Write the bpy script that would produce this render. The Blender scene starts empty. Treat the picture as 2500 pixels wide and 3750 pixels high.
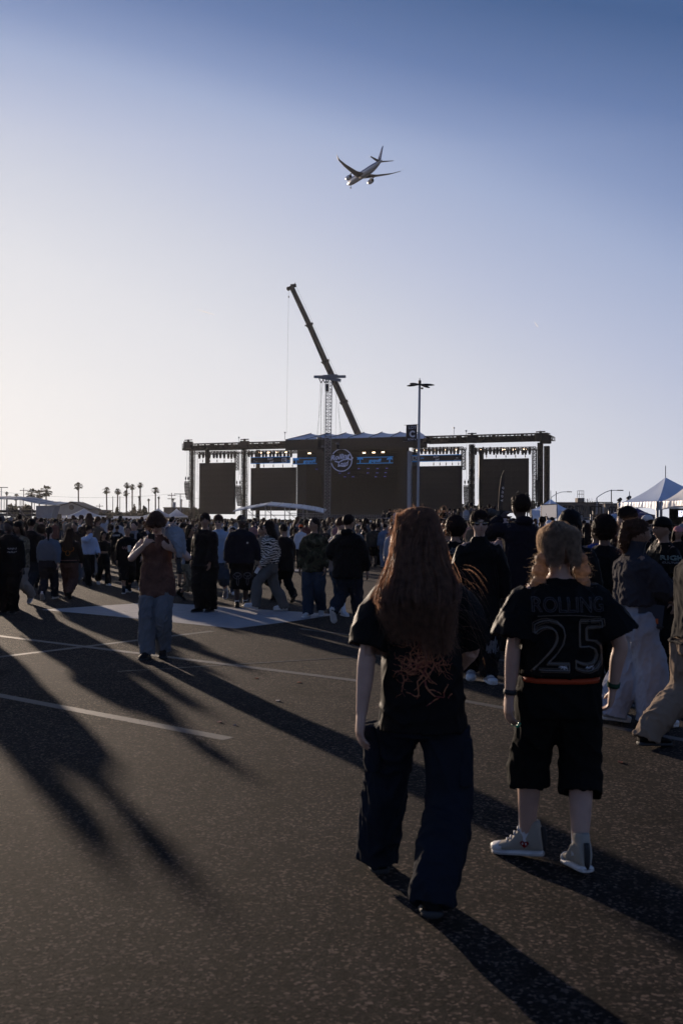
import bpy, math, random
import numpy as np
from mathutils import Vector, Matrix
from mathutils.bvhtree import BVHTree
from math import sin, cos, pi, radians, atan, sqrt, exp

scn = bpy.context.scene
col = scn.collection
random.seed(7)
rng = np.random.default_rng(7)

# ------------------------------------------------------------------ camera
F = 3646.0                      # focal length in photo pixels (35 mm lens on a 24x36 frame)
EYE = 1.62
cam = bpy.data.objects.new('camera', bpy.data.cameras.new('camera'))
col.objects.link(cam)
cam.data.sensor_fit = 'VERTICAL'
cam.data.sensor_height = 36
cam.data.sensor_width = 24
cam.data.lens = 35
cam.data.clip_start = 0.1
cam.data.clip_end = 30000
CAMR = Matrix.Rotation(radians(90) + atan(30 / F), 3, 'X') @ Matrix.Rotation(radians(0.25), 3, 'Z')
cam.matrix_world = Matrix.Translation((0, 0, EYE)) @ CAMR.to_4x4()
cam.data.dof.use_dof = True
cam.data.dof.focus_distance = 24.0
cam.data.dof.aperture_fstop = 5.6
scn.camera = cam

# ------------------------------------------------------------------ sun, sky, exposure
SUN_AZ = radians(-25.5)          # left of the view axis
SUN_EL = radians(7.7)
sun_dir = Vector((sin(SUN_AZ) * cos(SUN_EL), cos(SUN_AZ) * cos(SUN_EL), sin(SUN_EL)))
sun = bpy.data.objects.new('sun', bpy.data.lights.new('sun', 'SUN'))
col.objects.link(sun)
sun.data.energy = 5.0
sun.data.angle = radians(0.75)
sun.data.color = (1.0, 0.80, 0.62)
sun.rotation_euler = (-sun_dir).to_track_quat('-Z', 'Y').to_euler()
sun.location = sun_dir * 100

world = bpy.data.worlds.new('World')
scn.world = world
world.use_nodes = True
wn = world.node_tree.nodes
wl = world.node_tree.links
wn.clear()
sky = wn.new('ShaderNodeTexSky')
sky.sky_type = 'NISHITA'
sky.sun_disc = False
sky.sun_elevation = SUN_EL
sky.sun_rotation = SUN_AZ
sky.altitude = 0
sky.air_density = 1.0
sky.dust_density = 2.2
sky.ozone_density = 2.0
# marine haze: the low sky bleaches to white towards the sun, lavender blue higher up
tc = wn.new('ShaderNodeTexCoord')
dt = wn.new('ShaderNodeVectorMath'); dt.operation = 'DOT_PRODUCT'
dt.inputs[1].default_value = sun_dir
wl.new(tc.outputs['Generated'], dt.inputs[0])
sep = wn.new('ShaderNodeSeparateXYZ')
wl.new(tc.outputs['Generated'], sep.inputs[0])
def ramp(nodes, stops, interp='EASE'):
    r = nodes.new('ShaderNodeValToRGB')
    e = r.color_ramp.elements
    r.color_ramp.interpolation = interp
    while len(e) < len(stops):
        e.new(0.5)
    for el, (p, c) in zip(e, stops):
        el.position = p
        el.color = (c[0], c[1], c[2], 1) if len(c) == 3 else c
    return r
def srgb(*c):
    return tuple(((v / 255) / 12.92 if v <= 10 else (((v / 255) + .055) / 1.055) ** 2.4) for v in c)
# one measure of distance in the sky: elevation plus half the angle from the sun (degrees)
def mth(op, a, b=None):
    m = wn.new('ShaderNodeMath'); m.operation = op
    for i, v in enumerate((a, b)):
        if v is None: continue
        if isinstance(v, (int, float)): m.inputs[i].default_value = v
        else: wl.new(v, m.inputs[i])
    return m.outputs[0]
ang = mth('MINIMUM', mth('MULTIPLY', mth('ARCCOSINE', dt.outputs['Value']), 180 / pi), 62)
elv = mth('MULTIPLY', mth('ARCSINE', mth('MAXIMUM', sep.outputs['Z'], 0)), 180 / pi)
elx = mth('MULTIPLY', mth('MAXIMUM', mth('SUBTRACT', elv, 20.5), 0), .62)
sdist = mth('DIVIDE', mth('ADD', mth('ADD', elv, elx), mth('MULTIPLY', ang, .5)), 165)
r_sun = ramp(wn, [(p / 165, srgb(*c)) for p, c in ((0, (243, 240, 238)), (10, (236, 235, 237)), (19, (225, 226, 233)), (25, (208, 212, 226)),
                  (30, (188, 196, 220)), (35.7, (163, 177, 210)), (39, (138, 156, 196)), (44, (106, 129, 175)), (51.5, (72, 100, 147)),
                  (65, (66, 94, 142)), (90, (60, 86, 134)), (165, (56, 80, 126)))], 'LINEAR')
wl.new(sdist, r_sun.inputs[0])
bg_n = wn.new('ShaderNodeBackground'); bg_n.inputs[1].default_value = 0.05 * 0.02
wl.new(sky.outputs[0], bg_n.inputs[0])
bg_h = wn.new('ShaderNodeBackground'); bg_h.inputs[1].default_value = 0.83
wl.new(r_sun.outputs[0], bg_h.inputs[0])
ad = wn.new('ShaderNodeAddShader')
wl.new(bg_n.outputs[0], ad.inputs[0]); wl.new(bg_h.outputs[0], ad.inputs[1])
wo = wn.new('ShaderNodeOutputWorld')
wl.new(ad.outputs[0], wo.inputs['Surface'])

scn.view_settings.view_transform = 'Standard'
scn.view_settings.look = 'None'
scn.view_settings.gamma = 1.0
scn.view_settings.use_curve_mapping = False
scn.view_settings.exposure = 0.2

# ------------------------------------------------------------------ placing by sight line
def at(px, py, Y):
    """point at depth Y (metres) seen at photo pixel (px, py)"""
    d = CAMR @ Vector(((px - 1250) / F, -(py - 1875) / F, -1))
    return Vector((0, 0, EYE)) + d * (Y / d.y)
def gnd(px, py, z=0.0):
    d = CAMR @ Vector(((px - 1250) / F, -(py - 1875) / F, -1))
    return Vector((0, 0, EYE)) + d * ((z - EYE) / d.z)

# ------------------------------------------------------------------ scene graph helpers
def tag(o, label=None, cat=None, group=None, kind=None):
    if label: o['label'] = label
    if cat: o['category'] = cat
    if group: o['group'] = group
    if kind: o['kind'] = kind
    return o
def thing(name, loc, label, cat, group=None, rz=0.0):
    o = bpy.data.objects.new(name, None)
    o.empty_display_size = 0.2
    col.objects.link(o)
    o.location = loc
    o.rotation_euler = (0, 0, rz)
    return tag(o, label, cat, group)
def mesh_from(name, verts, faces, mats=(), mi=None, smooth=False):
    me = bpy.data.meshes.new(name)
    me.from_pydata([tuple(map(float, v)) for v in verts] if not isinstance(verts, np.ndarray) else verts.tolist(), [], faces)
    for m in mats: me.materials.append(m)
    if mi is not None:
        me.polygons.foreach_set('material_index', mi)
    if smooth:
        me.polygons.foreach_set('use_smooth', [True] * len(me.polygons))
    me.update()
    return me
class MB:
    """collects shapes in world coordinates and links them as one mesh object"""
    def __init__(s): s.v = []; s.f = []
    def add(s, V, Fc):
        b = len(s.v); s.v += [tuple(p) for p in V]; s.f += [tuple(i + b for i in f) for f in Fc]; return s
    def box(s, c, size, M=None):
        hx, hy, hz = size[0] / 2, size[1] / 2, size[2] / 2
        V = [Vector((x * hx, y * hy, z * hz)) for x in (-1, 1) for y in (-1, 1) for z in (-1, 1)]
        if M is not None: V = [M @ v for v in V]
        c = Vector(c)
        return s.add([v + c for v in V], [(0, 1, 3, 2), (4, 6, 7, 5), (0, 4, 5, 1), (2, 3, 7, 6), (0, 2, 6, 4), (1, 5, 7, 3)])
    def tube(s, p0, p1, r, n=4, r1=None):
        p0, p1 = Vector(p0), Vector(p1)
        t = (p1 - p0)
        if t.length < 1e-6: return s
        t.normalize()
        a = t.orthogonal().normalized(); b = t.cross(a)
        r1 = r if r1 is None else r1
        V = []
        for p, q in ((p0, r), (p1, r1)):
            for k in range(n):
                an = 2 * pi * (k + .5) / n
                V.append(p + (a * cos(an) + b * sin(an)) * q)
        Fc = [(k, (k + 1) % n, n + (k + 1) % n, n + k) for k in range(n)]
        Fc += [tuple(range(n))[::-1], tuple(range(n, 2 * n))]
        return s.add(V, Fc)
    def path(s, pts, r, n=4):
        for a, b in zip(pts[:-1], pts[1:]): s.tube(a, b, r, n)
        return s
    def slab(s, poly, off):
        """flat polygon thickened by the vector off"""
        n = len(poly); off = Vector(off)
        V = [Vector(p) for p in poly] + [Vector(p) + off for p in poly]
        return s.add(V, [tuple(range(n))[::-1], tuple(range(n, 2 * n))] + [(k, (k + 1) % n, n + (k + 1) % n, n + k) for k in range(n)])
    def truss(s, p0, p1, w, h, up, n, r=.05, rd=.03, rails=4):
        """lattice beam from p0 to p1 with w x h section"""
        p0, p1, up = Vector(p0), Vector(p1), Vector(up)
        t = (p1 - p0).normalized(); side = t.cross(up).normalized(); up = side.cross(t).normalized()
        cs = [side * (a * w / 2) + up * (b * h / 2) for a, b in ((-1, -1), (1, -1), (1, 1), (-1, 1))]
        for c in cs: s.tube(p0 + c, p1 + c, r)
        for i in range(n):
            a = p0.lerp(p1, i / n); b = p0.lerp(p1, (i + 1) / n)
            for k in range(4):
                c, d = cs[k], cs[(k + 1) % 4]
                if i % 2: c, d = d, c
                s.tube(a + c, b + d, rd, 3)
                s.tube(a + cs[k], a + cs[(k + 1) % 4], rd, 3)
        for k in range(4): s.tube(p1 + cs[k], p1 + cs[(k + 1) % 4], rd, 3)
        return s
    def build(s, name, mat, parent=None, smooth=False, origin=None):
        o0 = Vector(origin) if origin is not None else (Vector(parent.location) if parent and parent.type == 'EMPTY' else Vector((0, 0, 0)))
        if origin is None and parent is not None and parent.parent is not None:
            o0 = root_loc(parent)
        elif origin is None and parent is not None:
            o0 = root_loc(parent)
        V = np.array(s.v, float) - np.array(o0)
        me = mesh_from(name, V, s.f, [mat], smooth=smooth)
        o = bpy.data.objects.new(name, me)
        col.objects.link(o)
        if parent is not None: o.parent = parent
        else: o.location = o0
        return o
def root_loc(o):
    L = Vector((0, 0, 0))
    while o is not None:
        L += o.location; o = o.parent
    return L

# ------------------------------------------------------------------ materials
def mat(name, base, rough=.7, metal=0., noise=None, bump=None, emit=None, trans=0., spec=.5, sheen=0.):
    """noise=(scale, amount): albedo variation, bump=(scale, strength, distance)"""
    m = bpy.data.materials.new(name); m.use_nodes = True
    nt = m.node_tree; n = nt.nodes; l = nt.links
    b = n['Principled BSDF']
    b.inputs['Base Color'].default_value = (*base, 1)
    b.inputs['Roughness'].default_value = rough
    b.inputs['Metallic'].default_value = metal
    b.inputs['Specular IOR Level'].default_value = spec
    if sheen:
        b.inputs['Sheen Weight'].default_value = sheen
        b.inputs['Sheen Roughness'].default_value = .5
    t = n.new('ShaderNodeTexCoord')
    if noise:
        z = n.new('ShaderNodeTexNoise'); z.inputs['Scale'].default_value = noise[0]; z.inputs['Detail'].default_value = 5
        l.new(t.outputs['Object'], z.inputs['Vector'])
        r = ramp(n, [(.3, tuple(c * (1 - noise[1]) for c in base)), (.7, tuple(min(1, c * (1 + noise[1])) for c in base))], 'LINEAR')
        l.new(z.outputs['Fac'], r.inputs[0]); l.new(r.outputs[0], b.inputs['Base Color'])
    if bump:
        z = n.new('ShaderNodeTexNoise'); z.inputs['Scale'].default_value = bump[0]; z.inputs['Detail'].default_value = 4
        l.new(t.outputs['Object'], z.inputs['Vector'])
        bp = n.new('ShaderNodeBump'); bp.inputs['Strength'].default_value = bump[1]; bp.inputs['Distance'].default_value = bump[2]
        l.new(z.outputs['Fac'], bp.inputs['Height']); l.new(bp.outputs[0], b.inputs['Normal'])
    if emit:
        b.inputs['Emission Color'].default_value = (*emit[0], 1)
        b.inputs['Emission Strength'].default_value = emit[1]
    if trans:
        tr = n.new('ShaderNodeBsdfTranslucent'); tr.inputs[0].default_value = (*base, 1)
        mxs = n.new('ShaderNodeMixShader'); mxs.inputs[0].default_value = trans
        out = n['Material Output']
        l.new(b.outputs[0], mxs.inputs[1]); l.new(tr.outputs[0], mxs.inputs[2]); l.new(mxs.outputs[0], out.inputs[0])
        if noise: l.new(r.outputs[0], tr.inputs[0])
    return m
M_steel = mat('dark_steel', (.020, .018, .017), .7, 0., noise=(3, .3), spec=.25)
M_alu = mat('aluminium_truss', (.22, .21, .21), .45, .4, noise=(4, .25))
M_white = mat('white_vinyl', (.74, .75, .78), .5, noise=(1.2, .07), bump=(2.5, .5, .04), trans=.3)
M_grey = mat('grey_paint', (.30, .31, .33), .5, noise=(2, .12))
M_black = mat('black_fabric', (.014, .013, .013), .9, noise=(2, .3))
M_screen = mat('screen_panel', (.020, .018, .018), .7, noise=(.7, .2), spec=.2)
M_bluewhite = mat('stage_roof_skin', (.52, .57, .66), .45, noise=(.6, .08), bump=(.8, .4, .08), trans=.15)
M_print_w = mat('white_print', (.62, .62, .66), .6)
M_print_pw = mat('glowing_pale_lettering', (.30, .34, .50), .5, emit=((.35, .42, .75), .12))  # logo lettering and ring with a slight added glow
M_print_b = mat('glowing_blue_lettering', (.02, .16, .42), .5, emit=((.02, .22, .62), .22))  # banner print and borders given a faint glow of their own
M_print_dark = mat('banner_cloth', (.022, .02, .019), .8)
M_lamp = mat('lit_blinder_lens', (.9, .8, .7), .3, emit=((1, .70, .45), 4.5))
M_lampb = mat('lit_blue_lens', (.1, .1, .5), .3, emit=((.12, .15, .8), .5))

# ------------------------------------------------------------------ ground
def ground_material():
    m = bpy.data.materials.new('asphalt'); m.use_nodes = True
    n = m.node_tree.nodes; l = m.node_tree.links; b = n['Principled BSDF']
    t = n.new('ShaderNodeTexCoord')
    def noise(sc, det=4, rough=.55):
        z = n.new('ShaderNodeTexNoise'); z.inputs['Scale'].default_value = sc; z.inputs['Detail'].default_value = det
        z.inputs['Roughness'].default_value = rough; l.new(t.outputs['Object'], z.inputs['Vector']); return z
    big = noise(.35, 5); mid = noise(6, 6, .65); fine = noise(70, 3, .7)
    vor = n.new('ShaderNodeTexVoronoi'); vor.inputs['Scale'].default_value = 78; l.new(t.outputs['Object'], vor.inputs['Vector'])
    rb = ramp(n, [(.3, (.0175, .0155, .0143)), (.7, (.031, .0275, .0255))], 'LINEAR'); l.new(big.outputs['Fac'], rb.inputs[0])
    rm = ramp(n, [(.3, (.72, .72, .72)), (.72, (1.28, 1.28, 1.28))], 'LINEAR'); l.new(mid.outputs['Fac'], rm.inputs[0])
    mu = n.new('ShaderNodeMixRGB'); mu.blend_type = 'MULTIPLY'; mu.inputs[0].default_value = 1
    l.new(rb.outputs[0], mu.inputs[1]); l.new(rm.outputs[0], mu.inputs[2])
    # individual chippings, some pale
    rv = ramp(n, [(0, (.55, .55, .55)), (.55, (.95, .95, .95)), (.68, (1.5, 1.36, 1.24)), (.84, (3.2, 2.7, 2.3)), (.96, (7.5, 6.2, 5.2))], 'LINEAR')
    sv = n.new('ShaderNodeSeparateColor'); l.new(vor.outputs['Color'], sv.inputs[0]); l.new(sv.outputs[0], rv.inputs[0])
    mu2 = n.new('ShaderNodeMixRGB'); mu2.blend_type = 'MULTIPLY'; mu2.inputs[0].default_value = .95
    l.new(mu.outputs[0], mu2.inputs[1]); l.new(rv.outputs[0], mu2.inputs[2])
    # cracks and tar seams
    wv = n.new('ShaderNodeTexVoronoi'); wv.feature = 'DISTANCE_TO_EDGE'; wv.inputs['Scale'].default_value = .22
    wz = noise(1.3, 4); ma = n.new('ShaderNodeMixRGB'); ma.inputs[0].default_value = .25
    l.new(t.outputs['Object'], ma.inputs[1]); l.new(wz.outputs['Color'], ma.inputs[2]); l.new(ma.outputs[0], wv.inputs['Vector'])
    rc = ramp(n, [(0, (.45, .45, .45)), (.004, (1, 1, 1))], 'LINEAR'); l.new(wv.outputs['Distance'], rc.inputs[0])
    mu3 = n.new('ShaderNodeMixRGB'); mu3.blend_type = 'MULTIPLY'; mu3.inputs[0].default_value = .5
    l.new(mu2.outputs[0], mu3.inputs[1]); l.new(rc.outputs[0], mu3.inputs[2])
    st_ = noise(.9, 5, .6); rs_ = ramp(n, [(.30, (.55, .54, .53)), (.44, (1, 1, 1)), (.62, (1, 1, 1)), (.74, (1.28, 1.22, 1.16))], 'LINEAR'); l.new(st_.outputs['Fac'], rs_.inputs[0])
    ty_ = n.new('ShaderNodeTexNoise'); mt_ = n.new('ShaderNodeMapping'); mt_.inputs['Rotation'].default_value = (0, 0, .5); mt_.inputs['Scale'].default_value = (2.2, .06, 1); l.new(t.outputs['Object'], mt_.inputs[0]); l.new(mt_.outputs[0], ty_.inputs['Vector']); ty_.inputs['Scale'].default_value = 1.6
    rt_ = ramp(n, [(.36, (.70, .70, .70)), (.46, (1, 1, 1))], 'LINEAR'); l.new(ty_.outputs['Fac'], rt_.inputs[0])
    m4 = n.new('ShaderNodeMixRGB'); m4.blend_type = 'MULTIPLY'; m4.inputs[0].default_value = 1; l.new(mu3.outputs[0], m4.inputs[1]); l.new(rs_.outputs[0], m4.inputs[2])
    m5 = n.new('ShaderNodeMixRGB'); m5.blend_type = 'MULTIPLY'; m5.inputs[0].default_value = .7; l.new(m4.outputs[0], m5.inputs[1]); l.new(rt_.outputs[0], m5.inputs[2])
    l.new(m5.outputs[0], b.inputs['Base Color'])
    b.inputs['Roughness'].default_value = .9
    b.inputs['Specular IOR Level'].default_value = .06
    b1 = n.new('ShaderNodeBump'); b1.inputs['Strength'].default_value = 1.0; b1.inputs['Distance'].default_value = .020
    gr_ = noise(48, 6, .78); l.new(gr_.outputs['Fac'], b1.inputs['Height'])
    b2 = n.new('ShaderNodeBump'); b2.inputs['Strength'].default_value = .5; b2.inputs['Distance'].default_value = .012
    l.new(mid.outputs['Fac'], b2.inputs['Height']); l.new(b1.outputs[0], b2.inputs['Normal'])
    l.new(b2.outputs[0], b.inputs['Normal'])
    return m
M_asphalt = ground_material()
def paint_material(name, c, hole=.44, sc=9):
    m = bpy.data.materials.new(name); m.use_nodes = True
    n = m.node_tree.nodes; l = m.node_tree.links; b = n['Principled BSDF']
    t = n.new('ShaderNodeTexCoord')
    z = n.new('ShaderNodeTexNoise'); z.inputs['Scale'].default_value = sc; z.inputs['Detail'].default_value = 9; z.inputs['Roughness'].default_value = .72
    mp = n.new('ShaderNodeMapping'); mp.inputs['Scale'].default_value = (.45, 1.6, 1); l.new(t.outputs['Object'], mp.inputs[0])
    l.new(mp.outputs[0], z.inputs['Vector'])
    r = ramp(n, [(hole - .10, (.045, .043, .042)), (hole, tuple(v * .75 for v in c)), (hole + .16, c)], 'LINEAR')
    l.new(z.outputs['Fac'], r.inputs[0]); l.new(r.outputs[0], b.inputs['Base Color'])
    b.inputs['Roughness'].default_value = .7
    z2 = n.new('ShaderNodeTexVoronoi'); z2.inputs['Scale'].default_value = 62; l.new(t.outputs['Object'], z2.inputs['Vector'])
    bp = n.new('ShaderNodeBump'); bp.inputs['Strength'].default_value = .4; bp.inputs['Distance'].default_value = .008; bp.invert = True
    l.new(z2.outputs['Distance'], bp.inputs['Height']); l.new(bp.outputs[0], b.inputs['Normal'])
    return m
M_paint = paint_material('worn_white_paint', (.25, .25, .26), .40)
M_line = paint_material('faded_line_paint', (.058, .053, .050), .56, 22)
M_tar = mat('tar_seam', (.012, .012, .012), .5, noise=(8, .3))

g = MB(); S = 12000
g.add([(-S, -60, 0), (S, -60, 0), (S, S, 0), (-S, S, 0)], [(0, 1, 2, 3)])
tag(g.build('ground', M_asphalt), 'worn dark grey asphalt of a wide open parking lot', None, kind='structure')
def sheet(pts, z, m, name, label):
    b = MB(); b.add([(p.x, p.y, z) for p in pts], [tuple(range(len(pts)))])
    o = b.build(name, m); tag(o, label, None, kind='structure')
    if o.data.polygons[0].normal.z < 0: o.data.flip_normals()
    return o
sheet([gnd(150, 2233), gnd(395, 2255), gnd(860, 2302), gnd(1060, 2277), gnd(1238, 2250), gnd(900, 2228), gnd(570, 2205)], .0012, M_paint, 'painted_marking', 'large worn white painted arrow shape across the asphalt')
sheet([gnd(1290, 2258), gnd(1385, 2262), gnd(1440, 2240), gnd(1350, 2246)], .0012, M_paint, 'painted_marking', 'white painted point beside the black hooded man with the blonde girl in front')
sheet([gnd(900, 2083), gnd(955, 2082), gnd(955, 2101), gnd(900, 2100)], .0012, M_paint, 'painted_marking', 'small worn white painted block behind the zebra coat woman')
sheet([gnd(1058, 2086), gnd(1130, 2084), gnd(1130, 2091), gnd(1058, 2093)], .0012, M_paint, 'painted_marking', 'short white painted bar behind the man in the camouflage top')
sheet([gnd(1700, 2243), gnd(2040, 2236), gnd(2070, 2300), gnd(1690, 2306)], .0012, M_paint, 'painted_marking', 'pale painted strip in front of the tall photographer')
def line(a, b, w, name='painted_line', label='', m=None, z=.0012):
    A, B = gnd(*a), gnd(*b); d = (B - A).normalized(); s = Vector((-d.y, d.x, 0)) * w / 2
    return sheet([A - s, B - s, B + s, A + s], z, m or M_line, name, label)
line((-150, 2424), (780, 2311), .12, label='thin faded line running from the left edge to the white painted shape')
line((-60, 2322), (1330, 2496), .12, label='thin faded line crossing under the feet of the youth with the phone', z=.0024)
line((-120, 2524), (838, 2706), .12, label='broad faded parking line across the left foreground')
for i, (y0, y1) in enumerate(((2128, 2140), (2165, 2184), (2395, 2425), (2475, 2524), (2560, 2600))):
    line((1640 + 5 * i, y0), (2560, y1 + 40 + 20 * i), .1, label=['farthest', 'second farthest', 'middle', 'second nearest', 'nearest'][i] + ' faded parking line on the right side of the lot')
for i, y in enumerate((2095, 2113, 2146)):
    line((440, y), (600, y + 6), .1, label=['farthest', 'middle', 'nearest'][i] + ' short parking line behind the youth with the phone')
line((1100, 2303), (1480, 2352), .10, 'tar_seam', 'dark tar repair seam right of the white painted shape', M_tar, .0036)
line((430, 2460), (1500, 2395), .03, 'tar_seam', 'narrow tar crack seam in front of the white painted shape', M_tar, .0036)

# ------------------------------------------------------------------ air
def add_haze(dens, x0, x1, y0, y1, z0, z1):
    b = MB(); b.box(((x0 + x1) / 2, (y0 + y1) / 2, (z0 + z1) / 2), (x1 - x0, y1 - y0, z1 - z0))
    m = bpy.data.materials.new('haze'); m.use_nodes = True
    n = m.node_tree.nodes; n.clear()
    v = n.new('ShaderNodeVolumePrincipled'); o = n.new('ShaderNodeOutputMaterial')
    v.inputs['Color'].default_value = (.78, .76, .76, 1)
    v.inputs['Density'].default_value = dens
    v.inputs['Anisotropy'].default_value = .5
    m.node_tree.links.new(v.outputs[0], o.inputs['Volume'])
    m.cycles.homogeneous_volume = True
    ob = b.build('haze', m); tag(ob, 'thin dusty haze hanging over the whole lot', None, kind='stuff')
    return ob
add_haze(.00008, -480, 480, -50, 560, -1, 74)
# ================================================================== people
def np3(*a): return np.array(a, float)
def rotx(a): c, s = cos(a), sin(a); return np.array([[1, 0, 0], [0, c, -s], [0, s, c]])
def roty(a): c, s = cos(a), sin(a); return np.array([[c, 0, s], [0, 1, 0], [-s, 0, c]])
def rotz(a): c, s = cos(a), sin(a); return np.array([[c, -s, 0], [s, c, 0], [0, 0, 1]])
class NM:
    """numpy mesh accumulator (closed shells that are fused by a voxel remesh afterwards)"""
    def __init__(s): s.V = []; s.F = []; s.n = 0
    def add(s, V, F):
        V = np.asarray(V, float)
        s.V.append(V); s.F += [tuple(i + s.n for i in f) for f in F]; s.n += len(V); return s
    def rings(s, R):
        """closed loft through rings of equal count"""
        k = len(R[0]); V = np.concatenate(R); F = []
        for i in range(len(R) - 1):
            for j in range(k):
                a = i * k + j; b = i * k + (j + 1) % k
                F.append((a, b, b + k, a + k))
        n = len(V); V = np.concatenate([V, [R[0].mean(0)], [R[-1].mean(0)]])
        L = (len(R) - 1) * k
        for j in range(k):
            F.append((n, (j + 1) % k, j)); F.append((n + 1, L + j, L + (j + 1) % k))
        return s.add(V, F)
    def arr(s): return (np.concatenate(s.V) if s.V else np.zeros((0, 3))), s.F
def super_ring(c, ax, ay, a, b, n=16, e=2.2):
    t = np.arange(n) * 2 * pi / n
    ct, st = np.cos(t), np.sin(t)
    x = np.sign(ct) * np.abs(ct) ** (2 / e) * a; y = np.sign(st) * np.abs(st) ** (2 / e) * b
    return c + np.outer(x, ax) + np.outer(y, ay)
def smooth_path(P, R, sub):
    P = np.asarray(P, float); R = np.asarray(R, float); R = R[:, None] if R.ndim == 1 else R
    if sub <= 1: return P, R
    Q = np.vstack([2 * P[0] - P[1], P, 2 * P[-1] - P[-2]]); S = np.vstack([R[0], R, R[-1]])
    op, orr = [], []
    for i in range(1, len(Q) - 2):
        for k in range(sub):
            t = k / sub
            def cr(A): return .5 * ((2 * A[i]) + (A[i + 1] - A[i - 1]) * t + (2 * A[i - 1] - 5 * A[i] + 4 * A[i + 1] - A[i + 2]) * t * t + (-A[i - 1] + 3 * A[i] - 3 * A[i + 1] + A[i + 2]) * t ** 3)
            op.append(cr(Q)); orr.append(cr(S))
    op.append(P[-1]); orr.append(R[-1])
    return np.array(op), np.abs(np.array(orr))
def limb(nm, P, R, n=12, sub=3, ref=None, recess=0., wall=.02, e=2.0):
    """tube along points P with (a, b) radii; recess>0 leaves an open hem at the end"""
    R = [(r, r) if np.isscalar(r) else r for r in R]
    P, R = smooth_path(P, R, sub)
    ref = np3(1, 0, 0) if ref is None else ref
    rings = []
    T = np.gradient(P, axis=0)
    for p, r, t in zip(P, R, T):
        t = t / (np.linalg.norm(t) + 1e-9)
        ax = ref - t * (ref @ t)
        if np.linalg.norm(ax) < .2:
            ax = np3(0, 1, 0) - t * t[1]
        ax /= np.linalg.norm(ax); ay = np.cross(t, ax)
        rings.append(super_ring(p, ax, ay, r[0], r[1], n, e))
    if recess > 0:
        c = P[-1]; t = T[-1] / np.linalg.norm(T[-1]); L = rings[-1]
        w = wall / max(R[-1].max(), .001)
        rings.append(c + (L - c) * (1 - min(w, .45)))
        rings.append(c + (L - c) * (1 - min(w, .45)) - t * recess)
    return nm.rings(rings)
def ell(nm, c, r, Rm=None, n=12, m=9):
    rings = []
    for i in range(1, m):
        ph = -pi / 2 + pi * i / m
        t = np.arange(n) * 2 * pi / n
        V = np.stack([np.cos(t) * cos(ph) * r[0], np.sin(t) * cos(ph) * r[1], np.full(n, sin(ph) * r[2])], 1)
        if Rm is not None: V = V @ Rm.T
        rings.append(V + c)
    return nm.rings(rings)
def ik(S, T, l1, l2, pole):
    d = T - S; L = np.linalg.norm(d); mx = (l1 + l2) * .998
    if L > mx: T = S + d / L * mx; d = T - S; L = mx
    u = d / L
    a = (l1 * l1 - l2 * l2 + L * L) / (2 * L); h = sqrt(max(l1 * l1 - a * a, 0))
    p = pole - u * (pole @ u); p /= np.linalg.norm(p) + 1e-9
    return S + u * a + p * h, T
def sgauss(x, s): return np.exp(-(x / s) ** 2)
def head_shape(D, HH, grow=1.0):
    """unit directions -> head surface; +y face, origin at the head centre, HH chin to crown"""
    x, y, z = D[:, 0], D[:, 1], D[:, 2]
    X = x * .345 * HH; Y = y * .43 * HH; Z = z * .5 * HH
    low = np.clip(-z, 0, 1)
    X *= 1 - .30 * low ** 1.5
    Y = np.where(y < 0, Y * (1 - .42 * low), Y * (1 - .10 * low))
    Y += .03 * HH * low * (y > 0)
    front = np.clip(y, 0, 1)
    nose = sgauss(x, .13) * np.exp(-((z + .17) / .16) ** 2) * (y > .3); Y += nose * .115 * HH
    bridge = sgauss(x, .10) * sgauss(z - .02, .16) * (y > .3); Y += bridge * .035 * HH
    for sx in (-1, 1):
        Y -= sgauss(x - sx * .34, .17) * sgauss(z - .04, .10) * (y > .3) * .050 * HH
        Y += sgauss(x - sx * .5, .2) * sgauss(z + .2, .2) * (y > .2) * .015 * HH
    Y += sgauss(z - .20, .09) * front ** 2 * .018 * HH
    Y += sgauss(x, .24) * np.exp(-((z + .47) / .075) ** 2) * (y > .2) * .026 * HH
    Y -= sgauss(x, .2) * np.exp(-((z + .62) / .05) ** 2) * (y > .2) * .02 * HH
    Y += sgauss(x, .3) * np.exp(-((z + .84) / .14) ** 2) * (y > 0) * .05 * HH
    return np.stack([X, Y, Z], 1) * grow
def sphere_dirs(n, m):
    rings = []
    for i in range(1, m):
        ph = -pi / 2 + pi * i / m
        t = np.arange(n) * 2 * pi / n
        rings.append(np.stack([np.cos(t) * cos(ph), np.sin(t) * cos(ph), np.full(n, sin(ph))], 1))
    return rings
def warp(P, f, seed):
    r = np.random.default_rng(seed)
    out = np.zeros(len(P))
    for k in range(4):
        A = r.normal(size=3) * f * (1 + .55 * k); B = r.normal(size=3) * f * .6
        out += np.sin(P @ A + 1.8 * np.sin(P @ B + r.uniform(0, 6)) + r.uniform(0, 6)) / (1 + .5 * k)
    return out / 2.4
JOBS = []
def later(o, voxel, smooth, post=None):
    m = o.modifiers.new('r', 'REMESH'); m.mode = 'VOXEL'; m.voxel_size = voxel; m.use_smooth_shade = True
    if smooth:
        s = o.modifiers.new('s', 'SMOOTH'); s.factor = .5; s.iterations = smooth
    JOBS.append((o, post))
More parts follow.
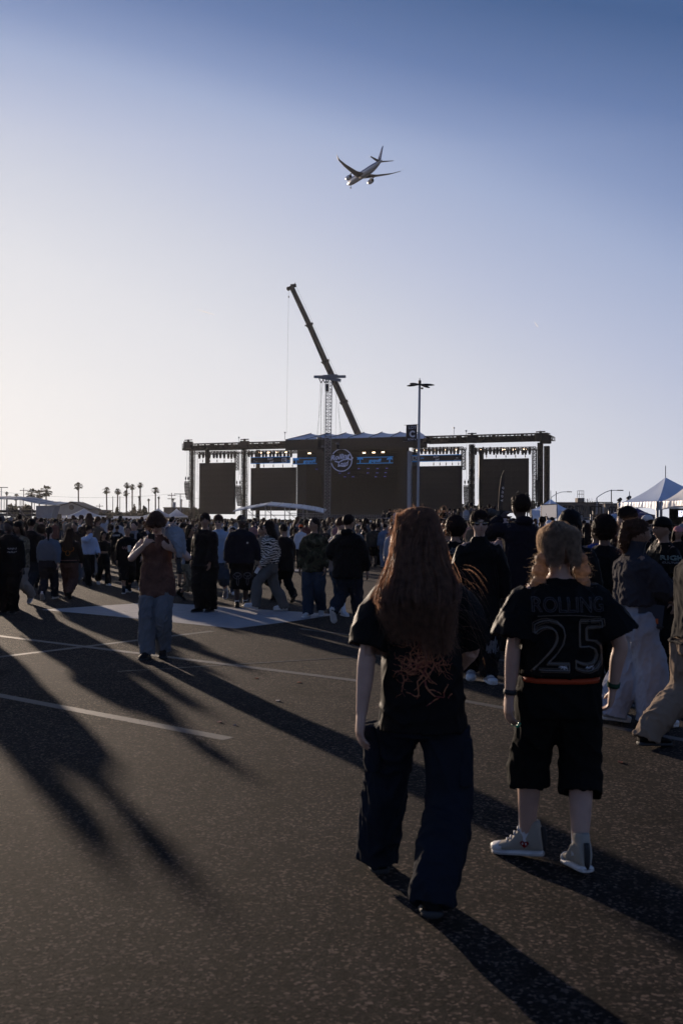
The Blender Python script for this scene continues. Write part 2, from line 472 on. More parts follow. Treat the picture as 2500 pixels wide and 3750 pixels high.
def run_jobs():
    bpy.context.view_layer.update()
    dg = bpy.context.evaluated_depsgraph_get()
    for o, post in JOBS:
        e = o.evaluated_get(dg)
        me = bpy.data.meshes.new_from_object(e)
        mats_ = list(o.data.materials)
        o['_m'] = 1; del o['_m']
        n = len(me.vertices)
        V = np.empty(n * 3); me.vertices.foreach_get('co', V); V = V.reshape(-1, 3)
        if post is not None and n:
            N = np.empty(n * 3); me.vertices.foreach_get('normal', N); N = N.reshape(-1, 3)
            V = post(V, N)
            me.vertices.foreach_set('co', V.ravel())
        me.polygons.foreach_set('use_smooth', [True] * len(me.polygons))
        if not len(me.materials):
            for m in mats_: me.materials.append(m)
        me.update()
        me.name = o.name
        o.modifiers.clear()
        o.data = me
    JOBS.clear()
def mesh_obj(name, V, F, m, parent, smooth=True):
    me = mesh_from(name, V, F, [m], smooth=smooth)
    o = bpy.data.objects.new(name, me); col.objects.link(o); o.parent = parent
    return o
def folds(amp, f, seed, stretch=(1, 1, .55)):
    def post(V, N):
        P = V * np.array(stretch)
        w = warp(P, f, seed); w2 = warp(P, f * 1.7, seed + 2)
        rid = np.exp(-(w / .22) ** 2) + .5 * np.exp(-(w2 / .25) ** 2)
        return V + N * (amp * (rid * 1.1 - .45 + warp(P, f * .45, seed + 5) * .7))[:, None]
    return post

CLOTH = {}
def cloth(rgb, pattern=None, rough=.9):
    key = (tuple(rgb), pattern)
    if key in CLOTH: return CLOTH[key]
    nm = 'cloth_%d' % len(CLOTH)
    m = mat(nm, rgb, rough, noise=(5, .10), bump=(160, .25, .003), spec=.06)
    if pattern:
        n = m.node_tree.nodes; l = m.node_tree.links; b = n['Principled BSDF']; t = n.new('ShaderNodeTexCoord')
        if pattern == 'zebra':
            w = n.new('ShaderNodeTexWave'); w.inputs['Scale'].default_value = 7; w.inputs['Distortion'].default_value = 9
            w.inputs['Detail'].default_value = 2; w.inputs['Detail Scale'].default_value = 1.3; w.bands_direction = 'Z'
            l.new(t.outputs['Object'], w.inputs['Vector'])
            r = ramp(n, [(.38, (.02, .018, .016)), (.55, (.55, .50, .44))], 'LINEAR'); l.new(w.outputs['Fac'], r.inputs[0])
        elif pattern in ('camo', 'tancamo', 'paisley', 'rust'):
            sc, st = {'camo': (9, [(.40, (.018, .016, .010)), (.47, (.055, .045, .026)), (.55, (.03, .035, .018)), (.62, (.10, .085, .055))]),
                      'tancamo': (8, [(.42, (.07, .055, .035)), (.5, (.20, .17, .12)), (.6, (.11, .09, .055))]),
                      'paisley': (26, [(.44, (.03, .025, .02)), (.52, (.16, .13, .10)), (.6, (.05, .04, .03))]),
                      'rust': (7, [(.35, (.075, .038, .028)), (.6, (.13, .066, .048)), (.7, (.17, .095, .07))])}[pattern]
            z = n.new('ShaderNodeTexNoise'); z.inputs['Scale'].default_value = sc; z.inputs['Detail'].default_value = 6; z.inputs['Distortion'].default_value = .6
            l.new(t.outputs['Object'], z.inputs['Vector'])
            r = ramp(n, st, 'LINEAR'); l.new(z.outputs['Fac'], r.inputs[0])
        l.new(r.outputs[0], b.inputs['Base Color'])
    CLOTH[key] = m
    return m
def skin_mat(name, c):
    m = mat(name, c, .55, noise=(14, .1), spec=.4)
    b = m.node_tree.nodes['Principled BSDF']
    b.inputs['Subsurface Weight'].default_value = .12
    b.inputs['Subsurface Radius'].default_value = (.012, .005, .003)
    return m
SKIN = {'fair': skin_mat('fair_skin', (.44, .28, .21)), 'tan': skin_mat('tan_skin', (.27, .155, .10)),
        'brown': skin_mat('brown_skin', (.14, .075, .048)), 'dark': skin_mat('dark_skin', (.055, .03, .021))}
def hair_mat(name, c, tr=.35, ro=.6, sp=.2):
    return mat(name, c, ro, noise=(40, .35), spec=sp, trans=tr)
HAIR = {'black': hair_mat('black_hair', (.020, .010, .007), .45), 'brown': hair_mat('brown_hair', (.075, .036, .020)),
        'auburn': hair_mat('reddish_brown_hair', (.32, .185, .12), .74, .4, .6), 'blond': hair_mat('dark_blond_hair', (.42, .31, .22), .68, .5, .3)}
M_sole = mat('white_rubber', (.55, .54, .52), .6, noise=(20, .15))
M_bsole = mat('black_rubber', (.02, .02, .02), .7)
M_eye = mat('eye', (.05, .04, .035), .2)
M_lip = mat('lips', (.26, .11, .09), .5)
M_glass = mat('dark_lens', (.01, .01, .012), .12, spec=.8)
M_gold = mat('gold_metal', (.6, .45, .22), .3, 1.)
M_nail = mat('green_nail', (.05, .45, .30), .3)

W_PROF = [(.44, .088, .066), (.48, .096, .070), (.53, .097, .068), (.58, .086, .059), (.62, .080, .056), (.68, .088, .060), (.74, .098, .065), (.785, .102, .060), (.81, .080, .048), (.835, .050, .040), (.85, .036, .034)]
STAND = dict(la=(-.052, 0), ra=(.052, 0), lt=0, rt=0, llift=0, rlift=0, lh=(-.15, .02, .47), rh=(.15, .02, .47), le=(-.4, -1, 0), re=(.4, -1, 0),
             lean=1, side=0, twist=0, hy=0, hp=3, fo=8)
def pose(**k): p = dict(STAND); p.update(k); return p
# walking strides: L = left leg in front, R = right leg in front
WALK_L = dict(la=(-.045, .16), ra=(.04, -.17), rt=38, lh=(-.145, -.09, .48), rh=(.145, .12, .49), twist=-5, lean=3)
WALK_R = dict(ra=(.045, .16), la=(-.04, -.17), lt=38, rh=(.145, -.09, .48), lh=(-.145, .12, .49), twist=5, lean=3)

def human(root, h, p, o, det=2, vox=None, seed=0):
    """root: Empty facing +y. p: pose, o: outfit. det 3 near, 2 middle, 1 crowd. returns dict of parts"""
    vox = vox or {3: .0075, 2: .016, 1: .034}[det]
    w = o.get('w', 1.0)                                   # girth
    n1 = {3: 20, 2: 14, 1: 8}[det]; sub = {3: 4, 2: 3, 1: 2}[det]
    parts = {}
    hip_z = .525; lt_, ls_ = .245, .238
    ank = {}
    for s, a, t, li in (('l', p['la'], p['lt'], p['llift']), ('r', p['ra'], p['rt'], p['rlift'])):
        ank[s] = np3(a[0], a[1], .046 + .088 * sin(radians(t)) + li)
    # support: lowest pelvis that lets both legs reach
    pz = hip_z
    for s, sx in (('l', -1), ('r', 1)):
        q = ank[s]; hd2 = (q[0] - sx * .052) ** 2 + (q[1] - p.get('py', 0)) ** 2
        pz = min(pz, q[2] + sqrt(max((lt_ + ls_) ** 2 * .996 - hd2, .01)))
    if p.get('pz'): pz = p['pz']
    PEL = np3(p.get('px', 0), p.get('py', 0), pz)
    Rt = rotz(radians(p['twist'])) @ roty(radians(p['side'])) @ rotx(-radians(p['lean']))
    def T(x, y, z):                                       # torso space: z measured on an upright body
        return PEL + Rt @ np3(x, y, z - hip_z)
    Tax, Tay = Rt @ np3(1, 0, 0), Rt @ np3(0, 1, 0)
    J = {}
    for s, sx in (('l', -1), ('r', 1)):
        H = PEL + np3(sx * .050, 0, 0)
        K, A = ik(H, ank[s], lt_, ls_, np3(sx * p.get('ko', .12), 1, 0))
        J[s + 'hip'], J[s + 'knee'], J[s + 'ank'] = H, K, A
        S = T(sx * .100 * o.get('sw', .97), -.003, .800)
        tgt = np3(*p[s + 'h'])
        tgt[0] += PEL[0]; tgt[1] += PEL[1]; tgt[2] += pz - hip_z
        E, Wr = ik(S, tgt, .165, .145, np3(*p[s + 'e']))
        J[s + 'sh'], J[s + 'el'], J[s + 'wr'] = S, E, Wr
    neckb, necktop = T(0, -.002, .835), T(0, .004, .875)
    HH = .134
    Rh = Rt @ rotz(radians(p['hy'])) @ rotx(-radians(p['hp']))
    HC = T(0, .008, .873) + Rh @ np3(0, .004, .060)
    # ---------- body
    B = NM()
    B.rings([super_ring(T(0, 0, z), Tax, Tay, a * w, b * w, n1 + 4, 2.4) for z, a, b in W_PROF])
    limb(B, [T(0, -.006, .82), neckb, necktop, HC - Rh @ np3(0, .008, .02)], [.040, .033, .031, .034], n1, sub)
    D = sphere_dirs({3: 44, 2: 30, 1: 12}[det], {3: 34, 2: 24, 1: 8}[det])
    B.rings([head_shape(d, HH) @ Rh.T + HC for d in D])
    if det > 1:
        for sx in (-1, 1):
            ell(B, HC + Rh @ np3(sx * .345 * HH, -.02 * HH, -.02 * HH), np3(.035, .085, .13) * HH, Rh, 10, 7)
    for s, sx in (('l', -1), ('r', 1)):
        H, K, A = J[s + 'hip'], J[s + 'knee'], J[s + 'ank']
        C0 = A + np3(0, 0, -.014)
        calf = K * .68 + A * .32 - np3(0, .006, 0)
        limb(B, [H + np3(0, 0, .02), H * .55 + K * .45, K, calf, A, C0], [.056 * w, .050 * w, .034, .0345, .021, .020], n1, sub)
        S, E, Wr = J[s + 'sh'], J[s + 'el'], J[s + 'wr']
        limb(B, [T(sx * .06, 0, .795), S, S * .5 + E * .5, E, E * .6 + Wr * .4, Wr], [.034, .031 * w, .026, .0225, .0215, .0145], n1, sub)
        # hand: palm plus five curled fingers
        f = Wr - E; f /= np.linalg.norm(f)
        side = p.get(s + 'p')                             # direction the palm faces
        side = np3(-sx, .15, 0) if side is None else np3(*side)
        pn = side - f * (side @ f); pn /= np.linalg.norm(pn) + 1e-9
        th = np.cross(pn, f) * (1 if s == 'l' else -1)    # towards the thumb
        curl = p.get(s + 'c', .5)
        HL = .105
        pe = Wr + f * HL * .48
        limb(B, [Wr - f * .005, Wr + f * HL * .14, Wr + f * HL * .38, pe], [(.0145, .0105), (.020, .011), (.0235, .0095), (.022, .0075)], n1, 2, ref=th)
        if det >= 2:
            J[s + 'tips'] = []
            for k in range(4):
                off = (1.5 - k) * .0115
                ln = HL * (.44, .50, .46, .36)[k]
                b0 = pe + th * off - f * .004
                cc = curl * (1 + .12 * k)
                pts = [b0 - f * .012]; d = f.copy(); q = b0.copy()
                pts.append(q.copy())
                for j, fr in enumerate((.42, .32, .26)):
                    a = cc * (.55, .85, .6)[j]
                    d = d * cos(a) + pn * sin(a) * 1.0; d /= np.linalg.norm(d)
                    q = q + d * ln * fr; pts.append(q.copy())
                limb(B, pts, [.0056, .0056, .0052, .0048, .0036], 8, 1, ref=th)
                J[s + 'tips'].append((q.copy(), d.copy()))
            tb = Wr + f * HL * .12 + th * .016
            td = f * .75 + th * .55 + pn * .30
            td /= np.linalg.norm(td)
            limb(B, [tb - td * .01, tb + td * .020, tb + td * .036 + pn * .004, tb + td * .050 + f * .004 + pn * .008], [.0085, .0078, .0066, .0045], 8, 1)
            J[s + 'thumb'] = tb + td * .05 + f * .004 + pn * .008
        J[s + 'hand'] = Wr + f * .045 + pn * .012
        J[s + 'f'], J[s + 'pn'], J[s + 'th'] = f, pn, th
        # bare foot inside the shoe keeps the body one piece
        ft = A.copy()
    V, Fc = B.arr()
    skin = SKIN[o.get('skin', 'tan')]
    ob = mesh_obj('body', V * h, Fc, skin, root); parts['body'] = ob
    tp_, bt_ = o.get('top'), o.get('pants')
    def segd(V_, A_, B_):
        AB = (B_ - A_); t_ = np.clip((V_ - A_) @ AB / (AB @ AB), 0, 1)
        return np.linalg.norm(V_ - A_ - t_[:, None] * AB, axis=1), t_
    def tuck_body(V_, N_):
        # skin that lies under cloth is drawn in so that it never pokes through
        L_ = (V_ / h - PEL) @ Rt + np3(0, 0, hip_z)
        amt = np.zeros(len(V_))
        if tp_ or bt_:
            lo = .40 if bt_ else tp_[1]; hi = .828 if tp_ else .60
            amt = np.where((L_[:, 2] > lo) & (L_[:, 2] < hi) & (np.abs(L_[:, 0]) < .135) & (np.abs(L_[:, 1]) < .10), .013, amt)
            if tp_ and bt_ and tp_[1] > .61: amt = np.where((L_[:, 2] < tp_[1]) & (L_[:, 2] > .60), 0, amt)
        for s_ in 'lr':
            if tp_ and tp_[2] > 0:
                d_, t_ = segd(V_ / h, J[s_ + 'sh'], J[s_ + 'el'])
                amt = np.where((d_ < .045) & (t_ < min(1, tp_[2] / .5) * .9), .010, amt)
            d_, t_ = segd(V_ / h, J[s_ + 'el'], J[s_ + 'wr'])
            bare = 1 if not tp_ else max(0, (tp_[2] - .5) / .5)
            amt = np.where((d_ < .034) & (t_ > bare * .95 + .02), 0, amt)
            d_, t_ = segd(V_ / h, J[s_ + 'wr'], J[s_ + 'wr'] + J[s_ + 'f'] * .11)
            amt = np.where(d_ < .035, 0, amt)
            if bt_:
                d_, t_ = segd(V_ / h, J[s_ + 'hip'], J[s_ + 'knee'])
                amt = np.where((d_ < .07) & (t_ < min(1, bt_[1] / .5) * .92) & (amt == 0) & (V_[:, 2] / h < .52), .012, amt)
        return V_ - N_ * (amt * min(h, 1.7) / 1.7)[:, None]
    later(ob, vox, 2 if det == 3 else 1, tuck_body if det > 1 else None)
    # ---------- shoes
    for s, sx in (('l', -1), ('r', 1)):
        t = radians(p['lt'] if s == 'l' else p['rt'])
        fo = radians(p.get(s + 'fo', p['fo'] * sx * -1))
        Rf = rotz(fo) @ rotx(-t)
        A = J[s + 'ank']
        high = o.get('shoe_h', .050)
        plat = o.get('plat', .010)
        for part, m_ in (('shoe', cloth(o.get('shoe', (.02, .02, .02)), rough=.6)), ('sole', M_sole if o.get('sole') else M_bsole)):
            nm = NM(); rs = []
            sec = [(-.050, .010, 0), (-.046, .020, high * .9), (-.02, .0245, high), (.02, .0245, high * .62 if high < .06 else high * .7), (.05, .0275, .020), (.08, .029, .012), (.098, .023, .006), (.108, .010, .001)]
            for y, hw, top in sec:
                z0 = -.046
                if part == 'shoe': zt = z0 + plat + .012 + top; zb = z0 + plat
                else: zt = z0 + plat + .006; zb = z0; hw = hw * 1.08
                zt = max(zt, zb + .006)
                ring = super_ring(np3(0, y, (zt + zb) / 2), np3(1, 0, 0), np3(0, 0, 1), hw, (zt - zb) / 2, 10 if det < 3 else 16, 3.0 if part == 'sole' else 2.4)
                rs.append(ring)
            if part == 'shoe' and high >= .06:
                pass
            R2 = [r @ Rf.T + A for r in rs]
            nm.rings(R2)
            if part == 'shoe':
                limb(nm, [A + Rf @ np3(0, -.018, -.02), A + Rf @ np3(0, -.016, high - .02)], [(.0235, .028), (.0245, .029)], 10, 2, ref=Rf @ np3(1, 0, 0))
            V, Fc = nm.arr()
            if part == 'shoe':
                ob = mesh_obj('shoe', V * h, Fc, m_, root); sh = ob
                if det > 1: later(ob, max(vox, .009), 1)
            else:
                ob = mesh_obj('sole', V * h, Fc, m_, sh)
        if det == 3 and o.get('sole'):
            nm = NM(); R2 = [(super_ring(np3(0, y, -.026), np3(1, 0, 0), np3(0, 0, 1), hw, hz, 14, 2.4)) @ Rf.T + A for y, hw, hz in ((.072, .030, .017), (.088, .0285, .015), (.102, .021, .013), (.110, .010, .009))]; nm.rings(R2); V, Fc = nm.arr(); mesh_obj('toe_cap', V * h, Fc, M_sole, sh)
            for q in range(5):
                y = .008 + q * .012; zt = -.046 + plat + .012 + np.interp(y, [-.02, .02, .05, .08], [high, high * (.62 if high < .06 else .7), .020, .012]); nm = NM(); limb(nm, [A + Rf @ np3(-.016, y, zt - .004), A + Rf @ np3(0, y + .004, zt + .0035), A + Rf @ np3(.016, y, zt - .004)], [.0026] * 3, 6, 2); V, Fc = nm.arr(); mesh_obj('lace', V * h, Fc, M_sole, sh)
            nm = NM(); R2 = [super_ring(np3(0, y, -.046 + plat * .75), np3(1, 0, 0), np3(0, 0, 1), hw * 1.095, .0016, 14, 3) @ Rf.T + A for y, hw, tz in sec]; nm.rings(R2); V, Fc = nm.arr(); mesh_obj('sole_stripe', V * h, Fc, M_bsole, sh)
        parts.setdefault('shoes', []).append(sh)
        if o.get('sock'):
            nm = NM(); K = J[s + 'knee']
            u = (K - A) / np.linalg.norm(K - A)
            limb(nm, [A - u * .01, A + u * .03, A + u * o.get('sock_h', .06)], [.026, .0245, .029], 12, 2)
            V, Fc = nm.arr(); mesh_obj('sock', V * h, Fc, cloth((.60, .60, .60) if o['sock'] == 'white' else (.05, .05, .05)), root)
    # ---------- trousers / shorts / skirt
    bt = o.get('pants')
    if bt:
        c, L, (et, ek, eh) = bt[0], bt[1], bt[2]          # colour, length 0..1 (1 = ankle), ease at thigh, knee, hem in metres
        pat = bt[3] if len(bt) > 3 else None
        nm = NM(); pf_ = o.get('ef', .74) / h; et, ek, eh = et * pf_, ek * pf_, eh * pf_
        wz = o.get('waist', .60)
        prof = [(z, a, b) for z, a, b in W_PROF if .43 < z <= wz]
        top = np.interp(wz, [q[0] for q in W_PROF], [q[1] for q in W_PROF]), np.interp(wz, [q[0] for q in W_PROF], [q[2] for q in W_PROF])
        prof.append((wz, *top))
        ez = .008
        nm.rings([super_ring(T(0, 0, z), Tax, Tay, a * w + ez + et * .35 * min(1, (wz - z) / .1 + .2), b * w + ez + et * .35 * min(1, (wz - z) / .1 + .2), n1 + 4, 2.4) for z, a, b in prof])
        for s, sx in (('l', -1), ('r', 1)):
            H, K, A = J[s + 'hip'], J[s + 'knee'], J[s + 'ank']
            mid = H * .5 + K * .5
            calf = K * .5 + A * .5
            low = A + np3(0, -.004, -.018 + .0 * L) if L >= .98 else None
            P = [H + np3(0, 0, .03), H * .8 + K * .2, mid, K + np3(0, .004, 0)]
            Rr = [.060 * w + et * .6, .062 * w + et, .051 * w + et, .040 + ek]
            if L >= .98:
                P += [calf - np3(0, .008, 0), A * .9 + K * .1 - np3(0, .012, 0), low - np3(0, .010, 0)]; Rr += [.038 + (ek + eh) * .5, .032 + eh * .9, .031 + eh]
            else:
                t = max(0, (L - .5) / .5)
                e0 = K * (1 - t) + A * t
                if L < .5:
                    q = L / .5; e0 = H * (1 - q) + K * q; P = P[:2] + [H * (1 - q * .6) + K * q * .6, e0]; Rr = Rr[:2] + [.053 * w + et, .046 + eh]
                else:
                    P += [e0]; Rr += [.036 + eh]
            limb(nm, P, Rr, n1, sub, recess=.05, wall=max(.014, vox * 2.2) / h, e=2.1)
        V, Fc = nm.arr()
        name = 'trousers' if L >= .98 else 'shorts'
        ob = mesh_obj(name, V * h, Fc, cloth(c, pat), root)
        fa = o.get('pfold', .011 if det == 3 else .013)
        ff = folds(fa, 17, seed + 3)
        def pants_post(V_, N_):
            W_ = ff(V_, N_)
            if not tp_ or o.get('tuck'): return W_
            zl = ((V_ / h - PEL) @ Rt)[:, 2] + hip_z
            k_ = np.clip((zl - tp_[1] - .004) / .012, 0, 1)[:, None]
            return W_ * (1 - k_) + (V_ - N_ * .022) * k_
        later(ob, vox * 1.15, 2, pants_post if det > 1 else None); parts['pants'] = ob
    # ---------- top
    tp = o.get('top')
    if tp:
        tp = (tp[0], tp[1], tp[2], tp[3] * o.get('ef', .74)) + tuple(tp[4:]); c, hem, sl, ez = tp[0], tp[1], tp[2], tp[3] / h   # colour, hem height (fraction), sleeve 0..1, ease
        pat = tp[4] if len(tp) > 4 else None
        nm = NM(); rs = []
        zs = [z for z in (.50, .54, .58, .62, .66, .70, .74, .785) if z > hem + .015]
        zz = [hem] + zs + [.812, .834, o.get('collar', .846)]
        za = [q[0] for q in W_PROF]
        hemk = o.get('hem', 1.0)
        for z in zz:
            a = np.interp(z, za, [q[1] for q in W_PROF]); b = np.interp(z, za, [q[2] for q in W_PROF])
            g_ = 1 if z < .79 else (.55 if z < .82 else .25)
            if z < .70: a = max(a, .092 if ez > .015 else a); b = max(b, .062 if ez > .015 else b)
            if z < .64 and bt and o.get('tuck') is None:
                bq = bt[2][0] * o.get('ef', .74) / h; m_ = bq * .35 + .008 + max(.016, vox * 1.5) / h
                m2 = m_ + (bq * .65 if z < .5 else 0)
                rs.append(super_ring(T(0, 0, z), Tax, Tay, max((a * w + ez) * (1 + (hemk - 1) * .5), a * w + m2) * (hemk if hemk > 1 else 1), max(b * w + ez * .9, b * w + m2), n1 + 6, 2.4)); continue
            k = 1 + (hemk - 1) * max(0, (.72 - z) / max(.72 - hem, .01))
            rs.append(super_ring(T(0, 0, z), Tax, Tay, (a * w + ez * g_) * k, (b * w + ez * g_ * .9) * k, n1 + 6, 2.4))
        wl_ = max(.012, vox * 2.2) / h
        c0 = rs[0].mean(0); inn = c0 + (rs[0] - c0) * (1 - wl_ / .09)
        rs = [inn + (T(0, 0, .03) - T(0, 0, 0)), inn] + rs
        nm.rings(rs)
        for s, sx in (('l', -1), ('r', 1)):
            S, E, Wr = J[s + 'sh'], J[s + 'el'], J[s + 'wr']
            if sl <= 0: continue
            u = (Wr - E) / np.linalg.norm(Wr - E)
            es = o.get('sl_ease', tp[3]) / h; ec = o.get('cuff', tp[3] * .6) / h
            P = [T(sx * .05, 0, .780), T(sx * .088 * o.get('sw', .97), 0, .788)]; Rr = [.030 + ez * .3, .031 + ez * .5]
            if sl < .5:
                q = sl / .5
                P += [S * (1 - q * .5) + E * q * .5, S * (1 - q) + E * q]; Rr += [.030 + es * .8, .028 + ec]
            else:
                q = (sl - .5) / .5
                P += [S * .5 + E * .5, E]; Rr += [.029 + es * .9, .027 + es * .95]
                if q > .05: P += [E * (1 - q * .5) + Wr * q * .5, E * (1 - q) + Wr * q]; Rr += [.023 + es * .9, .0175 + ec]
            limb(nm, P, Rr, n1, sub, recess=.025, wall=wl_)
        if o.get('hood') == 'down':
            ell(nm, T(0, -.045, .845), np3(.062, .040, .030), Rt, 14, 9)
        V, Fc = nm.arr()
        ob = mesh_obj(o.get('top_name', 'shirt'), V * h, Fc, cloth(c, pat), root)
        later(ob, vox * 1.1, 2, folds(o.get('fold', .007 if det == 3 else .009), o.get('ff', 15), seed + 9) if det > 1 else None); parts['top'] = ob
        if o.get('belt'):
            nm = NM(); z = o['belt'][1]; za = [q[0] for q in W_PROF]
            a = np.interp(z, za, [q[1] for q in W_PROF]) * w + .024; b = np.interp(z, za, [q[2] for q in W_PROF]) * w + .024
            nm.rings([super_ring(T(0, 0, z - .0065), Tax, Tay, a, b, 28, 2.4), super_ring(T(0, 0, z + .0065), Tax, Tay, a, b, 28, 2.4)])
            V, Fc = nm.arr(); mesh_obj('belt', V * h, Fc, cloth(o['belt'][0], rough=.4), root)
    if o.get('collar_up'):
        nm = NM(); limb(nm, [T(0, -.004, .815), T(0, .002, .85), T(0, .006, .895)], [(.068, .058), (.050, .047), (.046, .046)], 18, 3, recess=.02, wall=.012)
        V, Fc = nm.arr(); ob = mesh_obj('collar', V * h, Fc, cloth(tp[0]), root); later(ob, max(vox, .009), 1)
    if o.get('scarf'):
        nm = NM()
        for k in range(2): limb(nm, [T(.045 * cos(a), .04 * sin(a) + .004, .845 + .014 * k) for a in np.linspace(0, 2 * pi, 9)], [.016] * 9, 8, 2)
        limb(nm, [T(-.03, .045, .845), T(-.035, .075, .78), T(-.035, .08, .66)], [(.022, .012)] * 3, 8, 2)
        V, Fc = nm.arr(); ob = mesh_obj('scarf', V * h, Fc, cloth(o['scarf']), root); later(ob, max(vox, .012), 1)
    # ---------- hair and headwear
    def HP(x, y, z): return HC + Rh @ (np3(x, y, z) * HH)
    hs = o.get('hair', 'short'); hc = HAIR[o.get('hc', 'black')]
    nm = NM(); post = None; name = 'hair'
    hv = {3: .008, 2: .014, 1: .030}[det]
    nh = 20 if det > 1 else 10
    fur = None
    def cap(grow=1.0, zc=.14, yc=-.075, rx=.385, ry=.43, rz=.42):
        ell(nm, HP(0, yc, zc), np3(rx, ry, rz) * HH * grow, Rh, nh, nh * 2 // 3)
    if hs == 'short':
        cap(); post = folds(.0025, 90, seed, (1, 1, 1)); fur = (.015, 420, .4)
    elif hs == 'crop':
        cap(.965); post = None
    elif hs == 'curly':
        cap(1.12, .19); ell(nm, HP(0, .14, .40), np3(.34, .28, .2) * HH, Rh, nh, 10); post = folds(.006, 110, seed, (1, 1, 1)); fur = (.030, 800, .9)
    elif hs == 'afro':
        cap(1.42, .16, -.10); post = folds(.008, 95, seed, (1, 1, 1)); fur = (.036, 1100, 1.0)
    elif hs == 'mop':
        cap(1.10, .15, -.04); limb(nm, [HP(-.37, .12, .12), HP(-.24, .40, .16), HP(0, .47, .17), HP(.24, .40, .16), HP(.37, .12, .12)], [.16 * HH] * 5, 10, 2)
        for sx in (-1, 1): limb(nm, [HP(sx * .36, .02, .2), HP(sx * .38, -.02, -.1), HP(sx * .33, -.08, -.26)], [.12 * HH, .11 * HH, .05 * HH], 8, 2)
        ell(nm, HP(0, -.28, -.22), np3(.30, .17, .24) * HH, Rh, 14, 9)
        post = folds(.004, 70, seed, (1, 1, .35)); fur = (.045, 900, .3)
    elif hs in ('long', 'longloose'):
        ln = o.get('hl', .18)
        cap(1.06, .12, -.085)
        bw = o.get('hw', .105)
        limb(nm, [HP(0, -.16, .15), HP(0, -.30, -.25), T(0, -.062, .83), T(0, -.078, .80 - ln * .5), T(0, -.072, .82 - ln)],
             [(.048, .036), (.052, .034), (bw * .62, .028), (bw * .70, .020), (bw * .5, .008)], 18, 3, ref=Tax, e=2.3)
        for sx in (-1, 1): limb(nm, [HP(sx * .22, .05, .3), HP(sx * .37, -.02, -.05), HP(sx * .36, -.10, -.50), T(sx * .045, -.03, .835)], [.08 * HH, .13 * HH, .13 * HH, .12 * HH], 9, 2)
        post = folds(.005, 50, seed, (1, 1, .2)); fur = (.07, 800, .2)
    elif hs == 'ponytail':
        cap(1.0)
        limb(nm, [HP(0, -.42, .12), HP(0, -.58, -.05), HP(0, -.56, -.5), T(0, -.055, .80)], [.10 * HH, .14 * HH, .13 * HH, .05 * HH], 9, 3)
        post = folds(.003, 50, seed, (1, 1, .3)); fur = (.015, 220, .3)
    elif hs == 'bun':
        cap(1.0); ell(nm, HP(0, -.42, .22), np3(.26, .24, .26) * HH, Rh, 12, 9); limb(nm, [HP(0, -.45, .2), HP(0, -.52, -.3), HP(0, -.42, -.75)], [.2 * HH, .22 * HH, .1 * HH], 10, 3)
        post = folds(.007, 90, seed, (1, 1, 1)); fur = (.035, 900, 1.)
    elif hs == 'braids':
        cap(1.04, .10, -.08)
        for sx in (-1, 1):
            pts = [HP(sx * .30, -.20, -.15), HP(sx * .42, -.22, -.5), T(sx * .058, -.02, .845), T(sx * .075, .01, .80)]
            P_, R_ = smooth_path(pts, [(r, r) for r in (.13 * HH, .15 * HH, .14 * HH, .09 * HH)], 4)
            R_ = R_ * (1 + .28 * np.cos(np.arange(len(R_)) * 2.2))[:, None]
            limb(nm, P_, R_, 10, 1)
        post = folds(.004, 55, seed, (1, 1, .6)); fur = (.03, 700, .8)
    elif hs == 'hood':
        name = 'hood'; hc = cloth(tp[0], tp[4] if len(tp) > 4 else None)
        ell(nm, HP(0, -.06, .06), np3(.47, .55, .60) * HH, Rh, nh, 12); ell(nm, HP(0, -.30, -.42), np3(.42, .35, .3) * HH, Rh, nh, 10)
        post = folds(.006, 22, seed, (1, 1, 1))
    if o.get('cap'):
        cap(.96)
    V, Fc = nm.arr()
    if len(V):
        ob = mesh_obj(name, V * h, Fc, hc, root); later(ob, hv, 1 if name == 'hood' else 0, post); parts['hair'] = ob
    if fur and det > 1 and len(V):
        parts['fur'] = (root, hc, HC * h, Rh, HH * h, fur, seed, h)
        FURS.append((ob, fur, seed, HC * h, Rh, HH * h))
    if o.get('cap'):
        nm = NM(); cm = cloth(o['cap'], rough=.7)
        back = -1 if o.get('cap_back') else 1
        ell(nm, HP(0, -.03, .24), np3(.405, .46, .36) * HH, Rh, 18, 12)
        rb = [HP(x * .33, back * (.36 + .36 * (1 - x * x)) * 1.0, .20 - .05 * (1 - x * x)) for x in (-1, -.6, -.2, .2, .6, 1)]
        V0 = np.array(rb + [HP(.33, back * .2, .22), HP(-.33, back * .2, .22)]); up_ = Rh @ np3(0, 0, .035 * HH)
        k = len(V0)
        nm.add(np.vstack([V0, V0 + up_]), [tuple(range(k))[::-1], tuple(range(k, 2 * k))] + [(i, (i + 1) % k, k + (i + 1) % k, k + i) for i in range(k)])
        if o.get('brim'):
            a = np.linspace(0, 2 * pi, 21)[:-1]
            for_ = np.array([HP(.66 * cos(t), -.03 + .72 * sin(t), .16) for t in a])
            nm.rings([for_, for_ + up_])
        V, Fc = nm.arr(); mesh_obj('hat' if o.get('brim') else 'cap', V * h, Fc, cm, root)
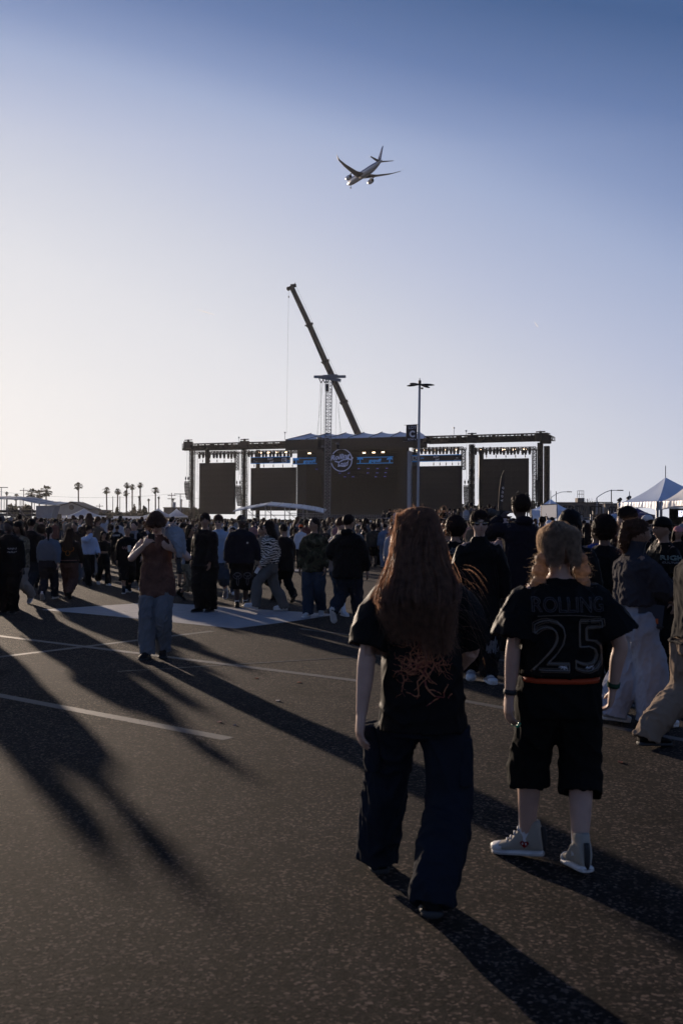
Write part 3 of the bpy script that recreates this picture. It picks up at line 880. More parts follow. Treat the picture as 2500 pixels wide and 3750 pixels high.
    # ---------- face
    if det > 1:
        for sx in (-1, 1):
            nm = NM(); ell(nm, HP(sx * .135, .362, .035), np3(.052, .03, .022) * HH, Rh, 8, 6); V, Fc = nm.arr(); mesh_obj('eye', V * h, Fc, M_eye, root)
            nm = NM(); limb(nm, [HP(sx * .06, .405, .115), HP(sx * .14, .395, .135), HP(sx * .22, .345, .115)], [.012 * HH, .017 * HH, .008 * HH], 6, 2); V, Fc = nm.arr(); mesh_obj('eyebrow', V * h, Fc, HAIR['black'], root)
        nm = NM(); ell(nm, HP(0, .415, -.245), np3(.095, .035, .026) * HH, Rh, 10, 6); V, Fc = nm.arr(); mesh_obj('mouth', V * h, Fc, M_lip, root)
        if o.get('beard'):
            nm = NM(); ell(nm, HP(0, .24, -.36), np3(.27, .20, .19) * HH, Rh, 14, 9)
            V, Fc = nm.arr(); ob = mesh_obj('beard', V * h, Fc, HAIR['black'], root); later(ob, hv, 0, folds(.003, 70, seed, (1, 1, 1)))
        gl = o.get('glasses')
        if gl:
            zc, yc = (.04, .44) if gl != 'up' else (.34, .36)
            for sx in (-1, 1):
                nm = NM(); ell(nm, HP(sx * .155, yc - .02, zc), np3(.125, .022, .085) * HH, Rh, 14, 6); V, Fc = nm.arr(); ob = mesh_obj('sunglasses_lens', V * h, Fc, M_glass, root)
            nm = NM()
            limb(nm, [HP(-.36, .06, zc + .03), HP(-.30, yc - .10, zc + .05), HP(0, yc + .02, zc + .07), HP(.30, yc - .10, zc + .05), HP(.36, .06, zc + .03)], [.016 * HH] * 5, 6, 2)
            V, Fc = nm.arr(); mesh_obj('glasses_frame', V * h, Fc, {'white': cloth((.6, .6, .6)), 'up': M_glass}.get(gl, M_gold if gl == 'gold' else M_glass), root)
    parts['J'] = {k: (v * h if isinstance(v, np.ndarray) and not k.endswith(('f', 'pn', 'th')) else v) for k, v in J.items() if isinstance(v, np.ndarray)}
    parts['tips'] = {s: [(q * h, d) for q, d in J.get(s + 'tips', [])] for s in 'lr'}
    parts['T'] = lambda x, y, z: T(x, y, z) * h
    parts['HP'] = lambda x, y, z: HP(x, y, z) * h
    return parts
FURS = []
def ribbons(name, curves, width, m, parent, taper=True, kind='stuff'):
    """many thin hair strands joined into one mesh; curves: (n, k, 3)"""
    C_ = np.asarray(curves); n, k, _ = C_.shape
    T_ = np.gradient(C_, axis=1); T_ /= np.linalg.norm(T_, axis=2, keepdims=True) + 1e-9
    r = np.random.default_rng(3).normal(size=(n, 1, 3))
    S_ = np.cross(T_, r); S_ /= np.linalg.norm(S_, axis=2, keepdims=True) + 1e-9
    wd = (np.linspace(1, .25, k) if taper else np.ones(k))[None, :, None] * width
    V = np.stack([C_ - S_ * wd / 2, C_ + S_ * wd / 2], 2).reshape(-1, 3)
    idx = np.arange(n)[:, None] * 2 * k + np.arange(k - 1)[None] * 2
    F_ = np.stack([idx, idx + 1, idx + 3, idx + 2], -1).reshape(-1, 4)
    me = bpy.data.meshes.new(name)
    me.from_pydata(V.tolist(), [], F_.tolist()); me.materials.append(m)
    me.polygons.foreach_set('use_smooth', [True] * len(me.polygons)); me.update()
    o = bpy.data.objects.new(name, me); col.objects.link(o); o.parent = parent
    if kind: o['kind'] = kind
    return o
def run_furs():
    """short flyaway strands that catch the low sun along every head of hair"""
    for ob, (ln, cnt, curl), seed, HC, Rh, HH in FURS:
        me = ob.data; n = len(me.vertices)
        if n < 10: continue
        V = np.empty(n * 3); me.vertices.foreach_get('co', V); V = V.reshape(-1, 3)
        N = np.empty(n * 3); me.vertices.foreach_get('normal', N); N = N.reshape(-1, 3)
        r = np.random.default_rng(seed + 77)
        L = (V - HC) @ Rh
        ok = np.where(~((L[:, 1] > .25 * HH) & (L[:, 2] < .1 * HH)))[0]
        cnt = int(cnt * 2.2) if ob.get('near') else cnt
        idx = r.choice(ok, cnt)
        k = 5; t = np.linspace(0, 1, k)[None, :, None]
        d = N[idx] + r.normal(size=(cnt, 3)) * .5; d /= np.linalg.norm(d, axis=1, keepdims=True)
        g_ = r.normal(size=(cnt, 3)) * curl + np.array([0, 0, -1.2 + curl * .8])
        le = ln * r.uniform(.4, 1.2, (cnt, 1, 1))
        C_ = V[idx][:, None] - d[:, None] * .004 + d[:, None] * t * le + g_[:, None] * (t ** 2) * le * .7
        ribbons('hair_strand', C_, .0010 if ob.get('near') else .0016, ob.data.materials[0], ob)
# ================================================================== the festival ground
# ---------- main stage
SA = Vector((-39.3, 248, 0)); SB = Vector((44.9, 215, 0))
SU = (SB - SA).normalized(); SN = Vector((-SU.y, SU.x, 0))        # SN points away from the audience
if SN.y < 0: SN = -SN
def SP(px, py, back=0.0):
    o = Vector((0, 0, EYE)); d = CAMR @ Vector(((px - 1250) / F, -(py - 1875) / F, -1))
    q = SA + SN * back
    t = (q - o).dot(SN) / d.dot(SN)
    return o + d * t
def panel(mb, x0, x1, y0, y1, back=0., th=.3, xr=None):
    """upright slab on the stage plane; y0 top and y1 bottom measured at its left edge"""
    a, b = SP(x0, y0, back), SP(x0, y1, back); c = SP(x1, y0, back)
    A, B = Vector((a.x, a.y, b.z)), Vector((c.x, c.y, b.z))
    C_, D_ = Vector((c.x, c.y, a.z)), a
    return mb.slab([A, B, C_, D_], SN * th)
def sline(x0, x1, y, back=0.):
    a = SP(x0, y, back); c = SP(x1, y, back); return a, Vector((c.x, c.y, a.z))
st = thing('concert_stage', SP(1250, 1900).to_2d().to_3d(), 'huge dark open-air concert stage with pale roof and truss wings', 'stage')
def sbuild(mb, name, m, parent=None, **k): return mb.build(name, m, parent or st, **k)
UP = Vector((0, 0, 1))
# wing roofs: front and back lattice beams with cladding
for (x0, x1, y) in ((672, 1048, 1638), (1556, 2006, 1611)):
    for bk in (0, 7):
        a, b = sline(x0, x1, y, bk)
        m_ = MB(); m_.truss(a, b, 1.2, 1.5, UP, 30, .10, .06); m_.truss(a - UP * .1, b - UP * .1, .5, .9, UP, 45, .05, .05)
        tag(sbuild(m_, 'roof_truss', M_steel))
    a, b = sline(x0, x1, y, 0)
    m_ = MB()
    for i in range(13):
        p = a.lerp(b, i / 12); m_.truss(p, p + SN * 7, .6, .8, UP, 4, .06, .05)
    sbuild(m_, 'cross_truss', M_steel)
    m_ = MB()
    for s0, s1 in ((.0, .06), (.255, .30), (.40, .44), (.55, .58), (.78, .80), (.93, 1.0)):
        p, q = a.lerp(b, s0), a.lerp(b, s1); m_.slab([p - UP * .8 + SN * .4, q - UP * .8 + SN * .4, q + UP * .8 + SN * .4, p + UP * .8 + SN * .4], SN * .05)
    m_.slab([a + SN * 3 - UP * .75, b + SN * 3 - UP * .75, b + SN * 3 + UP * .6, a + SN * 3 + UP * .6], SN * .05)
    sbuild(m_, 'truss_cladding', M_black)
# lighting trusses below
for (x0, x1, y) in ((714, 868, 1659), (895, 1092, 1657), (1510, 1694, 1645), (1727, 1960, 1646)):
    a, b = sline(x0, x1, y, 2)
    m_ = MB(); m_.truss(a, b, .6, .6, UP, 26, .05, .04); sbuild(m_, 'lighting_truss', M_steel)
    a2, b2 = a - UP * .0 + SN * 3, b + SN * 3
    m_ = MB(); m_.truss(a2, b2, .5, .5, UP, 26, .05, .04); sbuild(m_, 'lighting_truss', M_steel)
# towers
for px, y0, w in ((704, 1650, .95), (895, 1648, 1.05), (1727, 1628, 1.0), (1977, 1622, .95), (2001, 1634, .95)):
    p = SP(px, y0, 0); m_ = MB()
    m_.truss((p.x, p.y, 0), (p.x, p.y, p.z), w, w, SN, 22, .09, .05); m_.truss((p.x, p.y, 0), (p.x, p.y, p.z), w * .6, w * .6, SN, 34, .05, .05); m_.box((p.x, p.y, p.z / 2), (w * .5, w * .4, p.z))
    sbuild(m_, 'tower_truss', M_steel)
for px, y0 in ((760, 1648), (945, 1648), (1761, 1640)):
    p = SP(px, y0, 7); m_ = MB(); m_.box((p.x, p.y, p.z / 2), (1.0, .8, p.z)); sbuild(m_, 'rear_column', M_steel)
for px, y0, y1 in ((867, 1656, 1722), (1696, 1646, 1720), (1956, 1645, 1852)):
    a, b = SP(px, y0, .8), SP(px, y1, .8); m_ = MB(); m_.truss((a.x, a.y, b.z), a, .8, .8, SN, 12 if y1 < 1800 else 30, .06, .05); sbuild(m_, 'ladder_truss', M_steel)
# corner boxes and mast stubs on the roof
for px, y in ((690, 1622), (896, 1620), (1727, 1600), (1978, 1594), (1996, 1602)):
    p = SP(px, y + 8, 0); m_ = MB(); m_.box(p, (2.2, 1.6, 1.7)); m_.tube(p + UP * .8, p + UP * 1.4, .3, 6); m_.tube(p + Vector((-1, 0, 1.2)), p + Vector((1, 0, 1.3)), .12, 4); sbuild(m_, 'corner_block', M_steel)
for px, y0, y1 in ((875, 1602, 1622), (1043, 1584, 1612), (1661, 1567, 1604), (1706, 1578, 1600)):
    a, b = SP(px, y0), SP(px, y1); m_ = MB(); m_.tube(b, Vector((b.x, b.y, a.z)), .05, 4); m_.box((b.x, b.y, a.z), (.35, .3, .3)); sbuild(m_, 'antenna', M_grey)
# central house: fascia, dark drapes, roof
m_ = MB(); panel(m_, 1045, 1512, 1611, 1650, -1.5, .4); sbuild(m_, 'fascia', M_black)
a, b = SP(1512, 1606, -1.5), SP(1556, 1632, 1)
m_ = MB(); m_.slab([SP(1512, 1606.5, -1.4), SP(1512, 1640, -1.4), SP(1562, 1640, 4), SP(1562, 1606, 4)], SN * .3); sbuild(m_, 'fascia', M_black)
m_ = MB(); panel(m_, 1088, 1496, 1640, 1903, 11, .3); sbuild(m_, 'backdrop', M_black)
m_ = MB(); panel(m_, 1088, 1122, 1650, 1903, 1, 9); sbuild(m_, 'side_drape', M_black)
m_ = MB(); panel(m_, 1464, 1491, 1650, 1903, 1, 9); sbuild(m_, 'side_drape', M_black)
m_ = MB(); panel(m_, 1491, 1503, 1652, 1900, .5, 1.0); sbuild(m_, 'wrapped_column', M_grey)
m_ = MB(); panel(m_, 1100, 1500, 1872, 1906, -3, 14); sbuild(m_, 'stage_deck', M_black)
# thin roof skin with drooping bays
def roof_skin():
    n, k = 60, 8; V = []; Fc = []
    a0 = SP(1045, 1612, -1.6); a1 = SP(1512, 1607, -1.6)
    r0 = SP(1140, 1588, 10); r1 = SP(1534, 1580, 10)
    for i in range(n + 1):
        t = i / n
        f = a0.lerp(a1, t); r = r0.lerp(r1, t)
        u = (t * 6.0) % 1.0
        f_ = 0
        for j in range(k + 1):
            s = j / k
            p = f.lerp(r, s)
            z = a0.z + (r.z - a0.z) * (s ** .8) - .42 * sin(pi * u) * s - .15 * sin(pi * s)
            V.append((p.x, p.y, z))
    for i in range(n):
        for j in range(k):
            q = i * (k + 1) + j; Fc.append((q, q + k + 1, q + k + 2, q + 1))
    m_ = MB(); m_.add(V, Fc)
    # right hand hip
    c = SP(1534, 1580, 10); e = SP(1573, 1607, 6); d = SP(1512, 1607, -1.6)
    m_.add([d, e, c], [(0, 1, 2)]); m_.add([SP(1045, 1612, -1.6), SP(1140, 1588, 10), SP(1060, 1610, 12)], [(0, 1, 2)])
    return sbuild(m_, 'roof_skin', M_bluewhite, smooth=False)
roof_skin()
m_ = MB()
for i in range(7):
    t = i / 6; f = SP(1045, 1612, -1.7).lerp(SP(1512, 1607, -1.7), t); r = SP(1140, 1588, 10).lerp(SP(1534, 1580, 10), t)
    m_.tube(Vector((f.x, f.y, SP(1045, 1612, -1.7).z + .1)), r + UP * .08, .09, 4)
sbuild(m_, 'roof_rib', M_steel)
# inner lighting trusses of the centre and low clutter on the deck
for x0, x1, y in ((1130, 1460, 1660), (1200, 1455, 1716), (1205, 1450, 1732), (1205, 1450, 1746)):
    a, b = sline(x0, x1, y, 5 if y > 1700 else 3); m_ = MB(); m_.truss(a, b, .45, .45, UP, 24, .05, .04); sbuild(m_, 'lighting_truss', M_steel)
m_ = MB()
for x0, x1, y in ((1110, 1490, 1886), (1110, 1490, 1892), (1150, 1480, 1898), (1060, 1200, 1880)):
    a, b = sline(x0, x1, y, -4); m_.tube(a, b, .06, 4)
for i in range(46):
    a = SP(1105 + i * 8.5, 1886, -4); m_.tube(a, Vector((a.x, a.y, 0)), .05, 4)
sbuild(m_, 'stage_railing', M_alu)
for px, y, back in [(952, 1658, 1.5), (983, 1657.5, 1.5), (1014, 1657, 1.5), (1045, 1656.5, 1.5), (1100, 1660, 2), (1132, 1660, 2), (1332, 1658, 2), (1367, 1657, 2), (1401, 1656, 2),
                    (1520, 1649, 1.5), (1556, 1648.5, 1.5), (1592, 1648, 1.5), (1628, 1647.5, 1.5), (1665, 1647, 1.5), (1762, 1648, 1.5), (1842, 1647, 1.5), (1881, 1647, 1.5), (1920, 1646, 1.5)]:
    p = SP(px, y, back); m_ = MB(); m_.box(p + SN * .25 - UP * .02, (1.0, .3, .55)); f = sbuild(m_, 'blinder_light', M_steel)
    for dx in (-.22, .22): m_ = MB(); m_.tube(p + SU * dx - SN * .02, p + SU * dx + SN * .08, .17, 8); m_.build('lens', M_lamp, f)
for px, y in [(1160, 1718), (1245, 1733), (1277, 1733), (1263, 1746), (1293, 1746), (1314, 1716), (1348, 1716), (1382, 1716), (1347, 1732), (1381, 1732), (1376, 1746), (1416, 1715), (1412, 1731), (1409, 1745)]:
    p = SP(px, y, 4.6); m_ = MB(); m_.box(p + UP * .25 + SN * .2, (.5, .4, .5)); f = sbuild(m_, 'moving_light', M_steel)
    for dx in (-.15, .15): m_ = MB(); m_.box(p + SU * dx - SN * .15, (.16, .1, .12)); m_.build('lens', M_lampb, f)
k_ = 0
fix = None
for (x0, x1, y) in ((724, 868, 1667), (905, 1085, 1663), (1512, 1692, 1651), (1735, 1950, 1652)):
    n_ = int((x1 - x0) / 13)
    for i in range(n_):
        p = SP(x0 + (i + .5) * 13 + rng.uniform(-2, 2), y + rng.uniform(-1, 2), 1.6)
        if fix is None or True:
            m_ = MB(); q = Vector((0, 0, 0)); m_.box(q, (.6, .5, .75)); m_.tube(q + UP * .35, q + UP * .9, .18, 5); m_.tube(q - UP * .75, q - UP * .3, .26, 6)
            if fix is None:
                fix = m_.build('moving_light', M_steel, None); fix.parent = st; fix.location = p - st.location; continue
        c = fix.copy(); col.objects.link(c); c.parent = st; c.location = p - st.location
# guy wires and chain hoists above the screens
m_ = MB()
for x0, x1, y0, y1 in ((731, 860, 1662, 1697), (919, 1083, 1697, 1715), (1575, 1690, 1690, 1709), (1768, 1934, 1652, 1681)):
    for i in range(5):
        x = x0 + 12 + (x1 - x0 - 24) * i / 4; a, b = SP(x, y0, 2.6), SP(x, y1, 2.6); m_ = MB()
        m_.tube(Vector((a.x, a.y, b.z)), a, .035, 3); m_.box((a.x, a.y, b.z + .6), (.18, .18, .5)); sbuild(m_, 'chain_hoist', M_steel)
m_ = MB()
for px, yb in ((718, 1800), (725, 1870), (735, 1690), (878, 1740), (886, 1800), (905, 1870), (912, 1860), (1715, 1860), (1735, 1860), (1745, 1830), (1945, 1800), (1968, 1850), (1985, 1860)):
    a = SP(px, 1655, 3); b = SP(px + rng.uniform(-6, 6), yb, 3); m_.tube(a, b, .035, 3)
sbuild(m_, 'cable', M_steel)
# strip of pixel lights beside the inner left screen
m_ = MB()
for i in range(24):
    p = SP(1088, 1712 + i * 7, 1.0); m_.box(p, (.22, .2, .24))
sbuild(m_, 'light_strip', M_alu)
# tall pale scrims behind the wings
# ---------- hung screens
for (x0, x1, y0, y1, lab) in ((731, 860, 1696, 1883, 'blank dark video screen hung at the far left of the stage'), (919, 1083, 1714, 1870, 'blank dark video screen just left of the stage centre'),
                              (1510, 1690, 1708, 1890, 'blank dark video screen behind the lamp post'), (1768, 1934, 1681, 1876, 'blank dark video screen at the far right of the stage')):
    a, b = SP(x0, y0, 2.5), SP(x1, y0, 2.5); zt, zb = a.z, SP(x0, y1, 2.5).z
    t = thing('video_screen', (a + b) / 2 * 1.0, lab, 'video screen', 'video screens hung on the stage'); t.location.z = zb
    m_ = MB(); m_.slab([Vector((a.x, a.y, zb)), Vector((b.x, b.y, zb)), Vector((b.x, b.y, zt)), a], SN * .5); m_.build('frame', M_steel, t)
    nx, nz = 8, 9
    d = (b - a); d.z = 0
    me0 = None
    for i in range(nx):
        for j in range(nz):
            p0 = a + d * (i / nx); p1 = a + d * ((i + 1) / nx); za = zb + (zt - zb) * j / nz; zc = zb + (zt - zb) * (j + 1) / nz
            c0 = Vector(((p0.x + p1.x) / 2, (p0.y + p1.y) / 2, (za + zc) / 2)) - SN * .05
            if me0 is None:
                w_, h_ = d.length / nx * .996, (zt - zb) / nz * .996
                M3 = Matrix((SU, SN, UP)).transposed()
                m2 = MB(); m2.box((0, 0, 0), (w_, .1, h_), M3)
                o_ = m2.build('screen_panel', M_screen, None); o_.parent = t; o_.location = c0 - t.location; me0 = o_
            else:
                o_ = me0.copy(); col.objects.link(o_); o_.parent = t; o_.location = c0 - t.location
# ---------- lettering helper
def text_obj(s, name, size, m, parent, origin, xdir, nrm, shear=0., offset=0., extrude=.02, width=None, height=None, align='CENTER', tilt=0., space=1.0):
    cu = bpy.data.curves.new(name, 'FONT'); cu.body = s; cu.size = 1; cu.align_x = align; cu.align_y = 'CENTER'
    cu.shear = shear; cu.offset = offset; cu.extrude = 0; cu.resolution_u = 3; cu.space_character = space
    o = bpy.data.objects.new(name, cu); col.objects.link(o)
    bpy.context.view_layer.update()
    me = bpy.data.meshes.new_from_object(o.evaluated_get(bpy.context.evaluated_depsgraph_get()))
    bpy.data.objects.remove(o)
    n = len(me.vertices); V = np.empty(n * 3); me.vertices.foreach_get('co', V); V = V.reshape(-1, 3)
    w0, h0 = np.ptp(V[:, 0]), np.ptp(V[:, 1])
    cx, cy = (V[:, 0].max() + V[:, 0].min()) / 2, (V[:, 1].max() + V[:, 1].min()) / 2
    sx = (width / w0) if width else size; sy = (height / h0) if height else (sx if width else size)
    X = (V[:, 0] - cx) * sx; Z = (V[:, 1] - cy) * sy
    if tilt: X, Z = X * cos(tilt) - Z * sin(tilt), X * sin(tilt) + Z * cos(tilt)
    xd, nn = np.array(xdir), np.array(nrm); o0 = np.array(root_loc(parent)); ud = np.cross(nn, xd) * 1.0
    if ud[2] < 0: ud = -ud
    W = np.array(origin) - o0 + np.outer(X, xd) + np.outer(Z, ud)
    me.vertices.foreach_set('co', W.ravel()); me.update(); me.materials.clear(); me.materials.append(m)
    o = bpy.data.objects.new(name, me); col.objects.link(o); o.parent = parent
    return o
def stext(s, px, py, pw, ph, m, parent, back, **k):
    c = SP(px, py, back); sc = (SP(px + 1, py, back) - c).length
    scz = (SP(px, py - 1, back) - c).length
    return text_obj(s, 'lettering', 1, m, parent, c, SU, SN, width=pw * sc, height=ph * scz, **k)
def banner(x0, x1, y0, y1, back, lab):
    a = SP((x0 + x1) / 2, (y0 + y1) / 2, back)
    t = thing('stage_banner', a, lab, 'banner', 'printed banners across the stage')
    m_ = MB(); panel(m_, x0, x1, y0, y1, back, .15); m_.build('cloth', M_print_dark, t)
    m_ = MB(); za, zb = SP(x0, y0, back).z, SP(x0, y1, back).z
    for y in (y0 + .5, y1 - .5):
        p, q = sline(x0, x1, y, back - .1); m_.tube(p, q, .09, 4)
    m_.build('blue_border', M_print_b, t)
    return t
def rl_block(t, x0, x1, y0, y1, back):
    m_ = MB(); panel(m_, x0, x1, y0, y1, back, .05); m_.build('white_block', M_print_w, t)
    stext('RL', (x0 + x1) / 2, (y0 + y1) / 2, (x1 - x0) * .8, (y1 - y0) * .8, M_print_dark, t, back - .06, offset=.05)
def rolling(t, cx, cy, k, m, back):
    stext('Rolling', cx - 1 * k, cy - 5.2 * k, 23 * k, 9.5 * k, m, t, back, shear=.35, offset=.025, tilt=.10)
    stext('Loud', cx + 3 * k, cy + 4.2 * k, 15 * k, 7.5 * k, m, t, back, shear=.35, offset=.025, tilt=.10)
t = banner(918, 1062, 1675, 1698, 1.5, 'dark banner with small Rolling Loud lettering left of the stage centre')
rolling(t, 991, 1686, .95, M_print_w, 1.4)
rl_block(t, 1032, 1049, 1678, 1694, 1.4)
stext('Live', 1056, 1687, 12, 7, M_print_b, t, 1.35, shear=.4, offset=.02)
stext("THE WORLD'S LARGEST", 931, 1691.5, 22, 2, M_print_w, t, 1.4); stext('HIP-HOP FESTIVAL', 928, 1694.5, 17, 2, M_print_w, t, 1.4); stext('RL', 931, 1687, 7, 4, M_print_w, t, 1.4, shear=.3)
t = banner(1507, 1690, 1668, 1691, 1.5, 'dark banner with small Rolling Loud lettering right of the stage centre')
rolling(t, 1597, 1678, .95, M_print_w, 1.4)
rl_block(t, 1510, 1534, 1671, 1687, 1.4)
stext('Live', 1545, 1677, 12, 7, M_print_b, t, 1.35, shear=.4, offset=.02)
stext("THE WORLD'S LARGEST", 1673, 1683, 24, 2, M_print_w, t, 1.4); stext('HIP-HOP FESTIVAL', 1670, 1686, 20, 2, M_print_w, t, 1.4); stext('RL', 1673, 1677, 8, 5, M_print_w, t, 1.4, shear=.3)
def palm_sign(t, px, y0, y1, back):
    m_ = MB(); a, b = SP(px, y0, back), SP(px, y1, back); m_.tube(b, Vector((b.x, b.y, a.z)), .12, 4)
    for k in range(7):
        an = pi * (.0 + k / 6); q = Vector((b.x, b.y, a.z)); m_.tube(q, q + SU * cos(an) * .7 + UP * (sin(an) * .45 - .2), .14, 3)
    m_.build('palm_emblem', M_print_b, t)
for x0, x1, y0, y1, tx, lab in ((1072, 1160, 1678, 1700, 1133, 'blue lined gopuff banner behind the lattice tower'), (1306, 1438, 1675, 1698, 1373, 'blue lined gopuff banner right of the round stage logo')):
    t = banner(x0, x1, y0, y1, -.5, lab)
    stext('gopuff', tx, (y0 + y1) / 2 + 1, 46, 15, M_print_b, t, -.65, offset=.045)
    palm_sign(t, x0 + 12, y0 + 4, y1 - 3, -.7)
    if x0 > 1200: palm_sign(t, x1 - 12, y0 + 4, y1 - 3, -.7)
c = SP(1250, 1685, -.6)
t = thing('round_logo_sign', c, 'round pale blue Rolling Loud sign hanging over the stage centre', 'sign')
R_ = (SP(1288, 1685, -.6) - c).length; m_ = MB()
pts = [c + SU * R_ * cos(a) + UP * R_ * sin(a) for a in np.linspace(-2.9, 2.55, 54)]
m_.path(pts, .13, 5); m_.build('ring', M_print_pw, t)
stext('Rolling', 1246, 1675, 74, 24, M_print_pw, t, -.75, shear=.38, offset=.03, tilt=.12)
stext('Loud', 1256, 1698, 42, 18, M_print_pw, t, -.75, shear=.38, offset=.03, tilt=.12)
m_ = MB(); q = [SP(x, y, -.75) for x, y in ((1226, 1689), (1240, 1693), (1256, 1684), (1275, 1680), (1284, 1684), (1292, 1676))]; m_.path(q, .16, 5)
q = [SP(x, y, -.75) for x, y in ((1238, 1702), (1250, 1707), (1262, 1708), (1270, 1703))]; m_.path(q, .13, 5); m_.build('swash', M_print_pw, t)
# ---------- hung loudspeaker arrays
def speaker_array(px, y0, y1, pw, lab, back=-1, lean=1):
    a = SP(px, y0, back); b = SP(px, y1, back); n = max(8, int((y1 - y0) / 5))
    t = thing('speaker_array', (a.x, a.y, b.z), lab, 'loudspeakers', 'curved loudspeaker columns hung from the stage')
    hz = (a.z - b.z) / n; w = pw * (SP(px + 1, y0, back) - a).length
    me0 = None
    for i in range(n):
        s = (i / n) ** 2
        c = Vector((a.x, a.y, a.z - hz * (i + .5))) + SU * lean * s * w * .35 + SN * s * .5
        if me0 is None:
            m_ = MB(); M3 = Matrix((SU, SN, UP)).transposed(); m_.box((0, 0, 0), (w, .8, hz * .84), M3); me0 = m_.build('speaker_box', M_black, None); o_ = me0
        else: o_ = me0.copy(); col.objects.link(o_)
        o_.parent = t; o_.location = c - t.location
    m_ = MB()
    for s in (-.3, .3):
        p = Vector((a.x, a.y, a.z)) + SU * w * s; m_.tube(p, p + UP * 1.6, .05, 4); m_.box(p + UP * 1.0, (.3, .3, .6))
    m_.box(Vector((a.x, a.y, a.z + .15)), (w * 1.1, .5, .2)); m_.tube((a.x, a.y, a.z + 1.5), (a.x, a.y, max(a.z + 2, 18.6)), .03, 3)
    m_.build('rigging', M_steel, t)
speaker_array(685, 1767, 1830, 15, 'curved loudspeaker column hung outside the left end of the stage')
speaker_array(873, 1782, 1853, 19, 'curved loudspeaker column hung between the two left screens')
speaker_array(1174, 1648, 1736, 30, 'large loudspeaker column hung beside the round stage logo', -2)
speaker_array(1707, 1782, 1862, 20, 'curved loudspeaker column hung between the two right screens', lean=.4)
speaker_array(1966, 1762, 1838, 14, 'curved loudspeaker column hung at the right end of the stage', lean=.4)
for x, yy, lab in ((1240, 0, ''),): pass

# ---------- lattice tower with crossbeam in the crowd
Y = 110.; b = at(1196, 1905, Y); tp = at(1205, 1388, Y)
t = thing('lattice_tower', (b.x, b.y, 0), 'slender aluminium lattice tower with crossbeam rising from the crowd', 'tower')
m_ = MB(); m_.truss((b.x, b.y, 0), tp, .62, .62, (0, 1, 0), 46, .042, .024); m_.build('mast', M_alu, t)
for p0, p1, hh, ww in (((1150, 1380), (1265, 1379), .22, .25), ((1184, 1379), (1235, 1376), .26, .3), ((1166, 1380), (1247, 1393), .26, .3)):
    A, B = at(*p0, Y), at(*p1, Y - .6); m_ = MB(); m_.truss(A, B, ww, hh, UP, 9, .03, .02)
    m_.slab([A - UP * hh * .45, B - UP * hh * .45, B + UP * hh * .45, A + UP * hh * .45], (0, .06, 0)); m_.build('crossbeam', M_grey if p0[0] != 1168 else M_steel, t)
m_ = MB()
for x in (1168, 1181, 1190):
    A = at(x, 1386, Y); m_.tube(A, A - UP * .5 + Vector((.25, 0, 0)), .05, 4); m_.tube(A + Vector((.5, 0, 0)), A - UP * .5 + Vector((.25, 0, 0)), .05, 4)
A = at(1197, 1420, Y); m_.box(A - Vector((.0, 0, 0)), (.35, .35, .8)); m_.build('hoist', M_steel, t)
m_ = MB()
for x0, x1, y1 in ((1176, 1174, 1600), (1177, 1173, 1920), (1190, 1183, 1632), (1189, 1186, 1920), (1172, 1152, 1930), (1232, 1228, 1622), (1240, 1250, 1930), (1222, 1300, 1930), (1183, 1120, 1930), (1215, 1180, 1800)):
    m_.tube(at(x0, 1398, Y), at(x1, y1, Y - (1 if y1 > 1900 else 0)), .012, 3)
m_.build('guy_wire', M_steel, t)
for px, y, s in ((1171, 1605, 1), (1182, 1636, .8), (1235, 1625, .7)):
    A = at(px, y, Y); V_, F_ = NM().arr() if False else (None, None)
    nm = NM(); ell(nm, np.array(A - root_loc(t)), np3(.34, .3, .17) * s, roty(.15), 12, 8); V_, F_ = nm.arr(); mesh_obj('lamp_dome', V_, F_, M_alu, t)
    m_ = MB(); m_.tube(A - UP * .15 * s, A - UP * (1.0 if s > .9 else .5), .2 * s, 6); m_.tube(A, Vector((tp.x, tp.y, A.z)), .04, 4); m_.build('lamp_bracket', M_steel, t)

# ---------- telescopic crane behind the stage
Y = 275.; TB = at(1313, 1600, Y); TT = at(1068, 1052, Y); d = (TT - TB).normalized()
foot = TB - d * ((TB.z - 3) / d.z)
t = thing('mobile_crane', (foot.x, foot.y, 0), 'dark telescopic crane boom leaning left above the stage roof', 'crane')
M_boom = mat('crane_boom_paint', (.035, .030, .026), .6, 0., noise=(.6, .2), spec=.3)
seg = [(foot, .0, 1.02), (at(1258, 1470, Y), 0, .93), (at(1190, 1322, Y), 0, .84), (at(1131, 1187, Y), 0, .74), (TT, 0, .74)]
for i in range(4):
    A, B = seg[i][0], seg[i + 1][0]; w = seg[i][2]
    m_ = MB(); m_.tube(A, B, w, 6, w * .94); m_.build('boom_section', M_boom, t)
    if i < 3:
        e = (B - A).normalized(); m_ = MB(); m_.tube(B - e * .6, B, w * 1.12, 6); side = e.cross(Vector((0, 1, 0))).normalized()
        m_.box(B + side * 1.0, (.4, .4, .4)); m_.box(B - side * 1.0 - UP * .2, (.4, .5, .5)); m_.build('boom_collar', M_steel, t)
m_ = MB()
A = at(1083, 1043, Y); B = at(1056, 1056, Y); m_.tube(A, B, .55, 6, .4); m_.tube(B + Vector((0, -.3, -.1)), B + Vector((0, .3, -.1)), .55, 10)
m_.tube(at(1081, 1044, Y), at(1081, 1034, Y), .05, 4); m_.box(at(1074, 1046, Y), (1.6, .8, .7)); m_.build('boom_head', M_steel, t)
m_ = MB(); m_.tube(at(1057, 1060, Y), at(1049, 1590, Y), .025, 3); m_.box(at(1057, 1087, Y), (.25, .25, .5)); m_.build('hoist_rope', M_steel, t)
m_ = MB(); m_.tube(at(1084, 1048, Y), at(1318, 1590, Y) + Vector((1.0, 0, 0)), .025, 3); m_.build('guy_wire', M_steel, t)
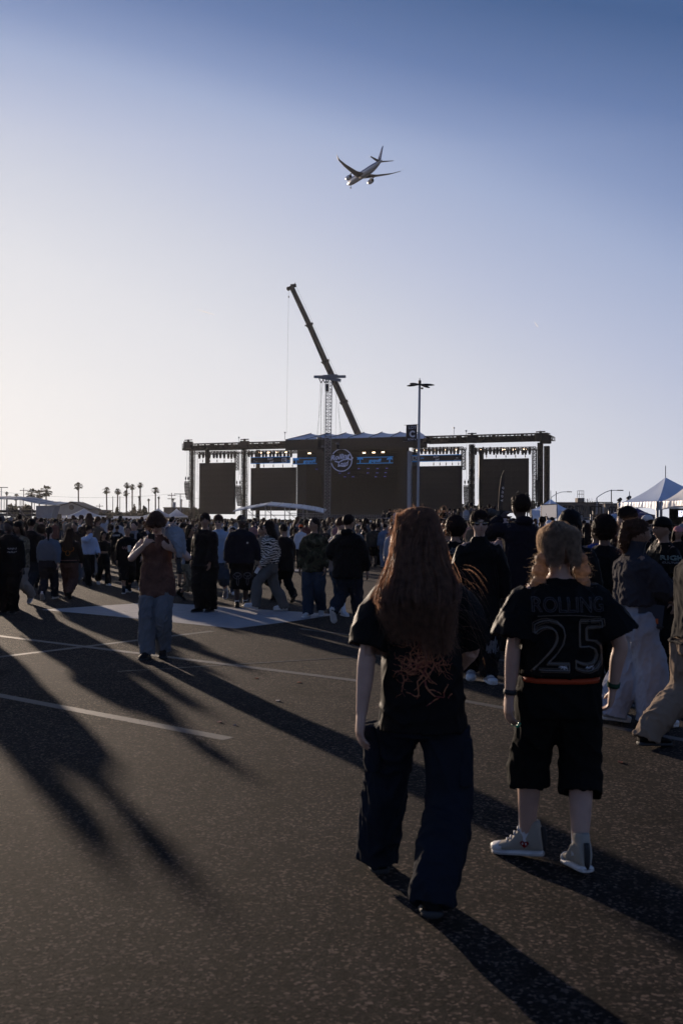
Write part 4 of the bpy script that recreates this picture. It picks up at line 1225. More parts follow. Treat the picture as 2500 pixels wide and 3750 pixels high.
m_ = MB(); m_.box((foot.x + 2, foot.y, 1.9), (12, 2.8, 1.6)); m_.box((foot.x + 4, foot.y, 3.2), (4, 2.6, 1.8)); m_.build('carrier', M_boom, t)
for i in range(5):
    m_ = MB(); x = foot.x - 3 + i * 2.4
    m_.tube((x, foot.y - 1.45, .65), (x, foot.y - 1.0, .65), .65, 14); m_.build('wheel', M_steel, t)

# ---------- lamp post with banner
Y = 75.; b = at(1527, 1905, Y); tp = at(1536, 1402, Y)
M_post = mat('post_paint', (.27, .28, .31), .45, .3, noise=(2, .1))
t = thing('lamp_post', (b.x, b.y, 0), 'tall grey parking lot lamp post with four lamp heads and a banner', 'lamp post')
m_ = MB(); m_.tube((b.x, b.y, 0), tp, .105, 4, .085); m_.build('pole', M_post, t)
m_ = MB(); m_.tube((b.x, b.y, 0), (b.x, b.y, .8), .35, 12); m_.build('base', M_grey, t)
m_ = MB(); m_.box(tp + UP * .05, (.2, .2, .25)); m_.tube(tp, tp + UP * .35, .03, 4); A = at(1545, 1422, Y); m_.tube(tp - UP * .4, A, .03, 4); m_.box(A, (.15, .15, .12)); m_.build('pole_cap', M_steel, t)
for ex, ey, dy in ((1490, 1413, -.5), (1500, 1405, .6), (1589, 1410, .5), (1572, 1419, -.6)):
    E_ = at(ex, ey, Y + dy); S_ = tp - UP * .12
    nm = NM(); o0 = np.array(t.location); a_, b_ = np.array(S_) - o0, np.array(E_) - o0
    limb(nm, [a_ + (b_ - a_) * q for q in (.04, .2, .5, .8, 1)], [(.05, .05), (.17, .06), (.24, .085), (.17, .07), (.06, .03)], 10, 2, ref=np3(0, 1, 0))
    V_, F_ = nm.arr(); mesh_obj('lamp_head', V_, F_, M_steel, t)
m_ = MB(); A, B = at(1478, 1557, Y), at(1533, 1554, Y); m_.tube(A, B, .022, 5); m_.tube(at(1475, 1617, Y), at(1530, 1616, Y), .015, 5); m_.build('banner_arm', M_alu, t)
q = [at(1487, 1557, Y - .03), at(1527, 1555.5, Y - .03), at(1525, 1617, Y - .03), at(1485, 1616, Y - .03)]
m_ = MB(); m_.slab(q, (0, .02, 0)); ban = m_.build('banner', mat('banner_brown', (.028, .018, .016), .7), t)
for s, cx, cy, w, h, of in (('LOT', 1509.5, 1565.5, 28, 11, .0), ('C', 1508, 1589, 20, 25, .05), ('ROW 4', 1507.5, 1609, 30, 7, .01)):
    c = at(cx, cy, Y - .045); sc = Y / F
    text_obj(s, 'lettering', 1, M_print_w, ban, c, Vector((1, 0, 0.0)), Vector((0, -1, 0)), width=w * sc, height=h * sc, offset=of)

# ---------- white peaked tents
M_tent = M_white
M_tentb = mat('blue_shade_tinted_vinyl', (.62, .72, .88), .5, noise=(1.5, .06), bump=(3, .5, .03), trans=.25)  # white vinyl tinted blue: the shaded side is put into its colour
M_tentfar = mat('bright_tent_vinyl', (.80, .82, .86), .5, noise=(.6, .05), trans=.55)
def peak_tent(corners, apex, eave, lab, m=M_tent, val=.35, group='white peaked event tents', poles=True, n=10, name='event_tent', arch=0., walls=()):
    C4 = [Vector((c[0], c[1], eave)) for c in corners]; ap = Vector(apex)
    ctr = sum(C4, Vector((0, 0, 0))) / 4
    t = thing(name, (ctr.x, ctr.y, 0), lab, 'tent', group)
    m_ = MB()
    for k in range(4):
        a, b = C4[k], C4[(k + 1) % 4]; V = []; Fc = []
        for i in range(n + 1):
            s = i / n
            for j in range(n + 1):
                e = a.lerp(b, j / n); p = e.lerp(ap, s)
                rid = abs(j / n - .5) * 2
                z = eave + (ap.z - eave) * (s ** 1.55 * .85 + s * .15) - .05 * (1 - rid) * (1 - s) * 3 * s
                V.append((p.x, p.y, z))
        for i in range(n):
            for j in range(n): q = i * (n + 1) + j; Fc.append((q, q + 1, q + n + 2, q + n + 1))
        m_.add(V, Fc)
    m_.build('canopy', m, t, smooth=True)
    m_ = MB(); r = np.random.default_rng(5)
    for k in range(4):
        a, b = C4[k], C4[(k + 1) % 4]; nn = 40
        out = (a + b) / 2 - ctr; out.z = 0; out.normalize()
        V = []; Fc = []
        for i in range(nn + 1):
            p = a.lerp(b, i / nn); w = .03 * sin(i * 2.1 + k) + .02 * r.normal(); u = i / nn
            dr = val * (1 - arch * sin(pi * u) ** .6) if arch else val
            V += [(p.x, p.y, p.z - .0), (p.x + out.x * (.05 + w), p.y + out.y * (.05 + w), p.z - dr)]
        for i in range(nn): Fc.append((2 * i, 2 * i + 2, 2 * i + 3, 2 * i + 1))
        m_.add(V, Fc)
    m_.build('valance', m, t, smooth=True)
    if poles:
        for k in range(4):
            m_ = MB(); c = C4[k]; m_.tube((c.x, c.y, 0), (c.x, c.y, eave), .06, 8); m_.build('tent_pole', M_alu, t)
    m_ = MB(); m_.tube(ap - UP * .3, ap + UP * .55, .02, 4); m_.build('finial', M_alu, t)
    for k in walls:
        a, b = C4[k], C4[(k + 1) % 4]; V = []; nn = 30; Fc = []
        for i in range(nn + 1):
            p = a.lerp(b, i / nn); o_ = .05 * sin(i * 1.3)
            V += [(p.x + o_, p.y + o_ * .4, 0), (p.x + o_, p.y, eave - .05)]
        for i in range(nn): Fc.append((2 * i, 2 * i + 2, 2 * i + 3, 2 * i + 1))
        m_ = MB(); m_.add(V, Fc); m_.build('side_wall', m, t, smooth=True)
    return t
def small_tent(px, py, w_px, Y, eave, lab, rz=.5, m=None, **k):
    m = m or M_tentfar
    ap = at(px, py, Y); hw = w_px * Y / F / 2 / (abs(cos(rz)) + abs(sin(rz)))
    cs = []
    for sx, sy in ((-1, -1), (1, -1), (1, 1), (-1, 1)):
        v = Vector((sx * hw, sy * hw, 0)); v.rotate(Matrix.Rotation(rz, 3, 'Z')); cs.append((ap.x + v.x, ap.y + v.y))
    return peak_tent(cs, ap, eave, lab, m, n=6, **k)
small_tent(308, 1862, 150, 250, 2.5, 'widest of the white tents on the left, left of the youth with the phone', .3, group='white tents beyond the crowd')
small_tent(580, 1861, 110, 240, 2.5, 'white peaked tent directly behind the head of the youth with the phone', .7, group='white tents beyond the crowd')
small_tent(647, 1862, 84, 240, 2.5, 'white peaked tent nearest to the left end of the stage', .7, group='white tents beyond the crowd')
# two large tents at the right edge, walked past on their left side
c1, c2 = at(2265, 1905, 48.3), at(2405, 1905, 44.6); c3 = Vector((14.75, 40.9, 0)); off = Vector((3.6, .7, 0))
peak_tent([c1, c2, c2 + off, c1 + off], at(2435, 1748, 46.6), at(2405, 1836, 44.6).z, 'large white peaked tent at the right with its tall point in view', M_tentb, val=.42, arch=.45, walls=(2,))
peak_tent([c2 + Vector((.12, -.15, 0)), c3, c3 + off, c2 + off + Vector((.12, -.15, 0))], at(2540, 1752, 42.6), at(2405, 1836, 44.6).z, 'large white tent cut off by the right edge, over the lit BEA sign', M_tent, val=.42, arch=.45)
# pole with warning lamps beside the tent
for px, y in ((2268, 1832), (2302, 1824)):
    A = at(px, y, 52); t = thing('spotlight', (A.x, A.y, 0), 'black stage lamp on a stand ' + ('at the left corner of the large tents' if px < 2300 else 'just above the edge of the first large tent'), 'lamp', 'black lamps beside the large tents')
    m_ = MB(); m_.tube((A.x, A.y, 0), (A.x, A.y, A.z - .2), .03, 5); m_.build('stand', M_steel, t)
    m_ = MB(); m_.tube(A + Vector((-.08, 0, -.06)), A + Vector((.07, 0, .10)), .12, 8, .08); m_.box(A + Vector((-.02, 0, -.14)), (.2, .2, .10)); m_.build('lamp_body', M_black, t)
for px, y in ((1930, 1812), (1900, 1806)):
    A = at(px, y, 58); t = thing('spotlight', (A.x, A.y, 0), 'black moving lamp on a stand ' + ('right' if px > 1910 else 'left') + ' of the pair above the tall photographer', 'lamp', 'black lamps above the photographer')
    m_ = MB(); m_.tube((A.x, A.y, 0), (A.x, A.y, A.z - .3), .04, 5); m_.box((A.x, A.y, A.z - .3), (.24, .2, .05)); m_.build('stand', M_steel, t)
    m_ = MB(); m_.tube(A + Vector((-.10, 0, .08)), A + Vector((.08, 0, -.10)), .11, 8, .08); m_.box(A - UP * .24, (.22, .2, .10)); m_.build('lamp_body', M_black, t)
# sequin wall and neon sign
A = at(2448, 1862, 46.5); B = at(2560, 1862, 43.2); zb = 0
M_seq = mat('black_sequins', (.03, .028, .025), .25, .7, bump=(26, 1., .05), noise=(30, .8))
t = thing('sequin_wall', (A.x, A.y, 0), 'shimmering black sequin wall under the right hand tent', 'wall')
m_ = MB(); m_.slab([(A.x, A.y, .1), (B.x, B.y, .1), (B.x, B.y, B.z), (A.x, A.y, A.z)], (.05, .12, 0)); m_.build('backing', M_black, t)
seq = None; dd = (B - A); nx_, nz_ = 20, 18
m_ = MB(); r = np.random.default_rng(2)
for i in range(nx_ * 3):
    for j in range(nz_ * 3):
        p = Vector((A.x, A.y, 0)) + Vector((dd.x, dd.y, 0)) * ((i + .5) / (nx_ * 3)); z = .15 + (A.z - .2) * (j + .5) / (nz_ * 3)
        nrm = Vector((r.normal() * .35 - .3, -1, r.normal() * .35)).normalized(); a1 = nrm.orthogonal().normalized() * .028; b1 = nrm.cross(a1)
        c = Vector((p.x, p.y - .05, z)); m_.add([c + a1, c + b1, c - a1, c - b1], [(0, 1, 2, 3)])
o_ = m_.build('sequin', M_seq, t); o_['kind'] = 'stuff'
M_neon = mat('white_neon', (.9, .9, 1), .3, emit=((.86, .88, 1), 1.0))
c = at(2494, 1881, 44.0)
t = thing('neon_sign', c, 'white outlined neon letters starting BEA at the right edge', 'sign')
def outline_text(s, name, height, m, parent, origin, xdir, up, rad, align='LEFT', width=None, offset=0.0, project=None, spacing=1.0):
    cu = bpy.data.curves.new(name, 'FONT'); cu.body = s; cu.size = 1; cu.align_x = align; cu.align_y = 'CENTER'; cu.fill_mode = 'NONE'; cu.resolution_u = 3; cu.offset = offset; cu.space_character = spacing
    o = bpy.data.objects.new(name, cu); col.objects.link(o); bpy.context.view_layer.update()
    me = bpy.data.meshes.new_from_object(o.evaluated_get(bpy.context.evaluated_depsgraph_get())); bpy.data.objects.remove(o)
    V = np.array([v.co[:] for v in me.vertices]); E = [tuple(e.vertices) for e in me.edges]
    sy = height / max(np.ptp(V[:, 1]), 1e-6); sx = (width / np.ptp(V[:, 0])) if width else sy
    V[:, 1] -= (V[:, 1].max() + V[:, 1].min()) / 2
    if align == 'CENTER': V[:, 0] -= (V[:, 0].max() + V[:, 0].min()) / 2
    m_ = MB(); o0 = Vector(origin); xd, ud = Vector(xdir), Vector(up)
    for a, b in E:
        n_ = 3 if project else 1
        P_ = [(V[a] * (1 - q / n_) + V[b] * (q / n_)) for q in range(n_ + 1)]
        Q_ = [o0 + xd * (p[0] * sx) + ud * (p[1] * sy) for p in P_]
        if project: Q_ = [project(q) for q in Q_]
        for p, q in zip(Q_[:-1], Q_[1:]):
            if p is not None and q is not None: m_.tube(p, q, rad, 4)
    return m_, V
dd_ = Vector((dd.x, dd.y, 0)).normalized()
m_, _ = outline_text('BEA', 'neon_letter', .27, M_neon, t, at(2474, 1881, 44.6) - Vector((0, .3, 0)), dd_ * 1.0 + Vector((.0, 0, 0)), UP, .009, width=.52); m_.build('neon_letter', M_neon, t)
m_, _ = outline_text('BEA', 'neon_letter', .21, M_neon, t, at(2475.5, 1881, 44.6) - Vector((0, .3, 0)), dd_, UP, .005, width=.46, offset=-.03); m_.build('neon_letter', M_neon, t)
# red and blue canopy
M_rb = mat('red_and_blue_canopy', (.05, .04, .14), .6)
n_ = M_rb.node_tree.nodes; l_ = M_rb.node_tree.links; tc_ = n_.new('ShaderNodeTexCoord'); sp_ = n_.new('ShaderNodeSeparateXYZ'); l_.new(tc_.outputs['Object'], sp_.inputs[0])
r_ = ramp(n_, [(.0, (.02, .022, .10)), (.62, (.03, .022, .11)), (.80, (.20, .03, .035)), (1, (.28, .03, .03))], 'LINEAR'); mr_ = n_.new('ShaderNodeMapRange'); mr_.inputs[1].default_value = 2.0; mr_.inputs[2].default_value = 3.0
l_.new(sp_.outputs['Z'], mr_.inputs[0]); l_.new(mr_.outputs[0], r_.inputs[0]); l_.new(r_.outputs[0], n_['Principled BSDF'].inputs['Base Color'])
Y = 50.; ap = at(2303, 1840, Y); cs = []
for px, dy in ((2222, -.4), (2392, -1.2), (2345, 1.3), (2250, 1.2)):
    q = at(px, 1885, Y + dy); cs.append((q.x, q.y))
t = peak_tent(cs, ap, at(2300, 1885, Y).z, 'dark red and blue sponsor canopy in front of the large white tent', M_rb, val=.16, group='', n=8, name='sponsor_canopy')
if 'group' in t: del t['group']
for x in (2262, 2355):
    m_ = MB(); r = np.random.default_rng(x)
    for k in range(14): m_.box(at(x - 14 + k * 2.1, 1878 + r.uniform(-1, 1), Y - 1.35), (.02, .01, .045))
    o_ = m_.build('printed_line', M_print_w, t); o_['kind'] = 'stuff'
# tent with blue shade put into its colour, and a white projection screen
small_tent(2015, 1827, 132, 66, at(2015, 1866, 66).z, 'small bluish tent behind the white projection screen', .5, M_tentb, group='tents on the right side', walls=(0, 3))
Y = 62.; q = [at(1980, 1849, Y), at(2038, 1846, Y), at(2038, 1897, Y), at(1980, 1898, Y)]
t = thing('projection_screen', (q[3].x, q[3].y, 0), 'blank white projection screen in front of the small bluish tent', 'screen')
m_ = MB(); m_.slab(q, (0, .03, 0)); m_.build('screen_sheet', mat('screen_white', (.8, .8, .8), .6, trans=.5), t)
m_ = MB()
for p in (q[0], q[1]): m_.tube((p.x, p.y, 0), p, .03, 5)
m_.tube(q[0], q[1], .03, 5); m_.tube(q[3], q[2], .03, 5); m_.build('frame', M_alu, t)
# ---------- feather flag
Y = 55.; t = thing('feather_flag', gnd(1820, 1905 + 1.62 * F / Y), 'tall black feather flag with white LOUD lettering', 'flag')
pts = [(1822, 1900), (1824, 1850), (1828, 1790), (1836, 1742), (1844, 1722)]
V = []; Fc = []
w_ = [13, 14, 15, 12, 1]
m_ = MB(); P_ = [at(x, y, Y) for x, y in pts]; m_.path([Vector((P_[0].x, P_[0].y, 0))] + P_, .02, 5); m_.build('flag_pole', M_steel, t)
for (x, y), w in zip(pts, w_): V += [at(x, y, Y - .02), at(x + w, y + 2, Y - .06)]
for i in range(4): Fc.append((2 * i, 2 * i + 1, 2 * i + 3, 2 * i + 2))
m_ = MB(); m_.add(V, Fc); m_.add([v + Vector((0, .012, 0)) for v in V], Fc); m_.build('flag_cloth', M_black, t)
for i, ch in enumerate('LOUD'):
    text_obj(ch, 'lettering', 1, M_print_w, t, at(1836 + i * 1.6, 1832 - i * 15, Y - .10), Vector((.12, 0, 1)).normalized(), Vector((0, -1, 0)), width=.13, height=.11, shear=.2, offset=.03, tilt=0)
# ---------- viewing platform with railing
def platform(x0, x1, yt, Y, lab, n, steps=False):
    a, b = at(x0, yt, Y), at(x1, yt, Y); t = thing('viewing_platform', ((a.x + b.x) / 2, Y, 0), lab, 'platform', 'railed platforms on the right side')
    z = a.z; m_ = MB(); m_.tube(a, Vector((b.x, b.y, z)), .03, 5); m_.tube(a - UP * .16, Vector((b.x, b.y, z - .16)), .022, 5); m_.tube(a - UP * .95, Vector((b.x, b.y, z - .95)), .03, 5)
    for i in range(n * 6 + 1):
        p = a.lerp(b, i / (n * 6)); m_.tube((p.x, p.y, z - .95), (p.x, p.y, z - .16), .010, 4)
    m_.build('railing', M_alu, t)
    for i in range(n + 1):
        p = a.lerp(b, i / n); m_ = MB(); m_.tube((p.x, p.y, z - 1.0), (p.x, p.y, z), .035, 6); m_.build('rail_post', M_alu, t)
    m_ = MB(); m_.box(((a.x + b.x) / 2, Y + 3.2, z - 1.06), (abs(b.x - a.x), 6.4, .12)); m_.build('deck', M_steel, t)
    m_ = MB(); m_.box(((a.x + b.x) / 2, Y + .05, (z - 1.12) / 2), (abs(b.x - a.x), .06, z - 1.12)); m_.build('skirt', M_black, t)
    if steps:
        m_ = MB()
        for dy in (0, 1.1):
            m_.tube((b.x, b.y + dy, z), (b.x + 1.4, b.y + dy, z - .9), .03, 5); m_.tube((b.x, b.y + dy, z - .4), (b.x + 1.4, b.y + dy, z - 1.25), .03, 5)
            for i in range(5): m_.tube((b.x + .3 * i, b.y + dy, z - .19 * i), (b.x + .3 * i, b.y + dy, z - .19 * i - .9), .015, 4)
        m_.build('stair_rail', M_alu, t)
        for i in range(5): m_ = MB(); m_.box((b.x + .3 * i, b.y + .55, z - 1.1 - .19 * i), (.28, 1.0, .04)); m_.build('step', M_steel, t)
    return t, z - 1.0
PLAT1, PZ1 = platform(1385, 1694, 1898, 62, 'long railed platform behind the long haired girl in front', 8)
PLAT2, PZ2 = platform(1698, 1842, 1890, 60, 'railed platform with stairs behind the man in sunglasses', 4, True)
PLAT3, PZ3 = platform(2108, 2216, 1896, 70, 'white railed platform in front of the far equipment frames', 4)
# equipment frames (tall dark racks) on the right
for i, (x0, x1, y0) in enumerate(((2062, 2094, 1853), (2098, 2134, 1853), (2162, 2201, 1855), (2229, 2264, 1857))):
    Y = 95.; a, b = at(x0, y0, Y), at(x1, y0, Y)
    t = thing('equipment_rack', ((a.x + b.x) / 2, Y, 0), ['leftmost', 'second from left', 'third from left', 'rightmost'][i] + ' of the dark equipment racks below the far building', 'rack', 'dark equipment racks on the right')
    m_ = MB()
    for q in np.linspace(0, 1, 4): p = a.lerp(b, q); m_.tube((p.x, p.y, 0), (p.x, p.y, a.z), .05, 4)
    for z in np.linspace(.6, a.z, 4): m_.tube((a.x, a.y, z), (b.x, b.y, z), .05, 4)
    m_.build('frame', M_steel, t)
    for k in range(5):
        m_ = MB(); q = a.lerp(b, (k + .5) / 5); m_.box((q.x, q.y + .3, 1.5), (.14, .3, rng.uniform(1.2, 2.3))); m_.build('rack_unit', M_steel if k % 2 else M_grey, t)
t = thing('white_trailer', at(2150, 1905, 80).to_2d().to_3d(), 'long low white trailer behind the railed platform on the right', 'trailer')
a, b = at(2112, 1900, 80), at(2260, 1900, 80); m_ = MB(); m_.box(((a.x + b.x) / 2, 81, .95), (b.x - a.x, 2, 1.5)); m_.build('body', M_white, t)
for i in range(2): m_ = MB(); m_.tube((a.x + 1 + i * 1.2, 79.9, .35), (a.x + 1 + i * 1.2, 80.2, .35), .35, 12); m_.build('wheel', M_bsole, t)
M_shel = mat('shelter_roofing', (.30, .33, .39), .4, noise=(.8, .12))
# ---------- small scaffolds with fabric roofs in the crowd
def canopy(pts, Y, depth, posts, lab, ybase=1905, m=M_shel, drop=.25, thick=.12):
    P_ = [at(x, y, Y) for x, y in pts]; c = sum(P_, Vector((0, 0, 0))) / len(P_)
    t = thing('scaffold_shelter', (c.x, c.y, 0), lab, 'shelter')
    m_ = MB(); V = []; Fc = []; n = len(P_)
    for p in P_: V += [p, p + Vector((.3, depth, .45)), p - UP * thick, p + Vector((.3, depth, .45 - thick))]
    for i in range(n - 1):
        k = 4 * i; Fc += [(k, k + 4, k + 5, k + 1), (k + 2, k + 3, k + 7, k + 6), (k, k + 2, k + 6, k + 4), (k + 1, k + 5, k + 7, k + 3)]
    Fc += [(0, 1, 3, 2), (4 * n - 4, 4 * n - 2, 4 * n - 1, 4 * n - 3)]
    m_.add(V, Fc); m_.build('roof', m, t)
    m_ = MB()
    for i in range(1, 9):
        s = i / 9 * (n - 1); k = int(s); p = P_[k].lerp(P_[min(k + 1, n - 1)], s - k); m_.tube(p + UP * .05, p + Vector((.3, depth, .5)), .035, 4)
    m_.build('roof_batten', M_alu, t)
    for px in posts:
        y = np.interp(px, [q[0] for q in pts], [q[1] for q in pts]); p = at(px, y, Y)
        for d_ in (0, depth):
            m_ = MB(); m_.tube((p.x + .3 * (d_ > 0), p.y + d_, 0), (p.x + .3 * (d_ > 0), p.y + d_, p.z), .05, 6); m_.build('post', M_alu, t)
    m_ = MB()
    for i in range(len(posts) - 1):
        a, b = at(posts[i], 1905, Y), at(posts[i + 1], 1905, Y)
        for z in (1.2, 2.2): m_.tube((a.x, a.y, z), (b.x, b.y, z), .035, 4); m_.tube((a.x, a.y + depth, z), (b.x, b.y + depth, z), .035, 4)
        m_.tube((a.x, a.y, 2.9), (b.x, b.y, 1.0), .03, 4)
    m_.build('brace', M_alu, t)
    return t
canopy([(853, 1871), (915, 1859), (975, 1849), (1040, 1854), (1100, 1860), (1150, 1868), (1184, 1877)], 120, 5, (902, 972, 1043, 1110), 'low scaffold shelter with pale slanting roof left of the lattice tower')
t = canopy([(-60, 1824), (20, 1826), (75, 1828), (110, 1836), (150, 1844), (207, 1848)], 150, 6, (-40, 28, 75, 118), 'curved grey side stage roof at the left edge beyond the crowd', m=M_grey)
m_ = MB(); a, b = at(133, 1852, 151), at(203, 1850, 151); m_.slab([(a.x, a.y, 0), (b.x - 1.2, b.y, 0), (b.x, b.y, b.z), (a.x, a.y, a.z)], (0, 3, 0)); m_.build('side_wall', M_grey, t)
m_ = MB(); a, b = at(-40, 1870, 150), at(132, 1870, 150)
for z in (a.z, a.z - .5): m_.slab([(a.x, a.y, z - .3), (b.x, b.y, z - .3), (b.x, b.y, z + .1), (a.x, a.y, z + .1)], (0, .1, 0))
m_.build('drape', M_black, t)
# white hoarding and pale low walls
for (x0, x1, y0, Y, lab) in ((415, 540, 1890, 245, 'long low white hoarding behind the crowd on the left'), (228, 390, 1888, 262, 'pale boxy trailer row behind the widest left tent'), (160, 226, 1882, 255, 'grey fence panel at the end of the side stage')):
    a, b = at(x0, y0, Y), at(x1, y0, Y); t = thing('hoarding', ((a.x + b.x) / 2, Y, 0), lab, 'hoarding')
    n = 8
    for i in range(n):
        m_ = MB(); p, q = a.lerp(b, i / n), a.lerp(b, (i + 1) / n); m_.box(((p.x + q.x) / 2, Y, a.z / 2), (q.x - p.x - .05, .12, a.z)); m_.build('panel', M_white if x0 != 160 else M_steel, t)
# ---------- houses, trees and poles on the skyline
M_stucco = mat('pale_stucco', (.36, .33, .30), .9, noise=(.5, .12)); M_roof = mat('brown_roof', (.09, .07, .06), .9, noise=(1, .2)); M_wall2 = mat('tan_wall', (.17, .145, .125), .9, noise=(.3, .2))
M_winglass = mat('dark_window', (.02, .022, .025), .2)
Y = 300.; a, b, c = at(195, 1862, Y), at(320, 1864, Y), at(262, 1841, Y)
t = thing('gabled_building', (c.x, c.y, 0), 'pale gabled building with a round vent behind the widest tent', 'building')
m_ = MB(); m_.slab([(a.x, Y, 0), (b.x, Y, 0), (b.x, Y, b.z), (c.x, Y, c.z), (a.x, Y, a.z)], (0, 14, 0)); m_.build('wall', M_stucco, t)
m_ = MB()
for p, q in ((a, c), (c, b)):
    e = (p - q).normalized() * .8
    u0, u1 = (p + (e if p is a else Vector((0, 0, 0)))), (q + ((q - p).normalized() * .8 if q is b else Vector((0, 0, 0)))); m_.slab([u0 - Vector((0, .5, 0)), u1 - Vector((0, .5, 0)), u1 + Vector((0, -.5, .4)), u0 + Vector((0, -.5, .4))], (0, 15, 0))
m_.build('roof', M_roof, t)
m_ = MB(); v = at(263, 1858, Y - .1); m_.tube(v - Vector((0, .15, 0)), v, .75, 16); m_.build('vent', M_roof, t)
def building(x0, x1, y0, Y, lab, depth=14, rows=0, cols=0, m=M_wall2, windows=True):
    a, b = at(x0, y0, Y), at(x1, y0, Y); t = thing('building', ((a.x + b.x) / 2, Y, 0), lab, 'building')
    m_ = MB(); m_.box(((a.x + b.x) / 2, Y + depth / 2, a.z / 2), (b.x - a.x, depth, a.z)); m_.build('wall', m, t)
    m_ = MB(); m_.box(((a.x + b.x) / 2, Y + depth / 2, a.z + .12), (b.x - a.x + .5, depth + .5, .24)); m_.build('parapet', M_roof, t)
    for i in range(cols):
        for j in range(rows):
            x = a.x + (b.x - a.x) * (i + .5) / cols; z = a.z * (j + .55) / rows
            m_ = MB(); m_.box((x, Y - .02, z), ((b.x - a.x) / cols * .5, .12, a.z / rows * .45)); f = m_.build('window', M_roof, t)
            m_ = MB(); m_.box((x, Y - .09, z), ((b.x - a.x) / cols * .42, .04, a.z / rows * .36)); m_.build('pane', M_winglass, f)
    return t
t = building(2012, 2192, 1842, 260, 'wide flat roofed tan building on the right skyline', rows=2, cols=9)
a = at(2128, 1801, 260); m_ = MB(); z0 = at(2128, 1842, 260).z; m_.box((a.x, 262, (z0 + a.z - 1.6) / 2), (1.75, 3, a.z - 1.6 - z0)); m_.build('stair_tower', M_wall2, t)
m_ = MB()
for dx in (-.8, -.3, .3, .8): m_.tube((a.x + dx, 261, a.z - 1.7), (a.x + dx, 261, a.z + .3), .06, 4)
for z in (a.z + .3, a.z - .6): m_.tube((a.x - .8, 261, z), (a.x + .8, 261, z), .06, 4)
m_.build('roof_cage', M_alu, t)
m_ = MB()
for i in range(12): x = 2140 + i * 4.2; p = at(x, 1842, 260); m_.tube(p, p + UP * rng.uniform(.3, 1.4), .035, 3)
m_.build('aerial', M_steel, t)
building(2214, 2268, 1846, 250, 'low tan building just left of the large tents', rows=1, cols=4)
building(330, 372, 1869, 320, 'small dark roofed building right of the gabled one', m=M_wall2, rows=1, cols=3)
building(600, 672, 1860, 330, 'dark low building behind the two white tents by the stage', m=M_roof, rows=1, cols=4)
M_leaf = mat('hedge_leaf', (.055, .052, .032), .8, noise=(3, .4), trans=.3); M_frond = mat('palm_frond', (.05, .05, .03), .7, noise=(2, .3), trans=.25); M_bark = mat('palm_bark', (.13, .10, .08), .9, noise=(3, .3))
def leaf_cloud(c, r, n, size, seed):
    g_ = np.random.default_rng(seed); m_ = MB()
    lumps = [(Vector((g_.uniform(-.6, .6) * r[0], g_.uniform(-.6, .6) * r[1], g_.uniform(-.35, .5) * r[2])), g_.uniform(.35, .7)) for _ in range(9)]
    for _ in range(n):
        l, s = lumps[g_.integers(9)]; v = Vector(g_.normal(size=3)).normalized() * g_.uniform(.55, 1.05)
        p = Vector(c) + l + Vector((v.x * r[0], v.y * r[1], v.z * r[2])) * s
        a = Vector(g_.normal(size=3)).normalized() * size * g_.uniform(.6, 1.3); b = a.orthogonal().normalized() * size * g_.uniform(.4, .9)
        m_.add([p - a, p + b, p + a, p - b], [(0, 1, 2, 3)])
    return m_
def bush(px, y0, wpx, Y, lab, seed, group='trees and bushes on the left skyline', n=700, name='leafy_tree'):
    top = at(px, y0, Y); w = wpx * Y / F / 2; t = thing(name, (top.x, Y, 0), lab, 'tree', group)
    zc = top.z * .55; m_ = leaf_cloud((top.x, Y, zc), (w, w * .7, top.z * .42), n, .42, seed); m_.build('crown', M_leaf, t)
    m_ = MB(); m_.tube((top.x, Y, 0), (top.x, Y, zc), .25, 6, .12)
    for a in range(4): m_.tube((top.x, Y, zc * .6), (top.x + cos(a * 1.6) * w * .5, Y + sin(a * 1.6) * w * .4, zc * 1.2), .1, 4, .04)
    m_.build('trunk', M_bark, t)
r = np.random.default_rng(11)
bl = [(150 + i * 26, 1874 + r.uniform(-12, 6), 44) for i in range(22)]
for i, (x, y, w) in enumerate(bl):
    bush(x, y, w, 318 + (i % 3) * 6, 'leafy brown green tree in the hazy row behind the white tents', 20 + i)
bush(429, 1853, 9, 312, 'narrow cypress left of the pair in the tree row', 61, '', n=300); bush(493, 1843, 9, 312, 'narrow cypress right of the pair in the tree row', 62, '', n=300)
bush(532, 1850, 24, 312, 'pale bush rising above the tree row behind the youth', 63, '', n=400)
for i, (x, y, w) in enumerate(((690, 1848, 40), (716, 1850, 36), (1698, 1838, 30), (1716, 1842, 24), (1745, 1838, 30), (1950, 1840, 30), (60, 1846, 60), (105, 1844, 44))):
    bush(x, y, w, 300, 'dark leafy tree seen ' + ['under the left speaker column', 'behind the left stage tower', 'in the gap left of the right speaker column', 'behind the right speaker column', 'in the gap before the far right screen', 'in the gap right of the far right screen', 'behind the side stage at the left edge', 'behind the right part of the side stage'][i], 70 + i, '')
